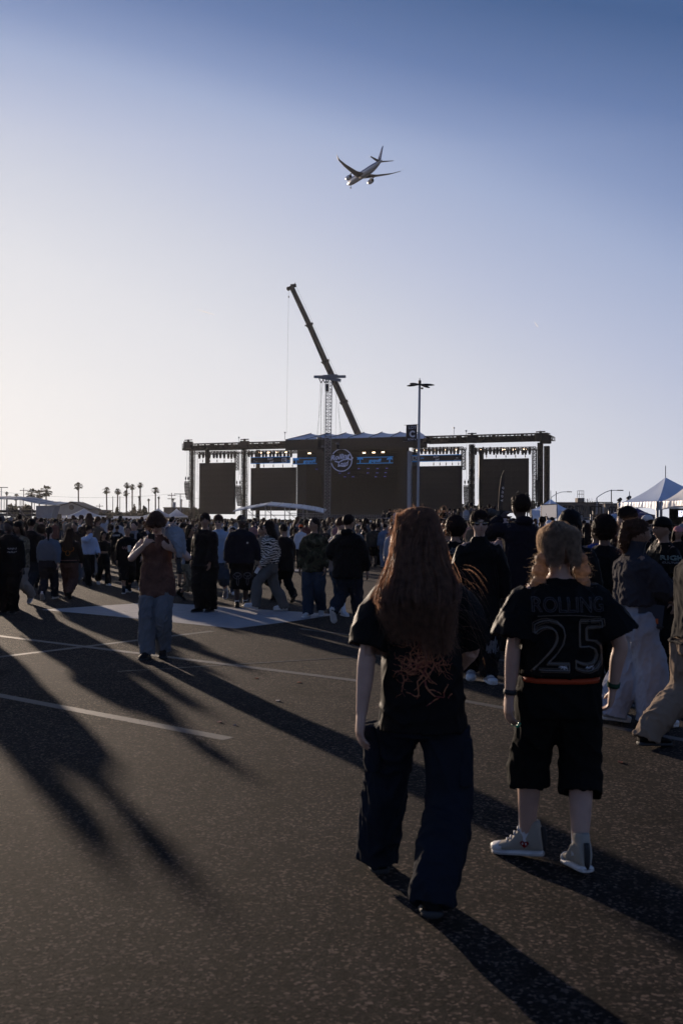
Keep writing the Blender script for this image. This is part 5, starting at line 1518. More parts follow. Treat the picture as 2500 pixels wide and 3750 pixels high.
def palm(px, py, rp, Y, lab, seed, group='tall palm trees on the left skyline', thickf=1.):
    c = at(px, py, Y); R0 = rp * Y / F; g_ = np.random.default_rng(seed)
    t = thing('palm_tree', (c.x, Y, 0), lab, 'palm tree', group)
    m_ = MB(); lean = g_.uniform(-.5, .5)
    pts = [Vector((c.x + lean * (1 - s) ** 2, Y, c.z * s)) for s in np.linspace(0, 1, 7)]
    for a, b in zip(pts[:-1], pts[1:]): m_.tube(a, b, .24 * thickf, 6, .22 * thickf)
    m_.build('trunk', M_bark, t)
    m_ = MB(); nf = 52
    for k in range(nf):
        az = g_.uniform(0, 2 * pi); el = g_.uniform(-1.0, 1.45)
        d = Vector((cos(az) * cos(el), sin(az) * cos(el), sin(el))); L = R0 * g_.uniform(.8, 1.1) * (1 if el > -.3 else .8)
        side = d.cross(UP); side = side.normalized() if side.length > .1 else Vector((1, 0, 0))
        prev = c.copy(); n_ = 4; wl_ = R0 * .20
        P_ = [c + d * L * s - UP * L * .35 * s * s for s in np.linspace(0, .62, n_)]
        for a, b in zip(P_[:-1], P_[1:]): m_.tube(a, b, .04, 3)
        hub = P_[-1]; dd2 = (P_[-1] - P_[-2]).normalized(); nr = side.cross(dd2)
        for q in range(9):   # fan blades
            an = (q - 4) * .30; v = (dd2 * cos(an) + side * sin(an)) * L * .42 * (1 - .05 * abs(q - 4)); tipv = hub + v - UP * L * .10
            w2 = (side * cos(an) - dd2 * sin(an)) * L * .06
            m_.add([hub, hub + v * .55 + w2, tipv, hub + v * .55 - w2], [(0, 1, 2, 3)])
    for k in range(14):      # dead skirt
        az = g_.uniform(0, 2 * pi); v = Vector((cos(az) * .3, sin(az) * .3, -1)) * R0 * g_.uniform(.4, .8); s_ = Vector((-sin(az), cos(az), 0)) * .12
        m_.add([c - s_, c + s_, c + v + s_, c + v - s_], [(0, 1, 2, 3)])
    m_.build('crown', M_frond, t)
PALMS = [(288, 1780, 14, 'palm standing alone above the gabled building'), (391, 1796, 13, 'leftmost palm of the cluster right of the lone one'), (432, 1799, 12, 'second palm of the cluster from its left'),
         (465, 1777, 11, 'tall palm with another crown right below its own'), (463, 1806, 11, 'lower palm tucked under a taller crown'), (485, 1783, 11, 'palm just right of the double crowned pair'),
         (514, 1777, 11, 'tallest slim palm left of the head of the youth with the phone'), (510, 1820, 5, 'small far palm below the tallest slim one'), (545, 1831, 5, 'small far palm above the first bush'),
         (570, 1795, 13, 'full palm directly above the youth with the phone'), (582, 1823, 5, 'small far palm right of the full one above the youth'), (634, 1829, 5, 'small far palm behind the transformer pole'),
         (665, 1832, 4, 'tiny far palm next to the left stage end'), (26, 1806, 6, 'small round palm at the left edge of the picture'), (170, 1797, 20, 'biggest bushy palm of the left clump'),
         (145, 1811, 17, 'lower bushy palm in the middle of the left clump'), (118, 1808, 19, 'left bushy palm of the left clump'), (60, 1820, 12, 'palm with a drooping head behind the side stage roof'), (290, 1846, 10, 'low palm at the right roof edge of the gabled building')]
for i, (x, y, r0, lab) in enumerate(PALMS): palm(x, y, r0 * 1.30, 345 if r0 > 6 else 420, lab, 100 + i)
# utility poles and street lamps
M_wood = mat('pole_wood', (.09, .07, .055), .9, noise=(2, .3))
def upole(px, y0, Y, lab, kind='cross', w=.14):
    p = at(px, y0, Y); t = thing('utility_pole' if kind in ('cross', 'trafo', 'plain') else 'street_lamp', (p.x, Y, 0), lab, 'pole' if kind in ('cross', 'trafo', 'plain') else 'street lamp')
    m_ = MB(); m_.tube((p.x, Y, 0), p, w, 6, w * .8); m_.build('shaft', M_wood if kind in ('cross', 'trafo', 'plain') else M_grey, t)
    if kind in ('cross', 'trafo'):
        for dz in (.8, 1.8 if kind == 'trafo' else .8):
            m_ = MB(); m_.box((p.x, Y, p.z - dz), (2.4, .15, .15)); [m_.tube((p.x + q, Y, p.z - dz), (p.x + q, Y, p.z - dz + .3), .06, 5) for q in (-1, -.5, .5, 1)]; m_.build('crossarm', M_wood, t)
    if kind == 'trafo': m_ = MB(); m_.tube((p.x + .8, Y, p.z - 4.4), (p.x + .8, Y, p.z - 2.8), .5, 10); m_.build('transformer', M_grey, t)
    if kind == 'tee': m_ = MB(); m_.box((p.x, Y, p.z), (3.4, .3, .18)); m_.build('lamp_head', M_steel, t)
    if kind == 'arm':
        pts = [p + Vector((q * 3.2, 0, 1.1 * sin(min(1, q * 1.3) * pi / 2))) for q in np.linspace(0, 1, 6)]
        m_ = MB(); m_.path(pts, .06, 5); m_.build('arm', M_grey, t); m_ = MB(); m_.box(pts[-1] + Vector((.3, 0, 0)), (.9, .3, .15)); m_.build('lamp_head', M_steel, t)
for a in ((6, 1785, 260, 'slim lamp pole at the left edge above the side stage', 'tee'), (88, 1787, 300, 'utility pole with crossarm left of the bushy palms', 'cross'), (303, 1838, 330, 'short bare pole right of the gabled building', 'plain'),
          (365, 1845, 330, 'small utility pole between the lone palm and the cluster', 'cross'), (414, 1818, 330, 'bare dark pole in the palm cluster', 'plain'), (440, 1817, 330, 'bare dark pole right of the second cluster palm', 'plain'),
          (629, 1805, 300, 'utility pole carrying a grey transformer', 'trafo'), (661, 1809, 270, 'lamp pole with T shaped head near the left stage end', 'tee'), (2035, 1799, 200, 'tall thin pole above the small bluish tent', 'plain'),
          (2016, 1822, 190, 'curved arm street lamp left of the far building', 'arm'), (2150, 1826, 200, 'utility pole with crossarm before the tan building', 'cross'), (2184, 1822, 150, 'street lamp with long curved arm right of the stair tower', 'arm'),
          (2207, 1840, 180, 'small T headed lamp between the two tan buildings', 'tee'), (2237, 1793, 150, 'tall bare pole left of the large tents', 'plain')):
    upole(a[0], a[1], a[2], a[3], a[4], .13 if a[2] > 220 else .10)
def wires():
    m_ = MB()
    for a, b in (((629, 1809, 300), (-30, 1796, 300)), ((629, 1811, 300), (900, 1806, 320))):
        A, B = at(*a), at(*b); P_ = [A.lerp(B, s) - UP * 4 * s * (1 - s) * 1.6 for s in np.linspace(0, 1, 16)]; m_.path(P_, .03, 3)
    o = m_.build('overhead_wire', M_steel); tag(o, 'thin sagging overhead wires strung past the transformer pole', 'wire')
wires()
# ---------- airliner
def plane():
    Rm = np.array([[.9109891, -.41095585, .03484454], [.41195322, .91074477, -.02895718], [-.01983436, .040734, .99897314]])
    loc = np.array([17.072, 793.633, 277.30 + EYE])
    # the fit was made for a level lens: shift by the small roll of the camera
    M_fus = mat('aircraft_white', (.52, .53, .56), .35, .1); M_bl = mat('aircraft_blue', (.02, .05, .17), .35); M_wing = mat('aircraft_grey', (.30, .29, .29), .4, .2)
    t = thing('airliner', loc, 'white and blue passenger jet banking overhead with landing gear down', 'airplane')
    def W(P): return np.asarray(P, float) @ Rm.T
    def put(nm, name, m, parent=t):
        V, Fc = nm.arr(); return mesh_obj(name, W(V), Fc, m, parent)
    nm = NM(); ys = [31.2, 30.6, 29.2, 27, 24, 18, 0, -12, -19, -25, -29.5, -31.3]; rs = [.15, .8, 1.6, 2.3, 2.75, 2.95, 2.95, 2.9, 2.35, 1.5, .75, .3]; zs = [-.7, -.6, -.45, -.25, -.08, 0, 0, .05, .5, 1.1, 1.6, 1.75]
    nm.rings([super_ring(np3(0, y, z), np3(1, 0, 0), np3(0, 0, 1), r_, r_, 28, 2) for y, r_, z in zip(ys, rs, zs)]); put(nm, 'fuselage', M_fus)
    for sx in (-1, 1):     # blue cheat line swelling into the tail
        nm = NM()
        R_ = []
        for y, r_, z in list(zip(ys, rs, zs))[2:10]:
            w = .55 if y > -10 else 1.1
            a0, a1 = radians(8), radians(30 + (25 if y < -10 else 0))
            R_.append(np.array([[sx * (r_ + .03) * cos(a), y, z + (r_ + .03) * sin(a)] for a in np.linspace(a0, a1, 5)] + [[sx * (r_ - .1) * cos(a), y, z + (r_ - .1) * sin(a)] for a in np.linspace(a1, a0, 5)]))
        nm.rings(R_); put(nm, 'blue_stripe', M_bl)
    def wing(pts, name, m):
        """pts: (x, y_lead, y_trail, z, thick)"""
        nm = NM(); R_ = []
        for x, yl, yt, z, th in pts:
            c = (yl + yt) / 2; ch = (yl - yt) / 2
            a = np.arange(14) * 2 * pi / 14
            R_.append(np.stack([np.full(14, x), c + np.cos(a) * ch, z + np.sin(a) * th * (.6 + .4 * np.cos(a))], 1))
        nm.rings(R_); return put(nm, name, m)
    for sx in (-1, 1):
        wing([(sx * 2.0, 9.5, -4.5, -1.3, .9), (sx * 9, 3.8, -4.6, -.7, .55), (sx * 20, -3.8, -8.8, 1.2, .30), (sx * 27, -8.6, -11.4, 3.4, .16), (sx * 29.4, -11.6, -12.6, 5.2, .07), (sx * 30.3, -13.6, -13.9, 6.1, .03)], 'wing', M_wing)
        wing([(sx * .6, -24.5, -29.5, 1.7, .35), (sx * 9.8, -30.2, -32.2, 2.8, .10)], 'tailplane', M_wing)
        nm = NM(); ex = sx * 9.8
        nm.rings([super_ring(np3(ex, y, -2.6), np3(1, 0, 0), np3(0, 0, 1), r_, r_, 22, 2) for y, r_ in ((11.0, 1.45), (11.2, 1.65), (10.4, 1.85), (8, 1.9), (6, 1.65), (4.9, 1.35), (4.95, 1.15), (6.2, 1.2))])
        e = put(nm, 'engine', M_fus)
        nm = NM(); nm.rings([super_ring(np3(ex, y, -2.6), np3(1, 0, 0), np3(0, 0, 1), r_, r_, 14, 2) for y, r_ in ((6.2, .9), (4.0, .6), (3.0, .12))]); put(nm, 'exhaust_cone', M_steel, e)
        nm = NM(); nm.rings([super_ring(np3(ex, 10.9, -2.6), np3(1, 0, 0), np3(0, 0, 1), 1.4, 1.4, 16, 2), super_ring(np3(ex, 10.85, -2.6), np3(1, 0, 0), np3(0, 0, 1), 1.4, 1.4, 16, 2)]); put(nm, 'fan', M_steel, e)
        nm = NM(); nm.rings([np.array([[ex + a * .2, 8 + b * 2.4, -1.2 + c] for a, b, c in ((-1, -1, -.5), (1, -1, -.5), (1, 1, -.5), (-1, 1, -.5))]), np.array([[ex + a * .2, 2 + b * 2.4, -.3 + c] for a, b, c in ((-1, -1, 0), (1, -1, 0), (1, 1, 0), (-1, 1, 0))])]); put(nm, 'pylon', M_wing)
        g_ = put((lambda n_: limb(n_, [np3(sx * 3.4, -2.5, -1.6), np3(sx * 4.6, -2.5, -4.4)], [.22, .16], 8, 1))(NM()), 'landing_gear', M_steel)
        for dy in (-.8, .8):
            for dx in (-.45, .45):
                nm = NM(); limb(nm, [np3(sx * 4.7 + dx - .2, -2.5 + dy, -4.5), np3(sx * 4.7 + dx + .2, -2.5 + dy, -4.5)], [.62, .62], 14, 1, ref=np3(0, 1, 0)); put(nm, 'wheel', M_bsole, g_)
    nm = NM(); R_ = []
    for z, yl, yt, th in ((2.2, -21.0, -29.3, .38), (5, -24.0, -30.3, .3), (12.0, -30.2, -32.6, .12), (12.4, -31.4, -32.8, .05)):
        a = np.arange(14) * 2 * pi / 14; R_.append(np.stack([np.sin(a) * th, (yl + yt) / 2 + np.cos(a) * (yl - yt) / 2, np.full(14, z)], 1))
    nm.rings(R_); fin = put(nm, 'tail_fin', M_bl)
    g_ = put((lambda n_: limb(n_, [np3(0, 25.5, -2.4), np3(0, 25.5, -4.8)], [.16, .12], 8, 1))(NM()), 'nose_gear', M_steel)
    for dx in (-.4, .4):
        nm = NM(); limb(nm, [np3(dx - .15, 25.5, -4.9), np3(dx + .15, 25.5, -4.9)], [.5, .5], 14, 1, ref=np3(0, 1, 0)); put(nm, 'wheel', M_bsole, g_)
    # airline letters on both sides of the fin
    for sx in (-1, 1):
        xd = Vector(W(np3(0, -sx * .42 * 1, .9) * np3(1, -sx, 1) / 1.0 if False else np3(0, -.42, .9))).normalized()
        nn = Vector(W(np3(sx, 0, 0)))
        text_obj('ANA', 'lettering', 1, M_print_w, fin, Vector(loc) + Vector(W(np3(sx * .45, -28.9, 7.2))), xd, nn, width=6.0, height=2.3, offset=.04, shear=.3) if sx < 0 else None
    return t
plane()
M_trail = mat('ice_trail', (.52, .53, .56), .9, trans=.9)
for i, (p0, p1, r0) in enumerate((((715, 1131), (783, 1152), 6), ((1952, 1174), (1970, 1199), 6))):
    A, B = at(*p0, 5200), at(*p1, 5200); m_ = MB()
    sd = (B - A).cross(Vector((0, 1, 0))).normalized(); m_.add([A, A.lerp(B, .55) + sd * r0 * .35, B + sd, B - sd, A.lerp(B, .55) - sd * r0 * .35], [(0, 1, 2, 3, 4)])
    tag(m_.build('contrail', M_trail), ['short faint white trail high left of the crane tip', 'tiny faint white trail in the sky on the right'][i], 'contrail')
# ================================================================== the cast
BLK = (.007, .0062, .006); BLK2 = (.013, .012, .0125); JEAN = (.035, .046, .068); LJEAN = (.14, .16, .19); WHT = (.55, .55, .55)
PLACED = []
def wpt(root, v):
    return root.matrix_basis @ Vector(v) if True else None
def person(px, top, feet, hd, label, p, o, det=2, group=None, depth=None, X=None, seed=None, z0=0.):
    g_ = gnd(px, feet, z0) if depth is None else Vector((at(px, 1905, depth).x, depth, z0))
    if X is not None: g_.x = X
    h = at(px, top, g_.y).z - z0 - o.get('lift', 0)
    r = thing('person', g_, label, 'person', group, radians(hd))
    seed = seed if seed is not None else (int(px * 7 + top) % 9973)
    h = h / 1.005
    parts = human(r, h, p, o, det, seed=seed)
    ex = {'afro': .030, 'curly': .016, 'hood': .016, 'mop': .012}.get(o.get('hair', 'short'), .004)
    topz = parts['HP'](0, 0, .5)[2] + ex * h
    k = (h * 1.0) / topz; r.scale = (k, k, k)
    parts['root'] = r; parts['h'] = h; parts['k'] = k
    if det == 3 and 'hair' in parts: parts['hair']['near'] = 1
    PLACED.append((g_.x, g_.y)); return parts
def W(parts, v):
    r = parts['root']; return Matrix.Translation(r.location) @ Matrix.Rotation(r.rotation_euler.z, 4, 'Z') @ (Vector(v) * parts['k'])

# ---------- the two walkers in front
girl = person(1530, 1857, 3385, 0, 'walking person with very long auburn hair, black shirt with orange branch print, dark jeans',
    pose(la=(-.092, .195), ra=(.020, -.165), rt=14, lh=(-.152, -.035, .500), rh=(.085, .15, .56), le=(-1, -.5, 0), re=(.9, -1, 0), lean=2, side=-1.5, twist=-6, hp=6, hy=-6, lc=.55, lp=(1, .3, 0), rc=.5, ko=.5, lfo=12, rfo=-4, px=.01),
    dict(skin='fair', hair='none', hc='auburn', top=(BLK, .455, .46, .026), hem=1.0, sl_ease=.050, cuff=.045, fold=.007, ef=1, sw=.84, pants=((.012, .015, .022), 1, (.020, .026, .038)), pfold=.012, shoe=BLK, waist=.60, w=.86),
    3, depth=4.30, X=.335, seed=5)
gh, gr = girl['h'], girl['root']
def local_strands(parts, n, fn, name, m, width, seed):
    r = np.random.default_rng(seed); C_ = np.array([fn(r) for _ in range(n)]); return ribbons(name, C_, width, m, parts['root'])
# long straight hair: a full fall of strands from the crown to the middle of the back
def long_fall(r):
    az = r.uniform(-2.45, 2.45) if r.random() < .6 else r.normal() * .8
    el = r.uniform(.0, 1.5)
    HP = girl['HP']; T_ = girl['T']
    s0 = HP(.41 * sin(az) * cos(el * .85), -.06 - .45 * cos(az) * cos(el * .85), .13 + .42 * sin(el))
    side = max(-1, min(1, sin(az) + r.normal() * .22))
    wv = r.normal() * .008
    a1 = HP(.46 * side + r.normal() * .04, -.08 - .44 * sqrt(max(0, 1 - side * side)) - .04, -.22)
    a2 = T_(side * .074 + wv, -.060 - .018 * (1 - abs(side)) + (.03 if abs(side) > .8 else 0), .83)
    a3 = T_(side * .082 - .004 + wv, -.086 - .010 * (1 - abs(side)) + r.normal() * .006, .775)
    zend = r.uniform(.655, .785) - (.03 if side > .1 else 0) + .015 * abs(side)
    a4 = T_(side * (.078 + r.normal() * .010) - .006, -.088 + r.normal() * .007, (.775 + zend) / 2)
    a5 = T_(side * (.066 + r.normal() * .012) + .004, -.080 + r.normal() * .008, zend)
    P_, _ = smooth_path([s0, a1, a2, a3, a4, a5], [1.] * 6, 3)
    ph, am = s0[0] * 30 + r.uniform(0, 1.2), r.uniform(.002, .010)
    t = np.linspace(0, 1, len(P_)); P_ = P_ + np.stack([np.sin(t * 11 + ph) * am, np.cos(t * 8 + ph) * am * .6, t * 0], 1)
    return P_
def left_fall(r):
    HP = girl['HP']; T_ = girl['T']; u = r.random()
    s0 = HP(-.36 + r.normal() * .03, -.10 + r.uniform(-.2, .3), .10 + r.uniform(0, .35))
    P_, _ = smooth_path([s0, HP(-.47 - .06 * u, -.02 + .1 * r.normal(), -.35), T_(-.076 - .016 * u, -.02, .825), T_(-.100 - .014 * u + r.normal() * .005, -.045, .77), T_(-.106 + r.normal() * .008, -.06, .72), T_(-.098 + r.normal() * .010, -.06, r.uniform(.64, .69))], [1.] * 6, 3)
    t = np.linspace(0, 1, len(P_)); am = r.uniform(0, .010); return P_ + np.stack([np.sin(t * 13 + u * 30) * am, t * 0, t * 0], 1)
local_strands(girl, 4600, long_fall, 'hair', HAIR['auburn'], .0024, 1); local_strands(girl, 1500, left_fall, 'hair', HAIR['auburn'], .0020, 2)
nmh = NM(); HPg, Tg = girl['HP'], girl['T']
ell(nmh, np.array(HPg(0, -.07, .12)), np3(.355, .41, .40) * .134 * gh, None, 24, 16)
limb(nmh, [HPg(0, -.20, .1), HPg(0, -.28, -.35), Tg(0, -.050, .82), Tg(0, -.070, .76), Tg(0, -.072, .70)], [(.050 * gh, .034 * gh), (.056 * gh, .030 * gh), (.060 * gh, .018 * gh), (.062 * gh, .010 * gh), (.050 * gh, .004 * gh)], 18, 3, ref=np3(1, 0, 0))
V_, F_ = nmh.arr(); uo = mesh_obj('hair', V_, F_, HAIR['auburn'], gr); later(uo, .009, 1, folds(.004, 45, 3, (1, 1, .15)))
def flyaway(r):
    HP, T_ = girl['HP'], girl['T']; z = r.uniform(.66, .86); s = T_(.10 + r.normal() * .01, -.06, z)
    L = r.uniform(.06, .22); cur = r.normal() * .5; d = np3(.85, .15, -.35 - r.uniform(0, .8)); d /= np.linalg.norm(d)
    t = np.linspace(0, 1, 12)[:, None]; up = np3(0, 0, 1)
    return s + d * t * L + up * np.sin(t * 3.0 + cur) * L * .16 - np3(0, 0, 1) * t * t * L * r.uniform(0, .8)
local_strands(girl, 34, flyaway, 'loose_strands', HAIR['auburn'], .0013, 8)
def topfly(r):
    HP = girl['HP']; az = r.uniform(-2.8, 2.8); s = HP(.36 * sin(az), -.06 - .40 * cos(az), .30 + r.uniform(-.25, .2)); c = HP(0, -.05, 0)
    d = s - c; d /= np.linalg.norm(d); L = r.uniform(.02, .06); t = np.linspace(0, 1, 10)[:, None]; q = r.normal(size=3)
    return s + d * t * L * 1.1 + q * np.sin(t * 3.1) * L * .35 - np3(0, 0, 1) * t * t * L * 1.0
local_strands(girl, 130, topfly, 'loose_strands', HAIR['auburn'], .0015, 9)
# cargo pocket, rear pockets, label
nm = NM(); H_, K_ = girl['J']['lhip'], girl['J']['lknee']; q = H_ * .42 + K_ * .58 + np3(-.088, 0, 0)
nm.rings([super_ring(q + np3(.0, 0, z), np3(1, 0, 0), np3(0, 1, 0), .036 * k, .085, 16, 3.5) for z, k in ((-.10, .7), (-.08, 1), (.06, 1), (.075, .95))])
nm.rings([super_ring(q + np3(-.008, 0, z), np3(1, 0, 0), np3(0, 1, 0), .040, .090, 16, 3.5) for z in (.055, .095)])
V_, F_ = nm.arr(); uo = mesh_obj('cargo_pocket', V_, F_, cloth((.012, .015, .022)), gr); later(uo, .009, 2, folds(.005, 20, 4))
nm = NM(); H_, K_ = girl['J']['rhip'], girl['J']['rknee']; q = H_ * .42 + K_ * .58 + np3(.066, 0, 0)
nm.rings([super_ring(q + np3(.0, 0, z), np3(1, 0, 0), np3(0, 1, 0), .034 * k, .08, 16, 3.5) for z, k in ((-.10, .7), (-.08, 1), (.09, 1), (.10, .95))])
V_, F_ = nm.arr(); uo = mesh_obj('cargo_pocket', V_, F_, cloth((.012, .015, .022)), gr); later(uo, .009, 2, folds(.005, 20, 6))

jer = person(2042, 1913, 3180, 0, 'blonde person with two braids in a black number 25 jersey, orange belt and long shorts',
    pose(la=(-.082, .075), ra=(.046, -.065), lfo=66, rfo=8, lt=4, rt=8, lh=(-.150, -.02, .497), rh=(.162, .02, .515), le=(-1, -.6, 0), re=(1, -.7, 0), lean=1, hp=4, hy=4, lc=.6, rc=.75, lp=(1, .4, 0), rp=(-1, .4, 0), ko=.35),
    dict(skin='fair', hair='none', hc='blond', top=(BLK, .560, .43, .050), tuck=1, sl_ease=.060, cuff=.075, fold=.007, belt=((.34, .05, .018), .550), ef=1, pants=((.008, .008, .0075), .655, (.024, .034, .045)), pfold=.008,
         sock='white', sock_h=.105, shoe_h=.078, sole=1, plat=.012, shoe=(.32, .29, .24), w=.98), 3, depth=4.70, X=1.03, seed=6)
jh, jr = jer['h'], jer['root']
HPj, Tj = jer['HP'], jer['T']
nm = NM(); ell(nm, np.array(HPj(0, -.07, .12)), np3(.365, .425, .40) * .134 * jh, None, 24, 16)
ell(nm, np.array(HPj(0, -.24, -.13)), np3(.30, .22, .24) * .134 * jh, None, 18, 12)
for sx in (-1, 1):
    pts = [HPj(sx * .30, -.22, -.05), HPj(sx * .44, -.20, -.38), HPj(sx * .46, -.16, -.75), Tj(sx * .066, -.012, .83), Tj(sx * .088, .012, .795)]
    P_, R_ = smooth_path(pts, [(r_, r_) for r_ in (.14 * .134 * jh, .16 * .134 * jh, .15 * .134 * jh, .14 * .134 * jh, .08 * .134 * jh)], 5)
    R_ = R_ * (1 + .30 * np.cos(np.arange(len(R_)) * 1.9))[:, None]; limb(nm, P_, R_, 12, 1)
V_, F_ = nm.arr(); uo = mesh_obj('hair', V_, F_, HAIR['blond'], jr); later(uo, .008, 0, folds(.0035, 60, 8, (1, 1, .35))); jhair = uo; uo['near'] = 1
FURS.append((uo, (.022, 1300, .7), 31, HPj(0, 0, 0), np.eye(3), .134 * jh))
def jcover(r):
    az = r.uniform(-2.0, 2.0); top_ = HPj(.04 * r.normal(), -.02, .55); out = HPj(.44 * sin(az), -.08 - .53 * cos(az), .10 + .06 * r.normal()); e = HPj(.34 * np.sign(sin(az)) * (.4 + .6 * abs(sin(az))), -.38 - .16 * cos(az), -.34 + .07 * r.normal())
    P_, _ = smooth_path([top_, (top_ + out) / 2 + (out - HPj(0, -.05, 0)) * .30, out, e], [1.] * 4, 4); am = r.uniform(.002, .011); t = np.linspace(0, 1, len(P_))
    return P_ + np.stack([np.sin(t * 12 + am * 900) * am, t * 0, np.cos(t * 10) * am], 1)
local_strands(jer, 3200, jcover, 'hair_strand', HAIR['blond'], .0022, 12)
nm = NM(); ell(nm, np.array(HPj(.40, -.12, -.03)), np3(.03, .06, .07) * .134 * jh, None, 10, 7); V_, F_ = nm.arr(); mesh_obj('hair_clip', V_, F_, M_alu, jr)

# ---------- the youth with the phone
OUT = dict(skin='fair', hair='mop', hc='brown', top=((.10, .052, .040), .425, 0, .024, 'rust'), hem=1.06, fold=.008, pants=((.125, .13, .14), 1, (.032, .040, .045)), pfold=.012, shoe=(.02, .016, .014), w=.95)
boy = person(575, 1876, 2403, 180, 'shaggy haired youth in a sleeveless rust brown shirt looking down at his phone',
    pose(la=(-.045, .02), ra=(.045, .13), lt=4, rt=0, rh=(.058, .150, .775), lh=(-.115, .10, .745), re=(.9, -.1, -1), le=(-1, .1, -1), hp=30, lean=2, lc=.9, rc=1.0, rp=(-.7, .2, .6), lp=(.6, -.3, .6)), OUT, 3)
bh = boy['h']
A_ = W(boy, boy['J']['rhand'] + np3(-.02, .02, .03)); t = thing('phone', A_, 'dark phone held up by the shaggy haired youth', 'phone')
m_ = MB(); m_.box(A_, (.075, .010, .145), Matrix.Rotation(.75, 3, 'X') @ Matrix.Rotation(.12, 3, 'Y')); m_.build('case', M_bsole, t)
A_ = W(boy, np3(-.205, .05, 1.38)); t = thing('bundled_jacket', A_, 'grey blue jacket bundled on the left shoulder of the shaggy haired youth', 'jacket')
nm = NM(); ell(nm, np3(0, 0, .04), np3(.115, .09, .075), None, 16, 10); ell(nm, np3(.03, -.03, -.02), np3(.09, .09, .07), None, 12, 8); limb(nm, [np3(.0, -.06, 0), np3(.06, -.10, -.10), np3(.07, -.10, -.24)], [.06, .05, .03], 10, 2); limb(nm, [np3(.08, -.02, .0), np3(.115, -.04, -.14), np3(.10, -.02, -.32)], [.035, .024, .018], 8, 2)
V_, F_ = nm.arr(); uo = mesh_obj('folded_cloth', V_, F_, cloth((.24, .26, .29)), t); later(uo, .01, 1, folds(.012, 26, 3, (1, 1, 1)))

# ---------- right hand group
sg = person(1752, 1866, 2482, 180, 'curly dark haired man in large sunglasses and black jacket walking towards the camera',
    pose(ra=(.05, .03), la=(-.035, .16), lh=(-.165, .02, .465), rh=(.155, .05, .50), le=(-1, -.5, 0), lc=.7, rt=14, ko=.2, hp=0),
    dict(skin='fair', hair='curly', glasses='gold', top=(BLK, .42, 1.0, .045), top_name='jacket', cuff=.03, pants=(BLK, 1, (.045, .06, .055)), shoe=(.22, .22, .23), sole=1, collar=.862), 3)
pk = person(1838, 1893, 2368, -20, 'person in a pale pink hood and patterned trousers walking away with an iridescent bag',
    pose(**dict(WALK_R, lt=30)), dict(skin='fair', hair='hood', top=((.42, .31, .28), .45, 1.0, .045), top_name='hoodie', pants=((.1, .09, .08), 1, (.03, .05, .05), 'paisley'), sole=1, shoe=(.10, .02, .02)), 3)
ph = person(1908, 1808, 2335, 22, 'tall man in a dark hooded sweatshirt raising a camera to his face',
    pose(la=(-.10, .02), ra=(.08, -.02), lh=(-.075, .13, .865), rh=(.02, .15, .845), le=(-1, .3, -.8), re=(1, .3, -.8), hy=14, hp=-2), dict(skin='dark', hair='curly', hood='down', top=((.016, .013, .017), .42, 1.0, .050), top_name='hoodie', pants=(BLK, 1, (.05, .07, .06)), shoe=BLK, w=1.1), 3, depth=12.2)
bw = person(1668, 1885, 0, 10, 'person with big fluffy dark hair and a white cap behind the girl with long hair',
    pose(), dict(skin='tan', hair='afro', cap=(.50, .52, .55), top=(BLK, .44, 1.0, .03), pants=(JEAN, 1, (.02, .03, .03)), shoe=BLK), 2, depth=11.5)
bn = person(1790, 1862, 0, 0, 'man with thick black hair standing just behind the man in sunglasses', pose(), dict(skin='tan', hair='afro', top=(BLK, .44, 1.0, .03), pants=(BLK, 1, (.02, .03, .03)), shoe=BLK), 2, depth=14.5)
dr = person(2082, 1862, 0, -25, 'person in a tall black head wrap directly behind the blonde braided head', pose(hy=20), dict(skin='brown', hair='hood', top=(BLK, .44, 1.0, .045), top_name='hoodie', pants=(BLK, 1, (.03, .03, .03)), shoe=BLK), 2, depth=8.9)
wd = person(2213, 1882, 0, -5, 'broad man with round curly hair, black jacket with thin white stripes, seen from behind', pose(lh=(-.17, .03, .48), rh=(.17, .05, .5)),
    dict(skin='brown', hair='afro', hc='black', top=(BLK, .45, 1.0, .060), top_name='jacket', w=1.12, pants=(BLK, 1, (.03, .03, .03)), shoe=BLK), 3, depth=9.6)
cb = person(2258, 1884, 0, 95, 'bearded man in a pale blue cap facing left behind the curly haired man', pose(), dict(skin='tan', hair='short', cap=(.35, .42, .52), beard=1, top=(BLK, .45, 1.0, .03), pants=(BLK, 1, (.02, .02, .02)), shoe=BLK), 2, depth=13)
tc_ = person(2305, 1853, 0, 75, 'tall man with upswept curly hair looking left behind the young woman in the puffer jacket', pose(hp=4), dict(skin='fair', hair='curly', top=(BLK2, .45, 1.0, .04), pants=(BLK, 1, (.02, .02, .02)), shoe=BLK), 2, depth=11.4)
pf = person(2318, 1897, 2655, -82, 'woman in profile with curly bun, dark puffer jacket and wide grey sweatpants',
    pose(ra=(.05, .09), la=(-.05, -.09), lt=10, rh=(.055, .235, .655), lh=(-.02, .20, .60), re=(.6, -.6, -.8), le=(-.7, -.5, -.8), hp=4, lc=.35, rc=.3, rp=(-.5, 0, .8), lp=(.4, 0, .8)),
    dict(skin='tan', hair='bun', hc='brown', collar_up=1, top=((.040, .037, .042), .585, .98, .062), top_name='jacket', cuff=.02, fold=.010, ff=22, pants=((.33, .33, .36), 1, (.040, .085, .115)), waist=.605, pfold=.010, shoe=(.3, .3, .3), sole=1), 3)
A_ = W(pf, pf['J']['rhand'] + np3(-.01, .045, .02)); t = thing('phone', A_, 'dark phone in the hands of the young woman in the puffer jacket', 'phone')
m_ = MB(); m_.box(A_, (.15, .075, .012), Matrix.Rotation(-.25, 3, 'Y')); m_.build('case', M_bsole, t)
M_vinyl = mat('clear_vinyl', (.06, .065, .08), .12, spec=.9)
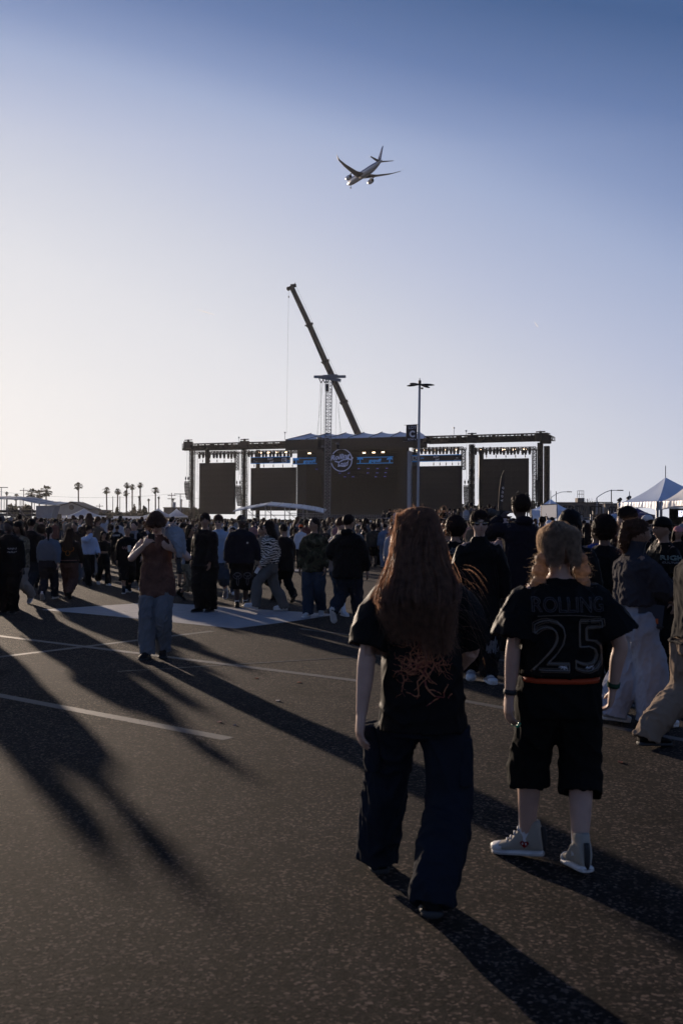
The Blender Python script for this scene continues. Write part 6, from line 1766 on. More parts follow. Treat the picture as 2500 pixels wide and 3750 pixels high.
A_ = W(pf, np3(.16, .06, .88)); t = thing('clear_bag', A_, 'small clear vinyl bag hanging at the hip of the young woman in the puffer jacket', 'bag')
m_ = MB(); m_.box(A_, (.20, .03, .19), Matrix.Rotation(.12, 3, 'Y')); m_.build('pouch', M_vinyl, t)
m_ = MB(); m_.box(A_ + Vector((0, -.02, -.085)), (.20, .012, .012)); m_.build('trim', M_bsole, t)
m_ = MB(); m_.path([A_ + Vector((-.1, 0, .09)), A_ + Vector((-.08, .03, .35)), A_ + Vector((.0, .1, .58))], .005, 4); m_.build('strap', M_bsole, t)
for q, c_ in (((.02, -.03), (.5, .12, .05)), ((-.02, -.02), (.2, .3, .45))):
    m_ = MB(); m_.box(A_ + Vector((q[0] + .02, -.018, q[1] - .01)), (.035, .008, .04)); m_.build('contents', cloth(c_), t)
kh = person(2560, 1872, 2740, -78, 'person in baggy khaki trousers cut off by the right edge, rear foot showing',
    pose(ra=(.04, .30), la=(-.06, -.19), lt=4, rh=(.12, .05, .5), lh=(-.14, .13, .52), pz=.47, ko=.2), dict(skin='brown', hair='curly', top=((.03, .028, .026), .48, 1.0, .06), top_name='jacket', pants=((.22, .165, .12), 1, (.05, .06, .05)), shoe=BLK, shoe_h=.06), 3)
br = person(2432, 1893, 0, 105, 'man in black wide brimmed hat and black shirt reading RIGHT CULTURE',
    pose(hp=0), dict(skin='tan', hair='crop', cap=BLK, brim=1, top=(BLK, .45, .46, .035), pants=(BLK, 1, (.03, .04, .04)), shoe=BLK), 3, depth=10.4)
sk = person(2420, 0, 0, -70, 'striped sneaker walker mostly hidden behind the puffer jacket woman', pose(**WALK_L), dict(skin='tan', hair='short', top=(BLK, .45, 1.0, .03), pants=(BLK, 1, (.02, .03, .03)), shoe=BLK, sole=1), 2, depth=13.6) if False else None
for args in [
    (2375, 1886, 18, 70, 'man in a white cap just above the head of the man in the brimmed hat', dict(skin='brown', hair='short', cap=(.5, .5, .5), cap_back=1)),
    (2480, 1927, 17, 175, 'woman in a white and red trucker cap at the right edge', dict(skin='tan', hair='long', cap=(.45, .2, .2))),
    (2497, 1917, 21, 150, 'person in a grey hood at the right edge', dict(skin='tan', hair='hood', top=((.2, .2, .21), .44, 1., .04))),
    (2010, 1905, 24, 160, 'man in a white cap framed between the white projection screen and the blonde head', dict(skin='tan', hair='short', cap=(.6, .6, .62))),
    (2037, 1908, 19, 20, 'small dark haired head left of the blonde head', dict(skin='tan', hair='short')),
    (2122, 1918, 22, 165, 'small head facing us just right of the blonde head', dict(skin='tan', hair='short')),
    (2150, 1914, 20, 5, 'dark haired head low beside the round haired man, second of the small heads', dict(skin='tan', hair='long')),
    (2180, 1934, 16, -20, 'short person in a blue top just left of the round haired man', dict(skin='brown', hair='crop', top=((.03, .05, .18), .44, 1., .04))),
    (2190, 1905, 19, 100, 'dark haired head peeking above the left shoulder of the striped jacket', dict(skin='brown', hair='short')),
    (2225, 1935, 26, 0, 'far walker seen in the gap under the puffer jacket', dict(skin='brown', hair='short')),
    (2350, 1932, 24, 30, 'far dark haired person behind the puffer jacket woman', dict(skin='brown', hair='short')),
    (1640, 1930, 17, 15, 'dark figure hidden between the long haired girl and the man in sunglasses', dict(skin='tan', hair='short')),
    (2412, 1905, 14, -75, 'dark clothed walker hidden behind the woman in profile, one striped sneaker lifted', dict(skin='tan', hair='short', sole=1)),
]:
    px, top, dep, hd, lab, oo = args
    o = dict(top=(BLK, .45, 1.0, .03), pants=(BLK, 1, (.02, .03, .03)), shoe=BLK); o.update(oo)
    person(px, top, 0, hd, lab, pose(**(WALK_L if 'walker' in lab else {})), o, 2, depth=dep)

# ---------- middle row, left to right
mid = [
 (34, 1905, 2248, 178, 'heavy set man in a black hoodie with white print at the left edge, facing us', pose(rh=(.08, .17, .66), re=(.8, -.4, -.8), hp=16), dict(skin='dark', hair='crop', w=1.25, hood='down', top=(BLK, .42, 1., .05), pants=(BLK, 1, (.04, .05, .04)), shoe=BLK)),
 (70, 1909, 2213, 160, 'man in a black cap and mottled tan hoodie beside the heavy set man', pose(**WALK_R), dict(skin='brown', hair='long', hl=.06, cap=BLK, top=((.1, .1, .1), .46, 1., .045, 'tancamo'), pants=((.26, .22, .18), 1, (.03, .04, .04)), shoe=(.2, .2, .2), sole=1)),
 (110, 1899, 2172, 0, 'broad man in a black cap and black shirt walking away near the left edge', pose(**WALK_L), dict(skin='brown', hair='short', cap=BLK, cap_back=1, w=1.15, top=(BLK, .44, 1., .05), pants=((.02, .024, .03), 1, (.03, .04, .03)), shoe=BLK)),
 (178, 1928, 2196, 3, 'woman with a dark ponytail in a slate blue jacket and white shoes walking away', pose(**WALK_R), dict(skin='fair', hair='ponytail', top=((.10, .12, .145), .545, 1., .055), top_name='jacket', tuck=1, w=1.05, pants=((.028, .026, .03), 1, (.03, .03, .03)), shoe=WHT, sole=1)),
 (253, 1931, 2192, 2, 'long haired person in a black varsity jacket with an orange bull emblem and brown trousers', pose(**WALK_L), dict(skin='fair', hair='long', hc='black', hl=.16, top=(BLK, .515, 1., .045), top_name='jacket', pants=((.085, .045, .035), 1, (.035, .045, .035)), shoe=BLK)),
 (323, 1923, 2147, -140, 'man in a white jacket with a hand at his mouth and flared black trousers', pose(ra=(.045, .13), la=(-.04, -.15), lt=30, rh=(.0, .12, .875), re=(1, .4, -1), lh=(-.13, .12, .55)), dict(skin='tan', hair='curly', top=((.42, .47, .58), .535, 1., .045), top_name='jacket', tuck=1, pants=(BLK, 1, (.025, .03, .05)), shoe=BLK)),
 (356, 1905, 2100, 178, 'young man in a pale grey hoodie and light grey trousers behind the white jacket', pose(rh=(.02, .13, .78), re=(1, -.2, -1)), dict(skin='fair', hair='curly', hood='down', top=((.30, .32, .36), .47, 1., .04), top_name='hoodie', pants=((.26, .27, .30), 1, (.04, .05, .04)), shoe=(.03, .02, .02))),
 (378, 1945, 2143, -150, 'woman in a black crop top and flared black trousers walking towards us', pose(**WALK_L), dict(skin='tan', hair='long', hc='black', hl=.10, w=1.0, top=(BLK, .645, .98, .010), tuck=1, pants=(BLK, 1, (.012, .02, .05)), shoe=WHT, sole=1)),
 (405, 1920, 2068, 5, 'dark haired man walking away left of the ALLSAINTS shirt', pose(**WALK_R), dict(skin='brown', hair='afro', top=(BLK, .45, 1., .03), pants=(BLK2, 1, (.02, .03, .03)), shoe=BLK)),
 (427, 1923, 2072, 0, 'man walking away in a black shirt reading ALLSAINTS', pose(**WALK_L), dict(skin='brown', hair='short', top=(BLK, .45, .5, .04), pants=(BLK2, 1, (.03, .04, .04)), shoe=(.2, .2, .2))),
 (465, 1926, 2171, -160, 'woman with a braid in a black printed hoodie and long black shorts holding a drink', pose(ra=(.06, .10), la=(-.05, -.14), lt=30, lh=(-.04, .17, .66), le=(-.8, -.5, -.8)), dict(skin='tan', hair='ponytail', top=(BLK, .40, 1., .055), top_name='hoodie', pants=(BLK, .70, (.05, .06, .07)), shoe=BLK, sole=1, shoe_h=.07, sock='black')),
 (492, 1908, 2166, 172, 'man in a black coat with a long grey scarf behind the woman with the braid', pose(**WALK_R), dict(skin='fair', hair='short', scarf=(.17, .18, .20), top=(BLK, .44, 1., .045), top_name='coat', pants=(BLK, 1, (.04, .05, .04)), shoe=WHT, sole=1)),
 (512, 1904, 2110, 150, 'dark haired man directly behind the man in the grey scarf', pose(), dict(skin='brown', hair='short', top=(BLK2, .44, 1., .04), pants=(BLK, 1, (.03, .03, .03)), shoe=BLK)),
 (535, 1914, 2105, -70, 'woman with a long ponytail in profile left of the shaggy haired youth', pose(), dict(skin='tan', hair='ponytail', top=((.18, .18, .2), .44, 1., .04), pants=(JEAN, 1, (.03, .03, .03)), shoe=BLK)),
 (668, 1914, 2150, -140, 'young man with swept hair in a dark top right of the shaggy haired youth', pose(), dict(skin='tan', hair='curly', top=(BLK2, .45, .5, .03), pants=((.05, .05, .05), .62, (.03, .04, .05)), shoe=BLK)),
 (692, 1921, 2201, -115, 'woman with dark hair and glasses in a brown camouflage skirt, right of the youth', pose(ra=(.04, .15), la=(-.04, -.16), lt=30, rh=(.04, .18, .68), re=(.8, -.5, -.8)), dict(skin='tan', hair='long', hc='black', hl=.10, glasses='gold', top=(BLK, .50, 1., .03), pants=((.06, .04, .03), .80, (.05, .075, .06), 'tancamo'), shoe=BLK, shoe_h=.08)),
 (752, 1877, 2240, 150, 'man in loose all black clothes with goggles pushed up, looking left', pose(ra=(.04, .05), la=(-.05, -.03), lh=(-.13, .10, .49), rh=(.15, .02, .52), hy=40, hp=0), dict(skin='tan', hair='curly', glasses='up', top=(BLK, .46, 1., .065), top_name='jacket', cuff=.05, fold=.014, pants=(BLK, 1, (.085, .085, .055)), shoe=BLK)),
 (800, 1884, 2197, 172, 'young man with glasses in a pale blue shirt and long denim shorts', pose(**WALK_R), dict(skin='fair', hair='curly', hc='brown', glasses='gold', top=((.26, .33, .42), .46, 1., .045), pants=((.055, .068, .09), .66, (.04, .06, .06)), sock='white', shoe=(.16, .14, .13), sole=1)),
 (853, 1930, 2175, 175, 'person in blue jeans hidden behind the bearded man', pose(**WALK_L), dict(skin='tan', hair='short', top=(BLK, .45, 1., .04), pants=(JEAN, 1, (.04, .05, .04)), shoe=WHT, sole=1)),
 (882, 1884, 2222, -165, 'tall bearded man in a navy sweater and long black shorts with white line drawing', pose(ra=(.05, .05), la=(-.05, -.02), lh=(-.20, .01, .50), rh=(.17, .02, .47), le=(-1, -.3, 0), hy=20, hp=-3), dict(skin='dark', hair='crop', beard=1, glasses='gold', w=1.18, top=((.013, .014, .020), .48, 1., .055), top_name='sweater', pants=(BLK, .68, (.055, .075, .08)), sock='white', sock_h=.03, shoe=BLK, shoe_h=.07)),
 (966, 1923, 2187, 120, 'woman in a fluffy tan jacket holding a drink behind the zebra coat', pose(**dict(WALK_R, rh=(.09, .15, .72), re=(.9, -.4, -.8))), dict(skin='tan', hair='ponytail', top=((.17, .14, .11), .47, 1., .05), top_name='jacket', fold=.014, pants=(BLK, 1, (.02, .02, .02)), shoe=BLK, shoe_h=.08)),
 (988, 1905, 2238, 100, 'woman in a zebra striped fur coat with white sunglasses and chunky white platform shoes', pose(ra=(.04, -.15), la=(-.04, .175), lt=-14, llift=.045, rt=0, lh=(-.10, .10, .52), rh=(.12, -.02, .52), hy=-10, twist=-8), dict(skin='fair', hair='long', hc='black', hl=.05, glasses='white', top=((.5, .45, .4), .545, 1., .065, 'zebra'), top_name='fur_coat', tuck=1, fold=.016, ff=26, pants=((.115, .112, .105), 1, (.02, .03, .05)), shoe=(.62, .62, .62), sole=1, plat=.030)),
 (1040, 1918, 2205, 30, 'person all in black walking behind the zebra coat woman', pose(**WALK_L), dict(skin='tan', hair='short', top=(BLK, .40, 1., .05), top_name='coat', pants=(BLK, 1, (.03, .03, .03)), shoe=BLK)),
 (1080, 1936, 2073, 8, 'girl with long dark hair, black hoodie and bare legs left of the camouflage shirt', pose(), dict(skin='fair', hair='long', hc='black', hl=.16, top=(BLK, .42, 1., .05), top_name='hoodie', pants=(BLK, .2, (.02, .02, .03)), shoe=BLK)),
 (1150, 1894, 2256, 168, 'young man in a camouflage long sleeved top and blue jeans walking towards us', pose(ra=(.045, .10), la=(-.055, -.08), lt=22, lh=(-.125, .06, .50), rh=(.155, .0, .45), hy=-40, hp=0), dict(skin='tan', hair='short', glasses='up', top=((.1, .1, .1), .455, 1., .045, 'camo'), pants=((.032, .040, .055), 1, (.035, .045, .045)), shoe=(.42, .41, .39), sole=1)),
 (1243, 1892, 2250, -150, 'man with curly light brown hair and denim shorts half hidden behind the black hoodie', pose(**WALK_R), dict(skin='fair', hair='curly', hc='brown', beard=1, top=((.3, .3, .32), .46, 1., .045), pants=((.09, .115, .15), .62, (.045, .06, .07)), sock='white', sock_h=.10, shoe=WHT, sole=1)),
 (1272, 1882, 2288, -24, 'man in a plain black hooded sweatshirt and dark jeans walking away in the middle', pose(ra=(.05, .14), la=(-.045, -.20), lt=62, llift=.02, rh=(.16, .06, .50), lh=(-.12, .10, .60), re=(1, -.5, -.3), hy=-22, twist=4), dict(skin='tan', hair='short', hood='down', w=1.15, top=(BLK, .435, 1., .060), top_name='hoodie', pants=((.020, .024, .032), 1, (.035, .04, .035)), shoe=(.2, .2, .2), sole=1)),
 (1365, 1916, 2077, -10, 'person in a glossy dark puffer jacket and black shorts standing beside the denim jacket', pose(), dict(skin='dark', hair='afro', w=1.15, top=((.035, .033, .03), .48, 1., .06), top_name='jacket', fold=.014, ff=24, pants=(BLK, .55, (.04, .05, .05)), shoe=BLK)),
 (1382, 1917, 2072, 30, 'man in black just behind the puffer jacket and the denim jacket', pose(), dict(skin='tan', hair='short', top=(BLK, .45, .5, .03), pants=(BLK, 1, (.03, .03, .03)), shoe=BLK)),
 (1408, 1916, 2079, 5, 'man in a blue denim jacket and pale jeans standing with his back to us', pose(rh=(.14, .06, .55)), dict(skin='tan', hair='short', top=((.10, .14, .21), .50, 1., .04), top_name='jacket', pants=((.14, .17, .22), 1, (.03, .03, .03)), shoe=WHT)),
 (1435, 1918, 2085, 170, 'man facing us right of the denim jacket', pose(), dict(skin='fair', hair='curly', top=((.03, .04, .07), .46, 1., .03), pants=(BLK2, 1, (.03, .03, .03)), shoe=BLK)),
 (1332, 1918, 2070, 100, 'woman with long dark hair and bare arms left of the puffer jacket person', pose(lh=(-.08, .12, .62)), dict(skin='tan', hair='long', hl=.1, hc='black', top=(BLK, .60, .2, .01), tuck=1, pants=(BLK, 1, (.02, .03, .04)), shoe=BLK)),
 (1440, 1922, 2150, 15, 'person with long auburn hair and pale top left of the near long haired walker', pose(), dict(skin='fair', hair='long', hc='auburn', hl=.2, top=((.3, .31, .34), .47, 1., .03), pants=(LJEAN, 1, (.02, .03, .03)), shoe=WHT)),
 (1308, 1926, 2085, 160, 'young man with short dark hair facing us right of the black hoodie', pose(), dict(skin='tan', hair='short', top=((.12, .13, .14), .45, 1., .03), pants=(BLK, 1, (.03, .03, .03)), shoe=BLK)),
 (196, 1921, 2170, 15, 'person with fluffy dark hair between the black capped man and the ponytail', pose(), dict(skin='brown', hair='afro', top=(BLK, .44, 1., .04), pants=(BLK, 1, (.03, .03, .03)), shoe=BLK)) if False else (150, 1919, 2150, 8, 'dark curly haired person between the black capped man and the ponytail woman', pose(**WALK_R), dict(skin='brown', hair='afro', top=(BLK, .44, 1., .04), pants=(BLK, 1, (.03, .03, .03)), shoe=BLK)),
 (276, 1911, 2130, 160, 'tall man in a black beanie facing us right of the varsity jacket', pose(), dict(skin='tan', hair='crop', top=(BLK2, .44, 1., .045), pants=((.09, .1, .12), 1, (.06, .07, .06)), shoe=BLK)),
 (296, 1928, 2122, 10, 'long black haired person between the varsity jacket and the white jacket', pose(), dict(skin='tan', hair='long', hc='black', hl=.14, top=(BLK, .44, 1., .045), pants=((.10, .11, .125), 1, (.06, .07, .06)), shoe=WHT)),
 (1190, 1930, 2060, 30, 'person in a dark beanie far behind the camouflage top', pose(), dict(skin='tan', hair='crop', top=((.04, .03, .025), .42, 1., .06), pants=(BLK, 1, (.03, .03, .03)), shoe=BLK)),
]
MP = {}
for a in mid:
    px, top, feet, hd, lab, pp, oo = a
    MP[px] = person(px, top, feet, hd, lab, pp, oo, 2)
# a bright orange knit cap far in the crowd
person(1102, 1921, 0, 15, 'person in a bright orange knit cap and white top in the crowd', pose(), dict(skin='fair', hair='none', cap=(.75, .12, .03), top=((.5, .5, .52), .45, 1., .03), pants=(BLK, 1, (.03, .03, .03)), shoe=BLK), 2, depth=33)
# walkers just outside the left edge whose shadows fall into the picture
for i, (x, y, h_, hd, lab) in enumerate(((-6.0, 15.6, 1.74, 10, 'man in dark clothes just beyond the left edge of the picture'), (-6.35, 15.7, 1.70, -20, 'woman in dark clothes farther left beyond the edge'),
                                         (-7.1, 17.9, 1.75, 20, 'man in a dark coat third beyond the left edge'), (-6.5, 18.9, 1.72, 180, 'woman in a dark hoodie beyond the left edge'))):
    r = thing('person', (x, y, 0), lab, 'person', None, radians(hd)); human(r, h_, pose(**(WALK_L if i % 2 else WALK_R)), dict(skin='tan', hair=['short', 'long', 'curly', 'short', 'long'][i], w=1.15, top=(BLK, .42, 1., .06), pants=(BLK, 1, (.05, .06, .05)), shoe=BLK), 2, seed=i); PLACED.append((x, y))

# ---------- crowd prototypes (shared meshes, own materials per person)
PROTO = []
for i, (hs, hl, slv, ease, pl, pe, pz) in enumerate((
    ('short', 0, 1., .04, 1, .04, pose()), ('long', .16, 1., .035, 1, .03, pose()), ('curly', 0, .46, .035, 1, .045, pose(**WALK_L)), ('hood', 0, 1., .05, 1, .04, pose()),
    ('short', 0, 1., .05, .62, .06, pose(lh=(-.05, .17, .62), rh=(.05, .17, .62))), ('long', .08, .46, .02, 1, .03, pose(rh=(.09, .16, .70))), ('crop', 0, 1., .045, 1, .05, pose(**WALK_R)), ('afro', 0, 1., .04, 1, .04, pose()),
    ('ponytail', 0, 1., .04, 1, .03, pose()), ('short', 0, .46, .03, 1, .04, pose(rh=(.06, .22, 1.02), re=(1, 0, -.5), hp=-5)))):
    r = bpy.data.objects.new('person', None); col.objects.link(r); r.location = (0, -40 - i, 0)
    o = dict(skin='tan', hair=hs, hl=hl or .1, top=(BLK, .45, slv, ease), pants=(BLK, pl, (pe, pe, pe)), shoe=BLK)
    if i == 6: o['cap'] = BLK
    human(r, 1.0 * 1.7, pz, o, 1, seed=i); PROTO.append(r)
run_jobs(); run_furs()

# ---------- print, numbers and pictures on clothing
def projector(parts, key='top', off=.0035, d=(0, 1, 0), start=-.6):
    """maps body-space points (metres, seen from behind when d=+y) on to the cloth"""
    me = parts[key].data; bv = BVHTree.FromPolygons([v.co[:] for v in me.vertices], [p.vertices[:] for p in me.polygons]); dv = Vector(d).normalized()
    def f(p):
        o_ = Vector(p) - dv * .8; hit = bv.ray_cast(o_, dv, 2)
        return None if hit[0] is None else hit[0] - dv * off
    return f
def cloth_text(parts, s, x, z, height, m, rad, width=None, d=(0, 1, 0), key='top', offset=0.0, name='print', n_layers=1, spacing=1.0):
    back = d[1] > 0; xd = (1, 0, 0) if back else (-1, 0, 0)
    if abs(d[0]) > .5: xd = (0, -1 if d[0] > 0 else 1, 0)
    pr = projector(parts, key, d=d)
    m_, _ = outline_text(s, name, height, m, None, (x, 0, z), xd, (0, 0, 1), rad, 'CENTER', width, offset, pr, spacing)
    if not m_.v: return
    o = m_.build(name, m, None); o.parent = parts['root']; o['kind'] = 'stuff'; return o
M_num = mat('dark_silver_print', (.17, .155, .14), .45, .3); M_num2 = mat('bronze_print', (.13, .095, .065), .5, .3); M_num3 = mat('charcoal_print', (.055, .048, .05), .5, .2)
jz = jh
pr_ = projector(jer)
cloth_text(jer, '25', .02, .655 * jz, .232, M_num, .0035, .33, name='jersey_number')
cloth_text(jer, '25', .02, .655 * jz, .250, M_num2, .0025, .35, offset=.035, name='jersey_number')
cloth_text(jer, '25', .02, .655 * jz, .214, M_num2, .0022, .31, offset=-.035, name='jersey_number')
cloth_text(jer, 'ROLLING', .015, .772 * jz, .068, M_num3, .0026, .33, name='jersey_name')
pts = [(x, .735 * jz + .012 * cos(x * 9)) for x in np.linspace(-.13, .17, 24)]
m_ = MB(); Q_ = [pr_((x, 0, z)) for x, z in pts]; [m_.tube(a, b, .0025, 4) for a, b in zip(Q_[:-1], Q_[1:]) if a and b]; o_ = m_.build('jersey_underline', M_num2, None); o_.parent = jr
m_ = MB()
r = np.random.default_rng(4)
for x in (-.02, .11):
    for k in range(9):
        p, q = pr_((x + r.uniform(-.025, .025), 0, .592 * jz + r.uniform(-.01, .012))), pr_((x + r.uniform(-.025, .025), 0, .592 * jz + r.uniform(-.01, .012)))
        if p and q: m_.tube(p, q, .0018, 3)
o_ = m_.build('jersey_patch', M_print_w, None); o_.parent = jr
# orange branching print on the long haired girl's shirt
M_or = mat('orange_branch_print', (.34, .12, .05), .7); M_red = mat('dark_red_print', (.16, .03, .018), .7)
pr_ = projector(girl); m_ = MB(); mr = MB(); r = np.random.default_rng(21)
def branch(x, z, a, L, w, dep):
    n = 7; P_ = []; 
    for i in range(n):
        P_.append(pr_((x, 0, z)) if abs(x - .01) < .125 else None); a += r.normal() * .32; x += cos(a) * L / n; z += sin(a) * L / n
        if dep > 0 and r.random() < .42: branch(x, z, a + r.choice([-1, 1]) * r.uniform(.5, 1.2), L * r.uniform(.45, .7), w * .7, dep - 1)
    for i, (p, q) in enumerate(zip(P_[:-1], P_[1:])):
        if p and q: (m_ if r.random() < .75 else mr).tube(p, q, w * (1 - i / n * .55), 4, w * (1 - (i + 1) / n * .55))
cz = .672 * gh
for a0 in np.linspace(-3.0, 3.0, 22): branch(.02 + r.normal() * .02, cz + r.normal() * .02, a0 if abs(a0) > .2 else .3, r.uniform(.10, .20), .0034, 3)
x = .035
for k in range(4): branch(x - k * .006, cz - .03 - k * .06, -pi / 2 - .08, .13, .0042, 1)
o_ = m_.build('branch_print', M_or, None); o_.parent = gr; o_['kind'] = 'stuff'
o_ = mr.build('branch_print', M_red, None); o_.parent = gr; o_['kind'] = 'stuff'
# leather label on the back of the jeans
pp = projector(girl, 'pants'); c_ = [pp((.10 + dx, 0, .462 * gh + dz)) for dx, dz in ((0, 0), (.04, .004), (.04, .02), (0, .016))]
if all(c_): m_ = MB(); m_.add([Vector(v) - Vector((0, .006, 0)) for v in c_], [(0, 1, 2, 3)]); o_ = m_.build('leather_label', cloth((.30, .15, .11)), None); o_.parent = gr
# green nails, bracelets, shoe stripes and the red heart of the jersey wearer
for s in 'lr':
    nm = NM()
    for q, d_ in jer['tips'][s]:
        limb(nm, [q, q + d_ * .016], [(.0048, .003), (.0035, .002)], 6, 1)
    V_, F_ = nm.arr(); mesh_obj('green_nails', V_, F_, M_nail, jr)
    wr, f_ = jer['J'][s + 'wr'], jer['J'][s + 'f']; nm = NM(); limb(nm, [wr - f_ * .035, wr - f_ * .012], [.031, .030], 14, 1); V_, F_ = nm.arr(); mesh_obj('wristband', V_, F_, M_bsole if s == 'l' else cloth((.02, .06, .035)), jr)
    A = jer['J'][s + 'ank']; fo = radians(66 if s == 'l' else 8); Rf = rotz(fo)
    nm = NM(); limb(nm, [A + Rf @ np3(0, -.082, -.045), A + Rf @ np3(0, -.088, .02), A + Rf @ np3(0, -.078, .07)], [(.013, .006)] * 3, 8, 2); V_, F_ = nm.arr(); mesh_obj('heel_stripe', V_, F_, M_bsole, jr)
A = jer['J']['lank']; Rf = rotz(radians(66)); side = Rf @ np3(-1, 0, 0); fw = Rf @ np3(0, 1, 0)
c = A + side * (.0) + fw * (-.005) + np3(0, 0, -.005) - Rf @ np3(-1, 0, 0) * 0
side = -Rf @ np3(-1, 0, 0) if (Rf @ np3(-1, 0, 0))[1] > 0 else Rf @ np3(-1, 0, 0)
c = A + side * .046 + fw * .0 + np3(0, 0, -.012)
h_pts = [c + fw * (.020 * 16 * sin(t) ** 3 / 16) + np3(0, 0, 1) * .018 * ((13 * cos(t) - 5 * cos(2 * t) - 2 * cos(3 * t) - cos(4 * t)) / 16) for t in np.linspace(0, 2 * pi, 25)[:-1]]
m_ = MB(); m_.slab([Vector(p) for p in h_pts], Vector(side * -.02)); o_ = m_.build('heart_patch', cloth((.22, .01, .01)), None); o_.parent = jr
nm = NM()
for q in (-.008, .008): ell(nm, c + fw * q + np3(0, 0, .003) + side * .001, np3(.004, .003, .006), None, 8, 6)
V_, F_ = nm.arr(); mesh_obj('heart_eyes', V_, F_, M_sole, jr)
# small prints
M_wp = mat('white_cloth_print', (.45, .45, .46), .7)
def small_print(parts, s, x, z, hgt, w, d=(0, -1, 0), m=M_wp, rad=.003, key='top'):
    try: return cloth_text(parts, s, x, z * parts['h'], hgt, m, rad, w, d=d, key=key)
    except Exception as e: return None

small_print(MP[427], 'ALLSAINTS', 0, .735, .05, .26, d=(0, 1, 0), rad=.004)
small_print(MP[465], 'Pxxxl', 0, .68, .09, .26, m=cloth((.4, .22, .2)), rad=.005) if False else None
small_print(MP[465], 'ROCK', 0, .68, .08, .24, m=cloth((.4, .22, .2)), rad=.005) if False else None
# pale prints that cannot be read in the photograph
def scribble(parts, x, z, w, hgt, m, n, d=(0, -1, 0), key='top', rad=.004, seed=1, name='scribble_print'):
    r = np.random.default_rng(seed); pr = projector(parts, key, d=d); m_ = MB(); prev = None; a = 0
    for i in range(n):
        u = i / n; p = pr((x + (u - .5) * w + r.normal() * w * .05, 0, z * parts['h'] + sin(i * 1.9) * hgt * .5 * r.uniform(.4, 1)))
        if prev and p: m_.tube(prev, p, rad, 4)
        prev = p
    if m_.v: o = m_.build(name, m, None); o.parent = parts['root']
scribble(MP[34], -.09, .70, .14, .05, M_wp, 22, seed=8, rad=.003); scribble(MP[34], -.09, .665, .14, .04, M_wp, 20, seed=9, rad=.003)
scribble(MP[465], 0, .68, .26, .08, cloth((.42, .25, .23)), 26, seed=3)
M_lineprint = mat('grey_line_print', (.16, .16, .17), .7)
for sx in (-1, 1):
    pr = projector(MP[882], 'pants', d=(0, -1, 0)); m_ = MB(); hh = MP[882]['h']
    for ring in ((.075, .06, 0), (.05, .03, .02), (.02, .09, -.09)):
        Q = [pr((sx * .095 + ring[0] * cos(a), 0, .345 * hh + ring[1] * sin(a) + ring[2])) for a in np.linspace(0, 2 * pi, 17)]
        [m_.tube(p, q, .004, 4) for p, q in zip(Q[:-1], Q[1:]) if p and q]
    if m_.v: o_ = m_.build('line_drawing_print', M_lineprint, None); o_.parent = MP[882]['root']
pr = projector(MP[882], d=(0, -1, 0)); p = pr((-.09, 0, .70 * MP[882]['h']))
if p: nm = NM(); ell(nm, np.array(p), np3(.02, .006, .02), None, 10, 6); V_, F_ = nm.arr(); mesh_obj('badge', V_, F_, M_sole, MP[882]['root'])
# bull emblem on the varsity jacket and its striped hem
pr = projector(MP[253]); m_ = MB(); hh = MP[253]['h']
for sx in (-1, 1):
    Q = [pr((sx * x, 0, .655 * hh + z)) for x, z in ((.02, -.02), (.06, -.01), (.10, .01), (.115, .05), (.10, .08))]; [m_.tube(p, q, .007, 4) for p, q in zip(Q[:-1], Q[1:]) if p and q]
Q = [pr((.045 * cos(a), 0, .63 * hh + .05 * sin(a))) for a in np.linspace(0, 2 * pi, 13)]; [m_.tube(p, q, .007, 4) for p, q in zip(Q[:-1], Q[1:]) if p and q]
o_ = m_.build('bull_emblem', cloth((.35, .13, .03)), None); o_.parent = MP[253]['root']
M_or2 = mat('pale_pink_band', (.35, .2, .17), .8)
pr = projector(MP[253]); m_ = MB(); Q = [pr((x, 0, .53 * hh)) for x in np.linspace(-.19, .19, 14)]; [m_.tube(p, q, .006, 4) for p, q in zip(Q[:-1], Q[1:]) if p and q]; o_ = m_.build('hem_stripe', M_or2, None); o_.parent = MP[253]['root']
# pale print on one sleeve and thigh of the others
scribble(sg, -.09, .22, .10, .16, M_lineprint, 30, key='pants', rad=.003, seed=5); scribble(sg, -.09, .19, .12, .10, M_lineprint, 26, key='pants', rad=.003, seed=6)
small_print(br, 'RIGHT', .0, .72, .045, .27, rad=.0035, m=mat('pale_green_print', (.20, .26, .23), .7)) if False else None
pr = None
bx = projector(br, d=(1, 0, 0)) if False else None
# lettering on the man at the right edge runs along his chest and side as seen from here
def side_text(parts, s, hgt, width, z, m, rad, uo=0.):
    hd = parts['root'].rotation_euler.z; dv = Matrix.Rotation(-hd, 3, 'Z') @ Vector((0, 1, 0)); xd = Matrix.Rotation(-hd, 3, 'Z') @ Vector((1, 0, 0))
    me = parts['top'].data; bv = BVHTree.FromPolygons([v.co[:] for v in me.vertices], [p.vertices[:] for p in me.polygons])
    def f(p):
        h_ = bv.ray_cast(Vector(p) - dv * 1.0, dv, 2); return None if h_[0] is None else h_[0] - dv * .004
    m_, _ = outline_text(s, 'print', hgt, m, None, xd * uo + Vector((0, 0, z)), xd, (0, 0, 1), rad, 'CENTER', width, 0, f)
    if m_.v: o = m_.build('print', m, None); o.parent = parts['root']
Mg_ = mat('pale_green_print', (.20, .26, .23), .7)
side_text(br, 'RIGHT', .045, .26, .755 * br['h'], Mg_, .003, .04); side_text(br, 'CULTURE', .018, .15, .725 * br['h'], M_lineprint, .0018, .0)
side_text(MP[1150], 'LOS ANGELES', .012, .06, .70 * MP[1150]['h'], M_wp, .0018, .08) if False else None
side_text(bw, 'dito', .07, .2, .78 * bw['h'], M_lineprint, .003)
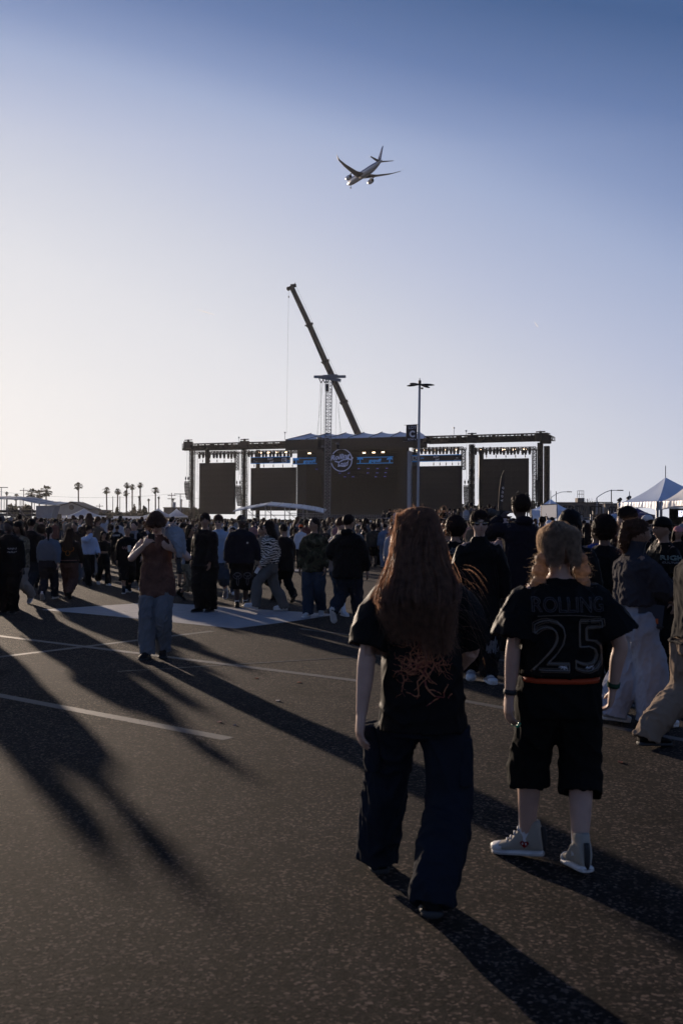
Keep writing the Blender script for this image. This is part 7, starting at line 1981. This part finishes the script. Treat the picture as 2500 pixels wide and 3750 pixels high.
# stripes of the jacket seen from behind
for x in (-.205, -.185, .205):
    pr = projector(wd); Q = [pr((x, 0, z * wd['h'])) for z in np.linspace(.50, .68, 10)]; m_ = MB(); [m_.tube(p, q, .003, 4) for p, q in zip(Q[:-1], Q[1:]) if p and q]
    if m_.v: o_ = m_.build('jacket_stripe', M_wp, None); o_.parent = wd['root']
# hand held things of the middle row
def cup(parts, s, lab, m, hgt=.13, r0=.034):
    A_ = W(parts, parts['J'][s + 'hand'] + np3(0, .03, .01)); t = thing('drink_cup', A_ - Vector((0, 0, hgt * .4)), lab, 'cup'); m_ = MB(); m_.tube(A_ - Vector((0, 0, hgt * .5)), A_ + Vector((0, 0, hgt * .5)), r0 * .85, 10, r0); m_.build('cup_body', m, t)
    m_ = MB(); m_.tube(A_ + Vector((0, 0, hgt * .5)), A_ + Vector((0, 0, hgt * .5 + .012)), r0 * 1.05, 10); m_.build('lid', M_sole, t)
cup(MP[465], 'l', 'pale drink can held by the woman with the braid', cloth((.45, .45, .42))); cup(MP[692], 'r', 'pink and white drink can held by the woman in the camouflage skirt', cloth((.5, .3, .27)))
cup(MP[966], 'r', 'yellow drink bottle held by the woman in the fluffy tan jacket', cloth((.5, .42, .15)), .2); cup(MP[34], 'r', 'pale cup held by the heavy set man at the left edge', cloth((.35, .33, .31)))
A_ = W(MP[988], MP[988]['J']['lhand']); t = thing('phone', A_, 'pale phone in the hand of the zebra coat woman', 'phone'); m_ = MB(); m_.box(A_ + Vector((-.03, -.03, -.03)), (.06, .012, .11), Matrix.Rotation(.5, 3, 'Y')); m_.build('case', M_sole, t)
A_ = W(sg, sg['J']['lhand'] + np3(0, .02, -.05)); t = thing('phone', A_, 'black phone hanging in the hand of the man in sunglasses', 'phone'); m_ = MB(); m_.box(A_, (.075, .012, .14)); m_.build('case', M_bsole, t)
A_ = W(ph, (ph['J']['lhand'] + ph['J']['rhand']) / 2 + np3(-.04, .05, .03)); t = thing('camera', A_, 'black camera with a long lens raised by the tall man in the hoodie', 'camera')
Rk = Matrix.Rotation(radians(35), 3, 'Z'); m_ = MB(); m_.box(A_, (.13, .07, .09), Rk); m_.build('camera_body', M_bsole, t); m_ = MB(); dv = Rk @ Vector((0, 1, .15)); m_.tube(A_, A_ + dv * .15, .035, 12, .042); m_.tube(A_ + dv * .15, A_ + dv * .20, .048, 12); m_.build('lens', M_bsole, t)
M_iri = mat('iridescent_vinyl', (.16, .26, .27), .15, .5, noise=(9, .7)); A_ = W(pk, np3(.15, -.10, 1.06)); t = thing('shoulder_bag', A_, 'iridescent clear bag carried on the right shoulder of the pink hooded person', 'bag')
m_ = MB(); m_.box(A_, (.26, .07, .30), Matrix.Rotation(-.1, 3, 'Y')); m_.build('bag_body', M_iri, t); m_ = MB(); m_.box(A_ + Vector((-.06, -.04, .02)), (.10, .012, .22)); m_.build('bag_front', mat('copper_vinyl', (.26, .17, .12), .3, .5), t)
m_ = MB(); m_.path([A_ + Vector((-.08, -.02, .14)), A_ + Vector((-.07, -.06, .32)), W(pk, np3(.12, -.02, 1.38))], .012, 4); m_.build('strap', M_bsole, t)
# dry leaves and scraps on the asphalt
for i, (px, py, s, c_, lab) in enumerate(((940, 2485, .028, (.30, .10, .05), 'small orange leaf on the asphalt, left one of the two nearest the crowd'), (1095, 2500, .030, (.28, .11, .06), 'small orange leaf on the asphalt right of the other far leaf'), (1018, 2567, .032, (.5, .42, .36), 'crumpled pale scrap on the asphalt left of the walking girl'),
                                      (805, 2645, .028, (.40, .22, .16), 'small pink scrap beyond the end of the broad parking line'), (860, 2658, .022, (.3, .2, .14), 'tiny brown scrap right of the small pink one'), (2270, 2793, .022, (.25, .09, .06), 'small red scrap near the khaki trouser foot'))):
    p = gnd(px, py, 0); m_ = MB(); r = np.random.default_rng(i); n = 9
    P_ = [Vector((p.x + s * cos(a) * r.uniform(.5, 1), p.y + s * 1.3 * sin(a) * r.uniform(.5, 1), .004 + abs(r.normal()) * .004)) for a in np.linspace(0, 2 * pi, n + 1)[:-1]]
    c = Vector((p.x, p.y, .008)); m_.add(P_ + [c], [(k, (k + 1) % n, n) for k in range(n)]); m_.add([q + Vector((0, 0, -.003)) for q in P_], [tuple(range(n))])
    tag(m_.build('litter', cloth(c_)), lab, 'litter')

# ---------- the crowd: individuals first
cols = [BLK, BLK, BLK2, (.03, .028, .027), (.03, .028, .027), (.05, .045, .05), (.025, .03, .05), (.08, .08, .085), (.12, .12, .13), (.30, .31, .33), (.45, .45, .46), (.05, .07, .11), (.13, .05, .04), (.10, .075, .055), (.04, .05, .035), (.22, .20, .18), (.28, .14, .13)]
cname = ['black', 'black', 'charcoal', 'charcoal', 'charcoal', 'dark grey', 'navy', 'grey', 'mid grey', 'light grey', 'white', 'blue denim', 'maroon', 'brown', 'olive', 'beige', 'dusty pink']
pcols = [BLK, BLK2, JEAN, (.03, .035, .05), (.07, .06, .05), LJEAN, BLK]
skn = ['fair', 'tan', 'tan', 'brown', 'brown', 'dark']; hrn = ['black', 'black', 'black', 'brown', 'brown']
hword = ['short dark hair', 'long hair', 'curly hair', 'a hood up', 'short hair and long shorts', 'long hair and short sleeves', 'a dark cap', 'round full hair', 'a ponytail', 'an arm raised']
def visible_zone(x, y):
    px = 1250 + F * x / y
    if y < 20: return False
    if px < -60 or px > 2560: return False
    if px < 640: return y > 23 + 4 * max(0, (px - 350) / 290)
    if px < 1480: return y > 36
    if px < 1640: return y > 24
    return 17 < y < 58 or (y > 80 and px < 2100)
pool = []
cell = {}
tries = 0
r = np.random.default_rng(99)
while tries < 60000:
    tries += 1
    y = 18 + (222 - 18) * sqrt(r.random()); x = r.uniform(-.36, .36) * y
    if not visible_zone(x, y): continue
    if x / y > .08 and y > 58 and r.random() < .5: continue
    md = .62 if y < 60 else .85
    if y > 245 - .39 * (x + 39) - 12: continue
    if 108 < y < 112 and abs(x + 1.6) < 1.2: continue
    k = (int(x // 1), int(y // 1)); bad = False
    for i in (-1, 0, 1):
        for j in (-1, 0, 1):
            for q in cell.get((k[0] + i, k[1] + j), ()):
                if (q[0] - x) ** 2 + (q[1] - y) ** 2 < md * md: bad = True; break
    if bad or any((q[0] - x) ** 2 + (q[1] - y) ** 2 < .36 for q in PLACED): continue
    cell.setdefault(k, []).append((x, y)); pool.append((x, y))
    if len(pool) >= 3800: break
pool.sort(key=lambda q: q[1])
NIND = 300 - len([o for o in bpy.data.objects if o.name.split('.')[0] == 'person' and o.get('label')]) - 26
def copy_proto(pr_, loc, rz, sc, ci, pi_, sk_, hr_, lab, group):
    c = pr_.copy(); col.objects.link(c); c.location = loc; c.rotation_euler = (0, 0, rz); c.scale = (sc * .98, sc * .98, sc)
    for ch in pr_.children:
        d = ch.copy(); col.objects.link(d); d.parent = c
        nme = ch.name.split('.')[0]
        m = {'body': SKIN[sk_], 'shirt': cloth(cols[ci]), 'hood': cloth(cols[ci]), 'trousers': cloth(pcols[pi_]), 'shorts': cloth(pcols[pi_]), 'hair': HAIR[hr_], 'cap': cloth(BLK)}.get(nme)
        if m is not None and len(d.material_slots):
            d.material_slots[0].link = 'OBJECT'; d.material_slots[0].material = m
        for g2 in ch.children:
            e = g2.copy(); col.objects.link(e); e.parent = d
    return tag(c, lab, 'person', group)
for (x, y) in pool[:NIND]:
    i = int(r.integers(10)) if r.random() > .06 else 9
    if i == 9 and r.random() < .6: i = 0
    ci = int(r.integers(len(cols))); sc = r.normal(.965, .040)
    px = 1250 + F * x / y
    side = 'left' if px < 620 else ('middle' if px < 1480 else 'right')
    dist = 'front of the' if y < 30 else ('near part of the' if y < 40 else 'thick of the')
    hd = r.normal(0, .5) if r.random() < .75 else r.uniform(-pi, pi)
    lab = 'person with %s, %s top, %s %s crowd' % (hword[i], cname[ci], dist, side)
    copy_proto(PROTO[i], (x, y, 0), hd, sc, ci, int(r.integers(len(pcols))), skn[int(r.integers(6))], hrn[int(r.integers(5))], lab, 'people standing in the crowd before the stage')
for (t_, z, x0, x1, yy, n) in ((PLAT1, PZ1, 1400, 1690, 63.5, 15), (PLAT2, PZ2, 1703, 1835, 61.5, 9)):
    for k in range(n):
        px = x0 + (x1 - x0) * (k + .5) / n + r.uniform(-6, 6); p = at(px, 1905, yy + r.uniform(0, 2)); i = int(r.integers(9)); ci = int(r.integers(len(cols)))
        copy_proto(PROTO[i], (p.x, p.y, z), r.normal(0, .6), r.normal(.98, .04), ci, 0, skn[int(r.integers(6))], 'black', 'person with %s, %s top, standing on the %s railed platform' % (hword[i], cname[ci], 'long' if n > 10 else 'short'), 'people standing on the railed platforms')
for r_ in PROTO:
    for ch in list(r_.children):
        for g2 in list(ch.children): bpy.data.objects.remove(g2)
        bpy.data.objects.remove(ch)
    bpy.data.objects.remove(r_)
# ---------- and the rest as one mass
def mass(people):
    V0 = []; F0 = []; K0 = []
    nm = NM()
    def seg(f_, k):
        n0 = len(nm.F); f_(); K0.extend([k] * (len(nm.F) - n0))
    seg(lambda: ell(nm, np3(0, 0, .925), np3(.046, .056, .068), None, 8, 6), 1)
    seg(lambda: ell(nm, np3(0, -.012, .948), np3(.052, .060, .058), None, 8, 6), 2)
    seg(lambda: nm.rings([super_ring(np3(0, 0, z), np3(1, 0, 0), np3(0, 1, 0), a, b, 8, 2) for z, a, b in ((.45, .105, .075), (.62, .11, .08), (.78, .13, .07), (.83, .08, .05), (.88, .035, .035))]), 0)
    seg(lambda: nm.rings([super_ring(np3(0, 0, z), np3(1, 0, 0), np3(0, 1, 0), a, b, 6, 2) for z, a, b in ((.0, .09, .07), (.46, .10, .07))]), 3)
    V, Fc = nm.arr(); tri = []; tk = []
    for f, k in zip(Fc, K0):
        for j in range(1, len(f) - 1): tri.append((f[0], f[j], f[j + 1])); tk.append(k)
    tri = np.array(tri); tk = np.array(tk); n = len(people); nv = len(V)
    P_ = np.array(people); h_ = r.normal(1.625, .06, n); az = r.uniform(-.6, .6, n)
    X = V[None, :, 0] * np.cos(az)[:, None] - V[None, :, 1] * np.sin(az)[:, None]; Y_ = V[None, :, 0] * np.sin(az)[:, None] + V[None, :, 1] * np.cos(az)[:, None]
    A = np.stack([X * h_[:, None] + P_[:, :1], Y_ * h_[:, None] + P_[:, 1:2], V[None, :, 2] * h_[:, None]], 2).reshape(-1, 3)
    T_ = (tri[None] + (np.arange(n) * nv)[:, None, None]).reshape(-1, 3)
    mats = [cloth(c) for c in cols] + [SKIN[s] for s in ('fair', 'tan', 'brown', 'dark')] + [HAIR[s] for s in ('black', 'brown', 'brown')] + [cloth(c) for c in pcols] + [cloth((.5, .5, .5))]
    nc = len(cols); ci = r.integers(nc, size=n); si = nc + r.integers(4, size=n); hi = nc + 4 + np.array([0, 0, 0, 1, 2])[r.integers(5, size=n)]; pi_ = nc + 7 + r.integers(len(pcols), size=n)
    hi = np.where(r.random(n) < .05, len(mats) - 1, hi)
    MI = np.stack([ci, si, hi, pi_], 1)[:, tk].ravel()
    me = bpy.data.meshes.new('crowd'); me.vertices.add(len(A)); me.vertices.foreach_set('co', A.ravel())
    me.loops.add(len(T_) * 3); me.loops.foreach_set('vertex_index', T_.ravel()); me.polygons.add(len(T_)); me.polygons.foreach_set('loop_start', np.arange(len(T_)) * 3); me.polygons.foreach_set('loop_total', np.full(len(T_), 3))
    for m in mats: me.materials.append(m)
    me.polygons.foreach_set('material_index', MI.astype(np.int32)); me.polygons.foreach_set('use_smooth', np.ones(len(T_), bool)); me.update(); me.validate()
    o = bpy.data.objects.new('crowd', me); col.objects.link(o); tag(o, 'packed far crowd of thousands of heads reaching back to the stage', None, kind='stuff')
mass(pool[NIND:])
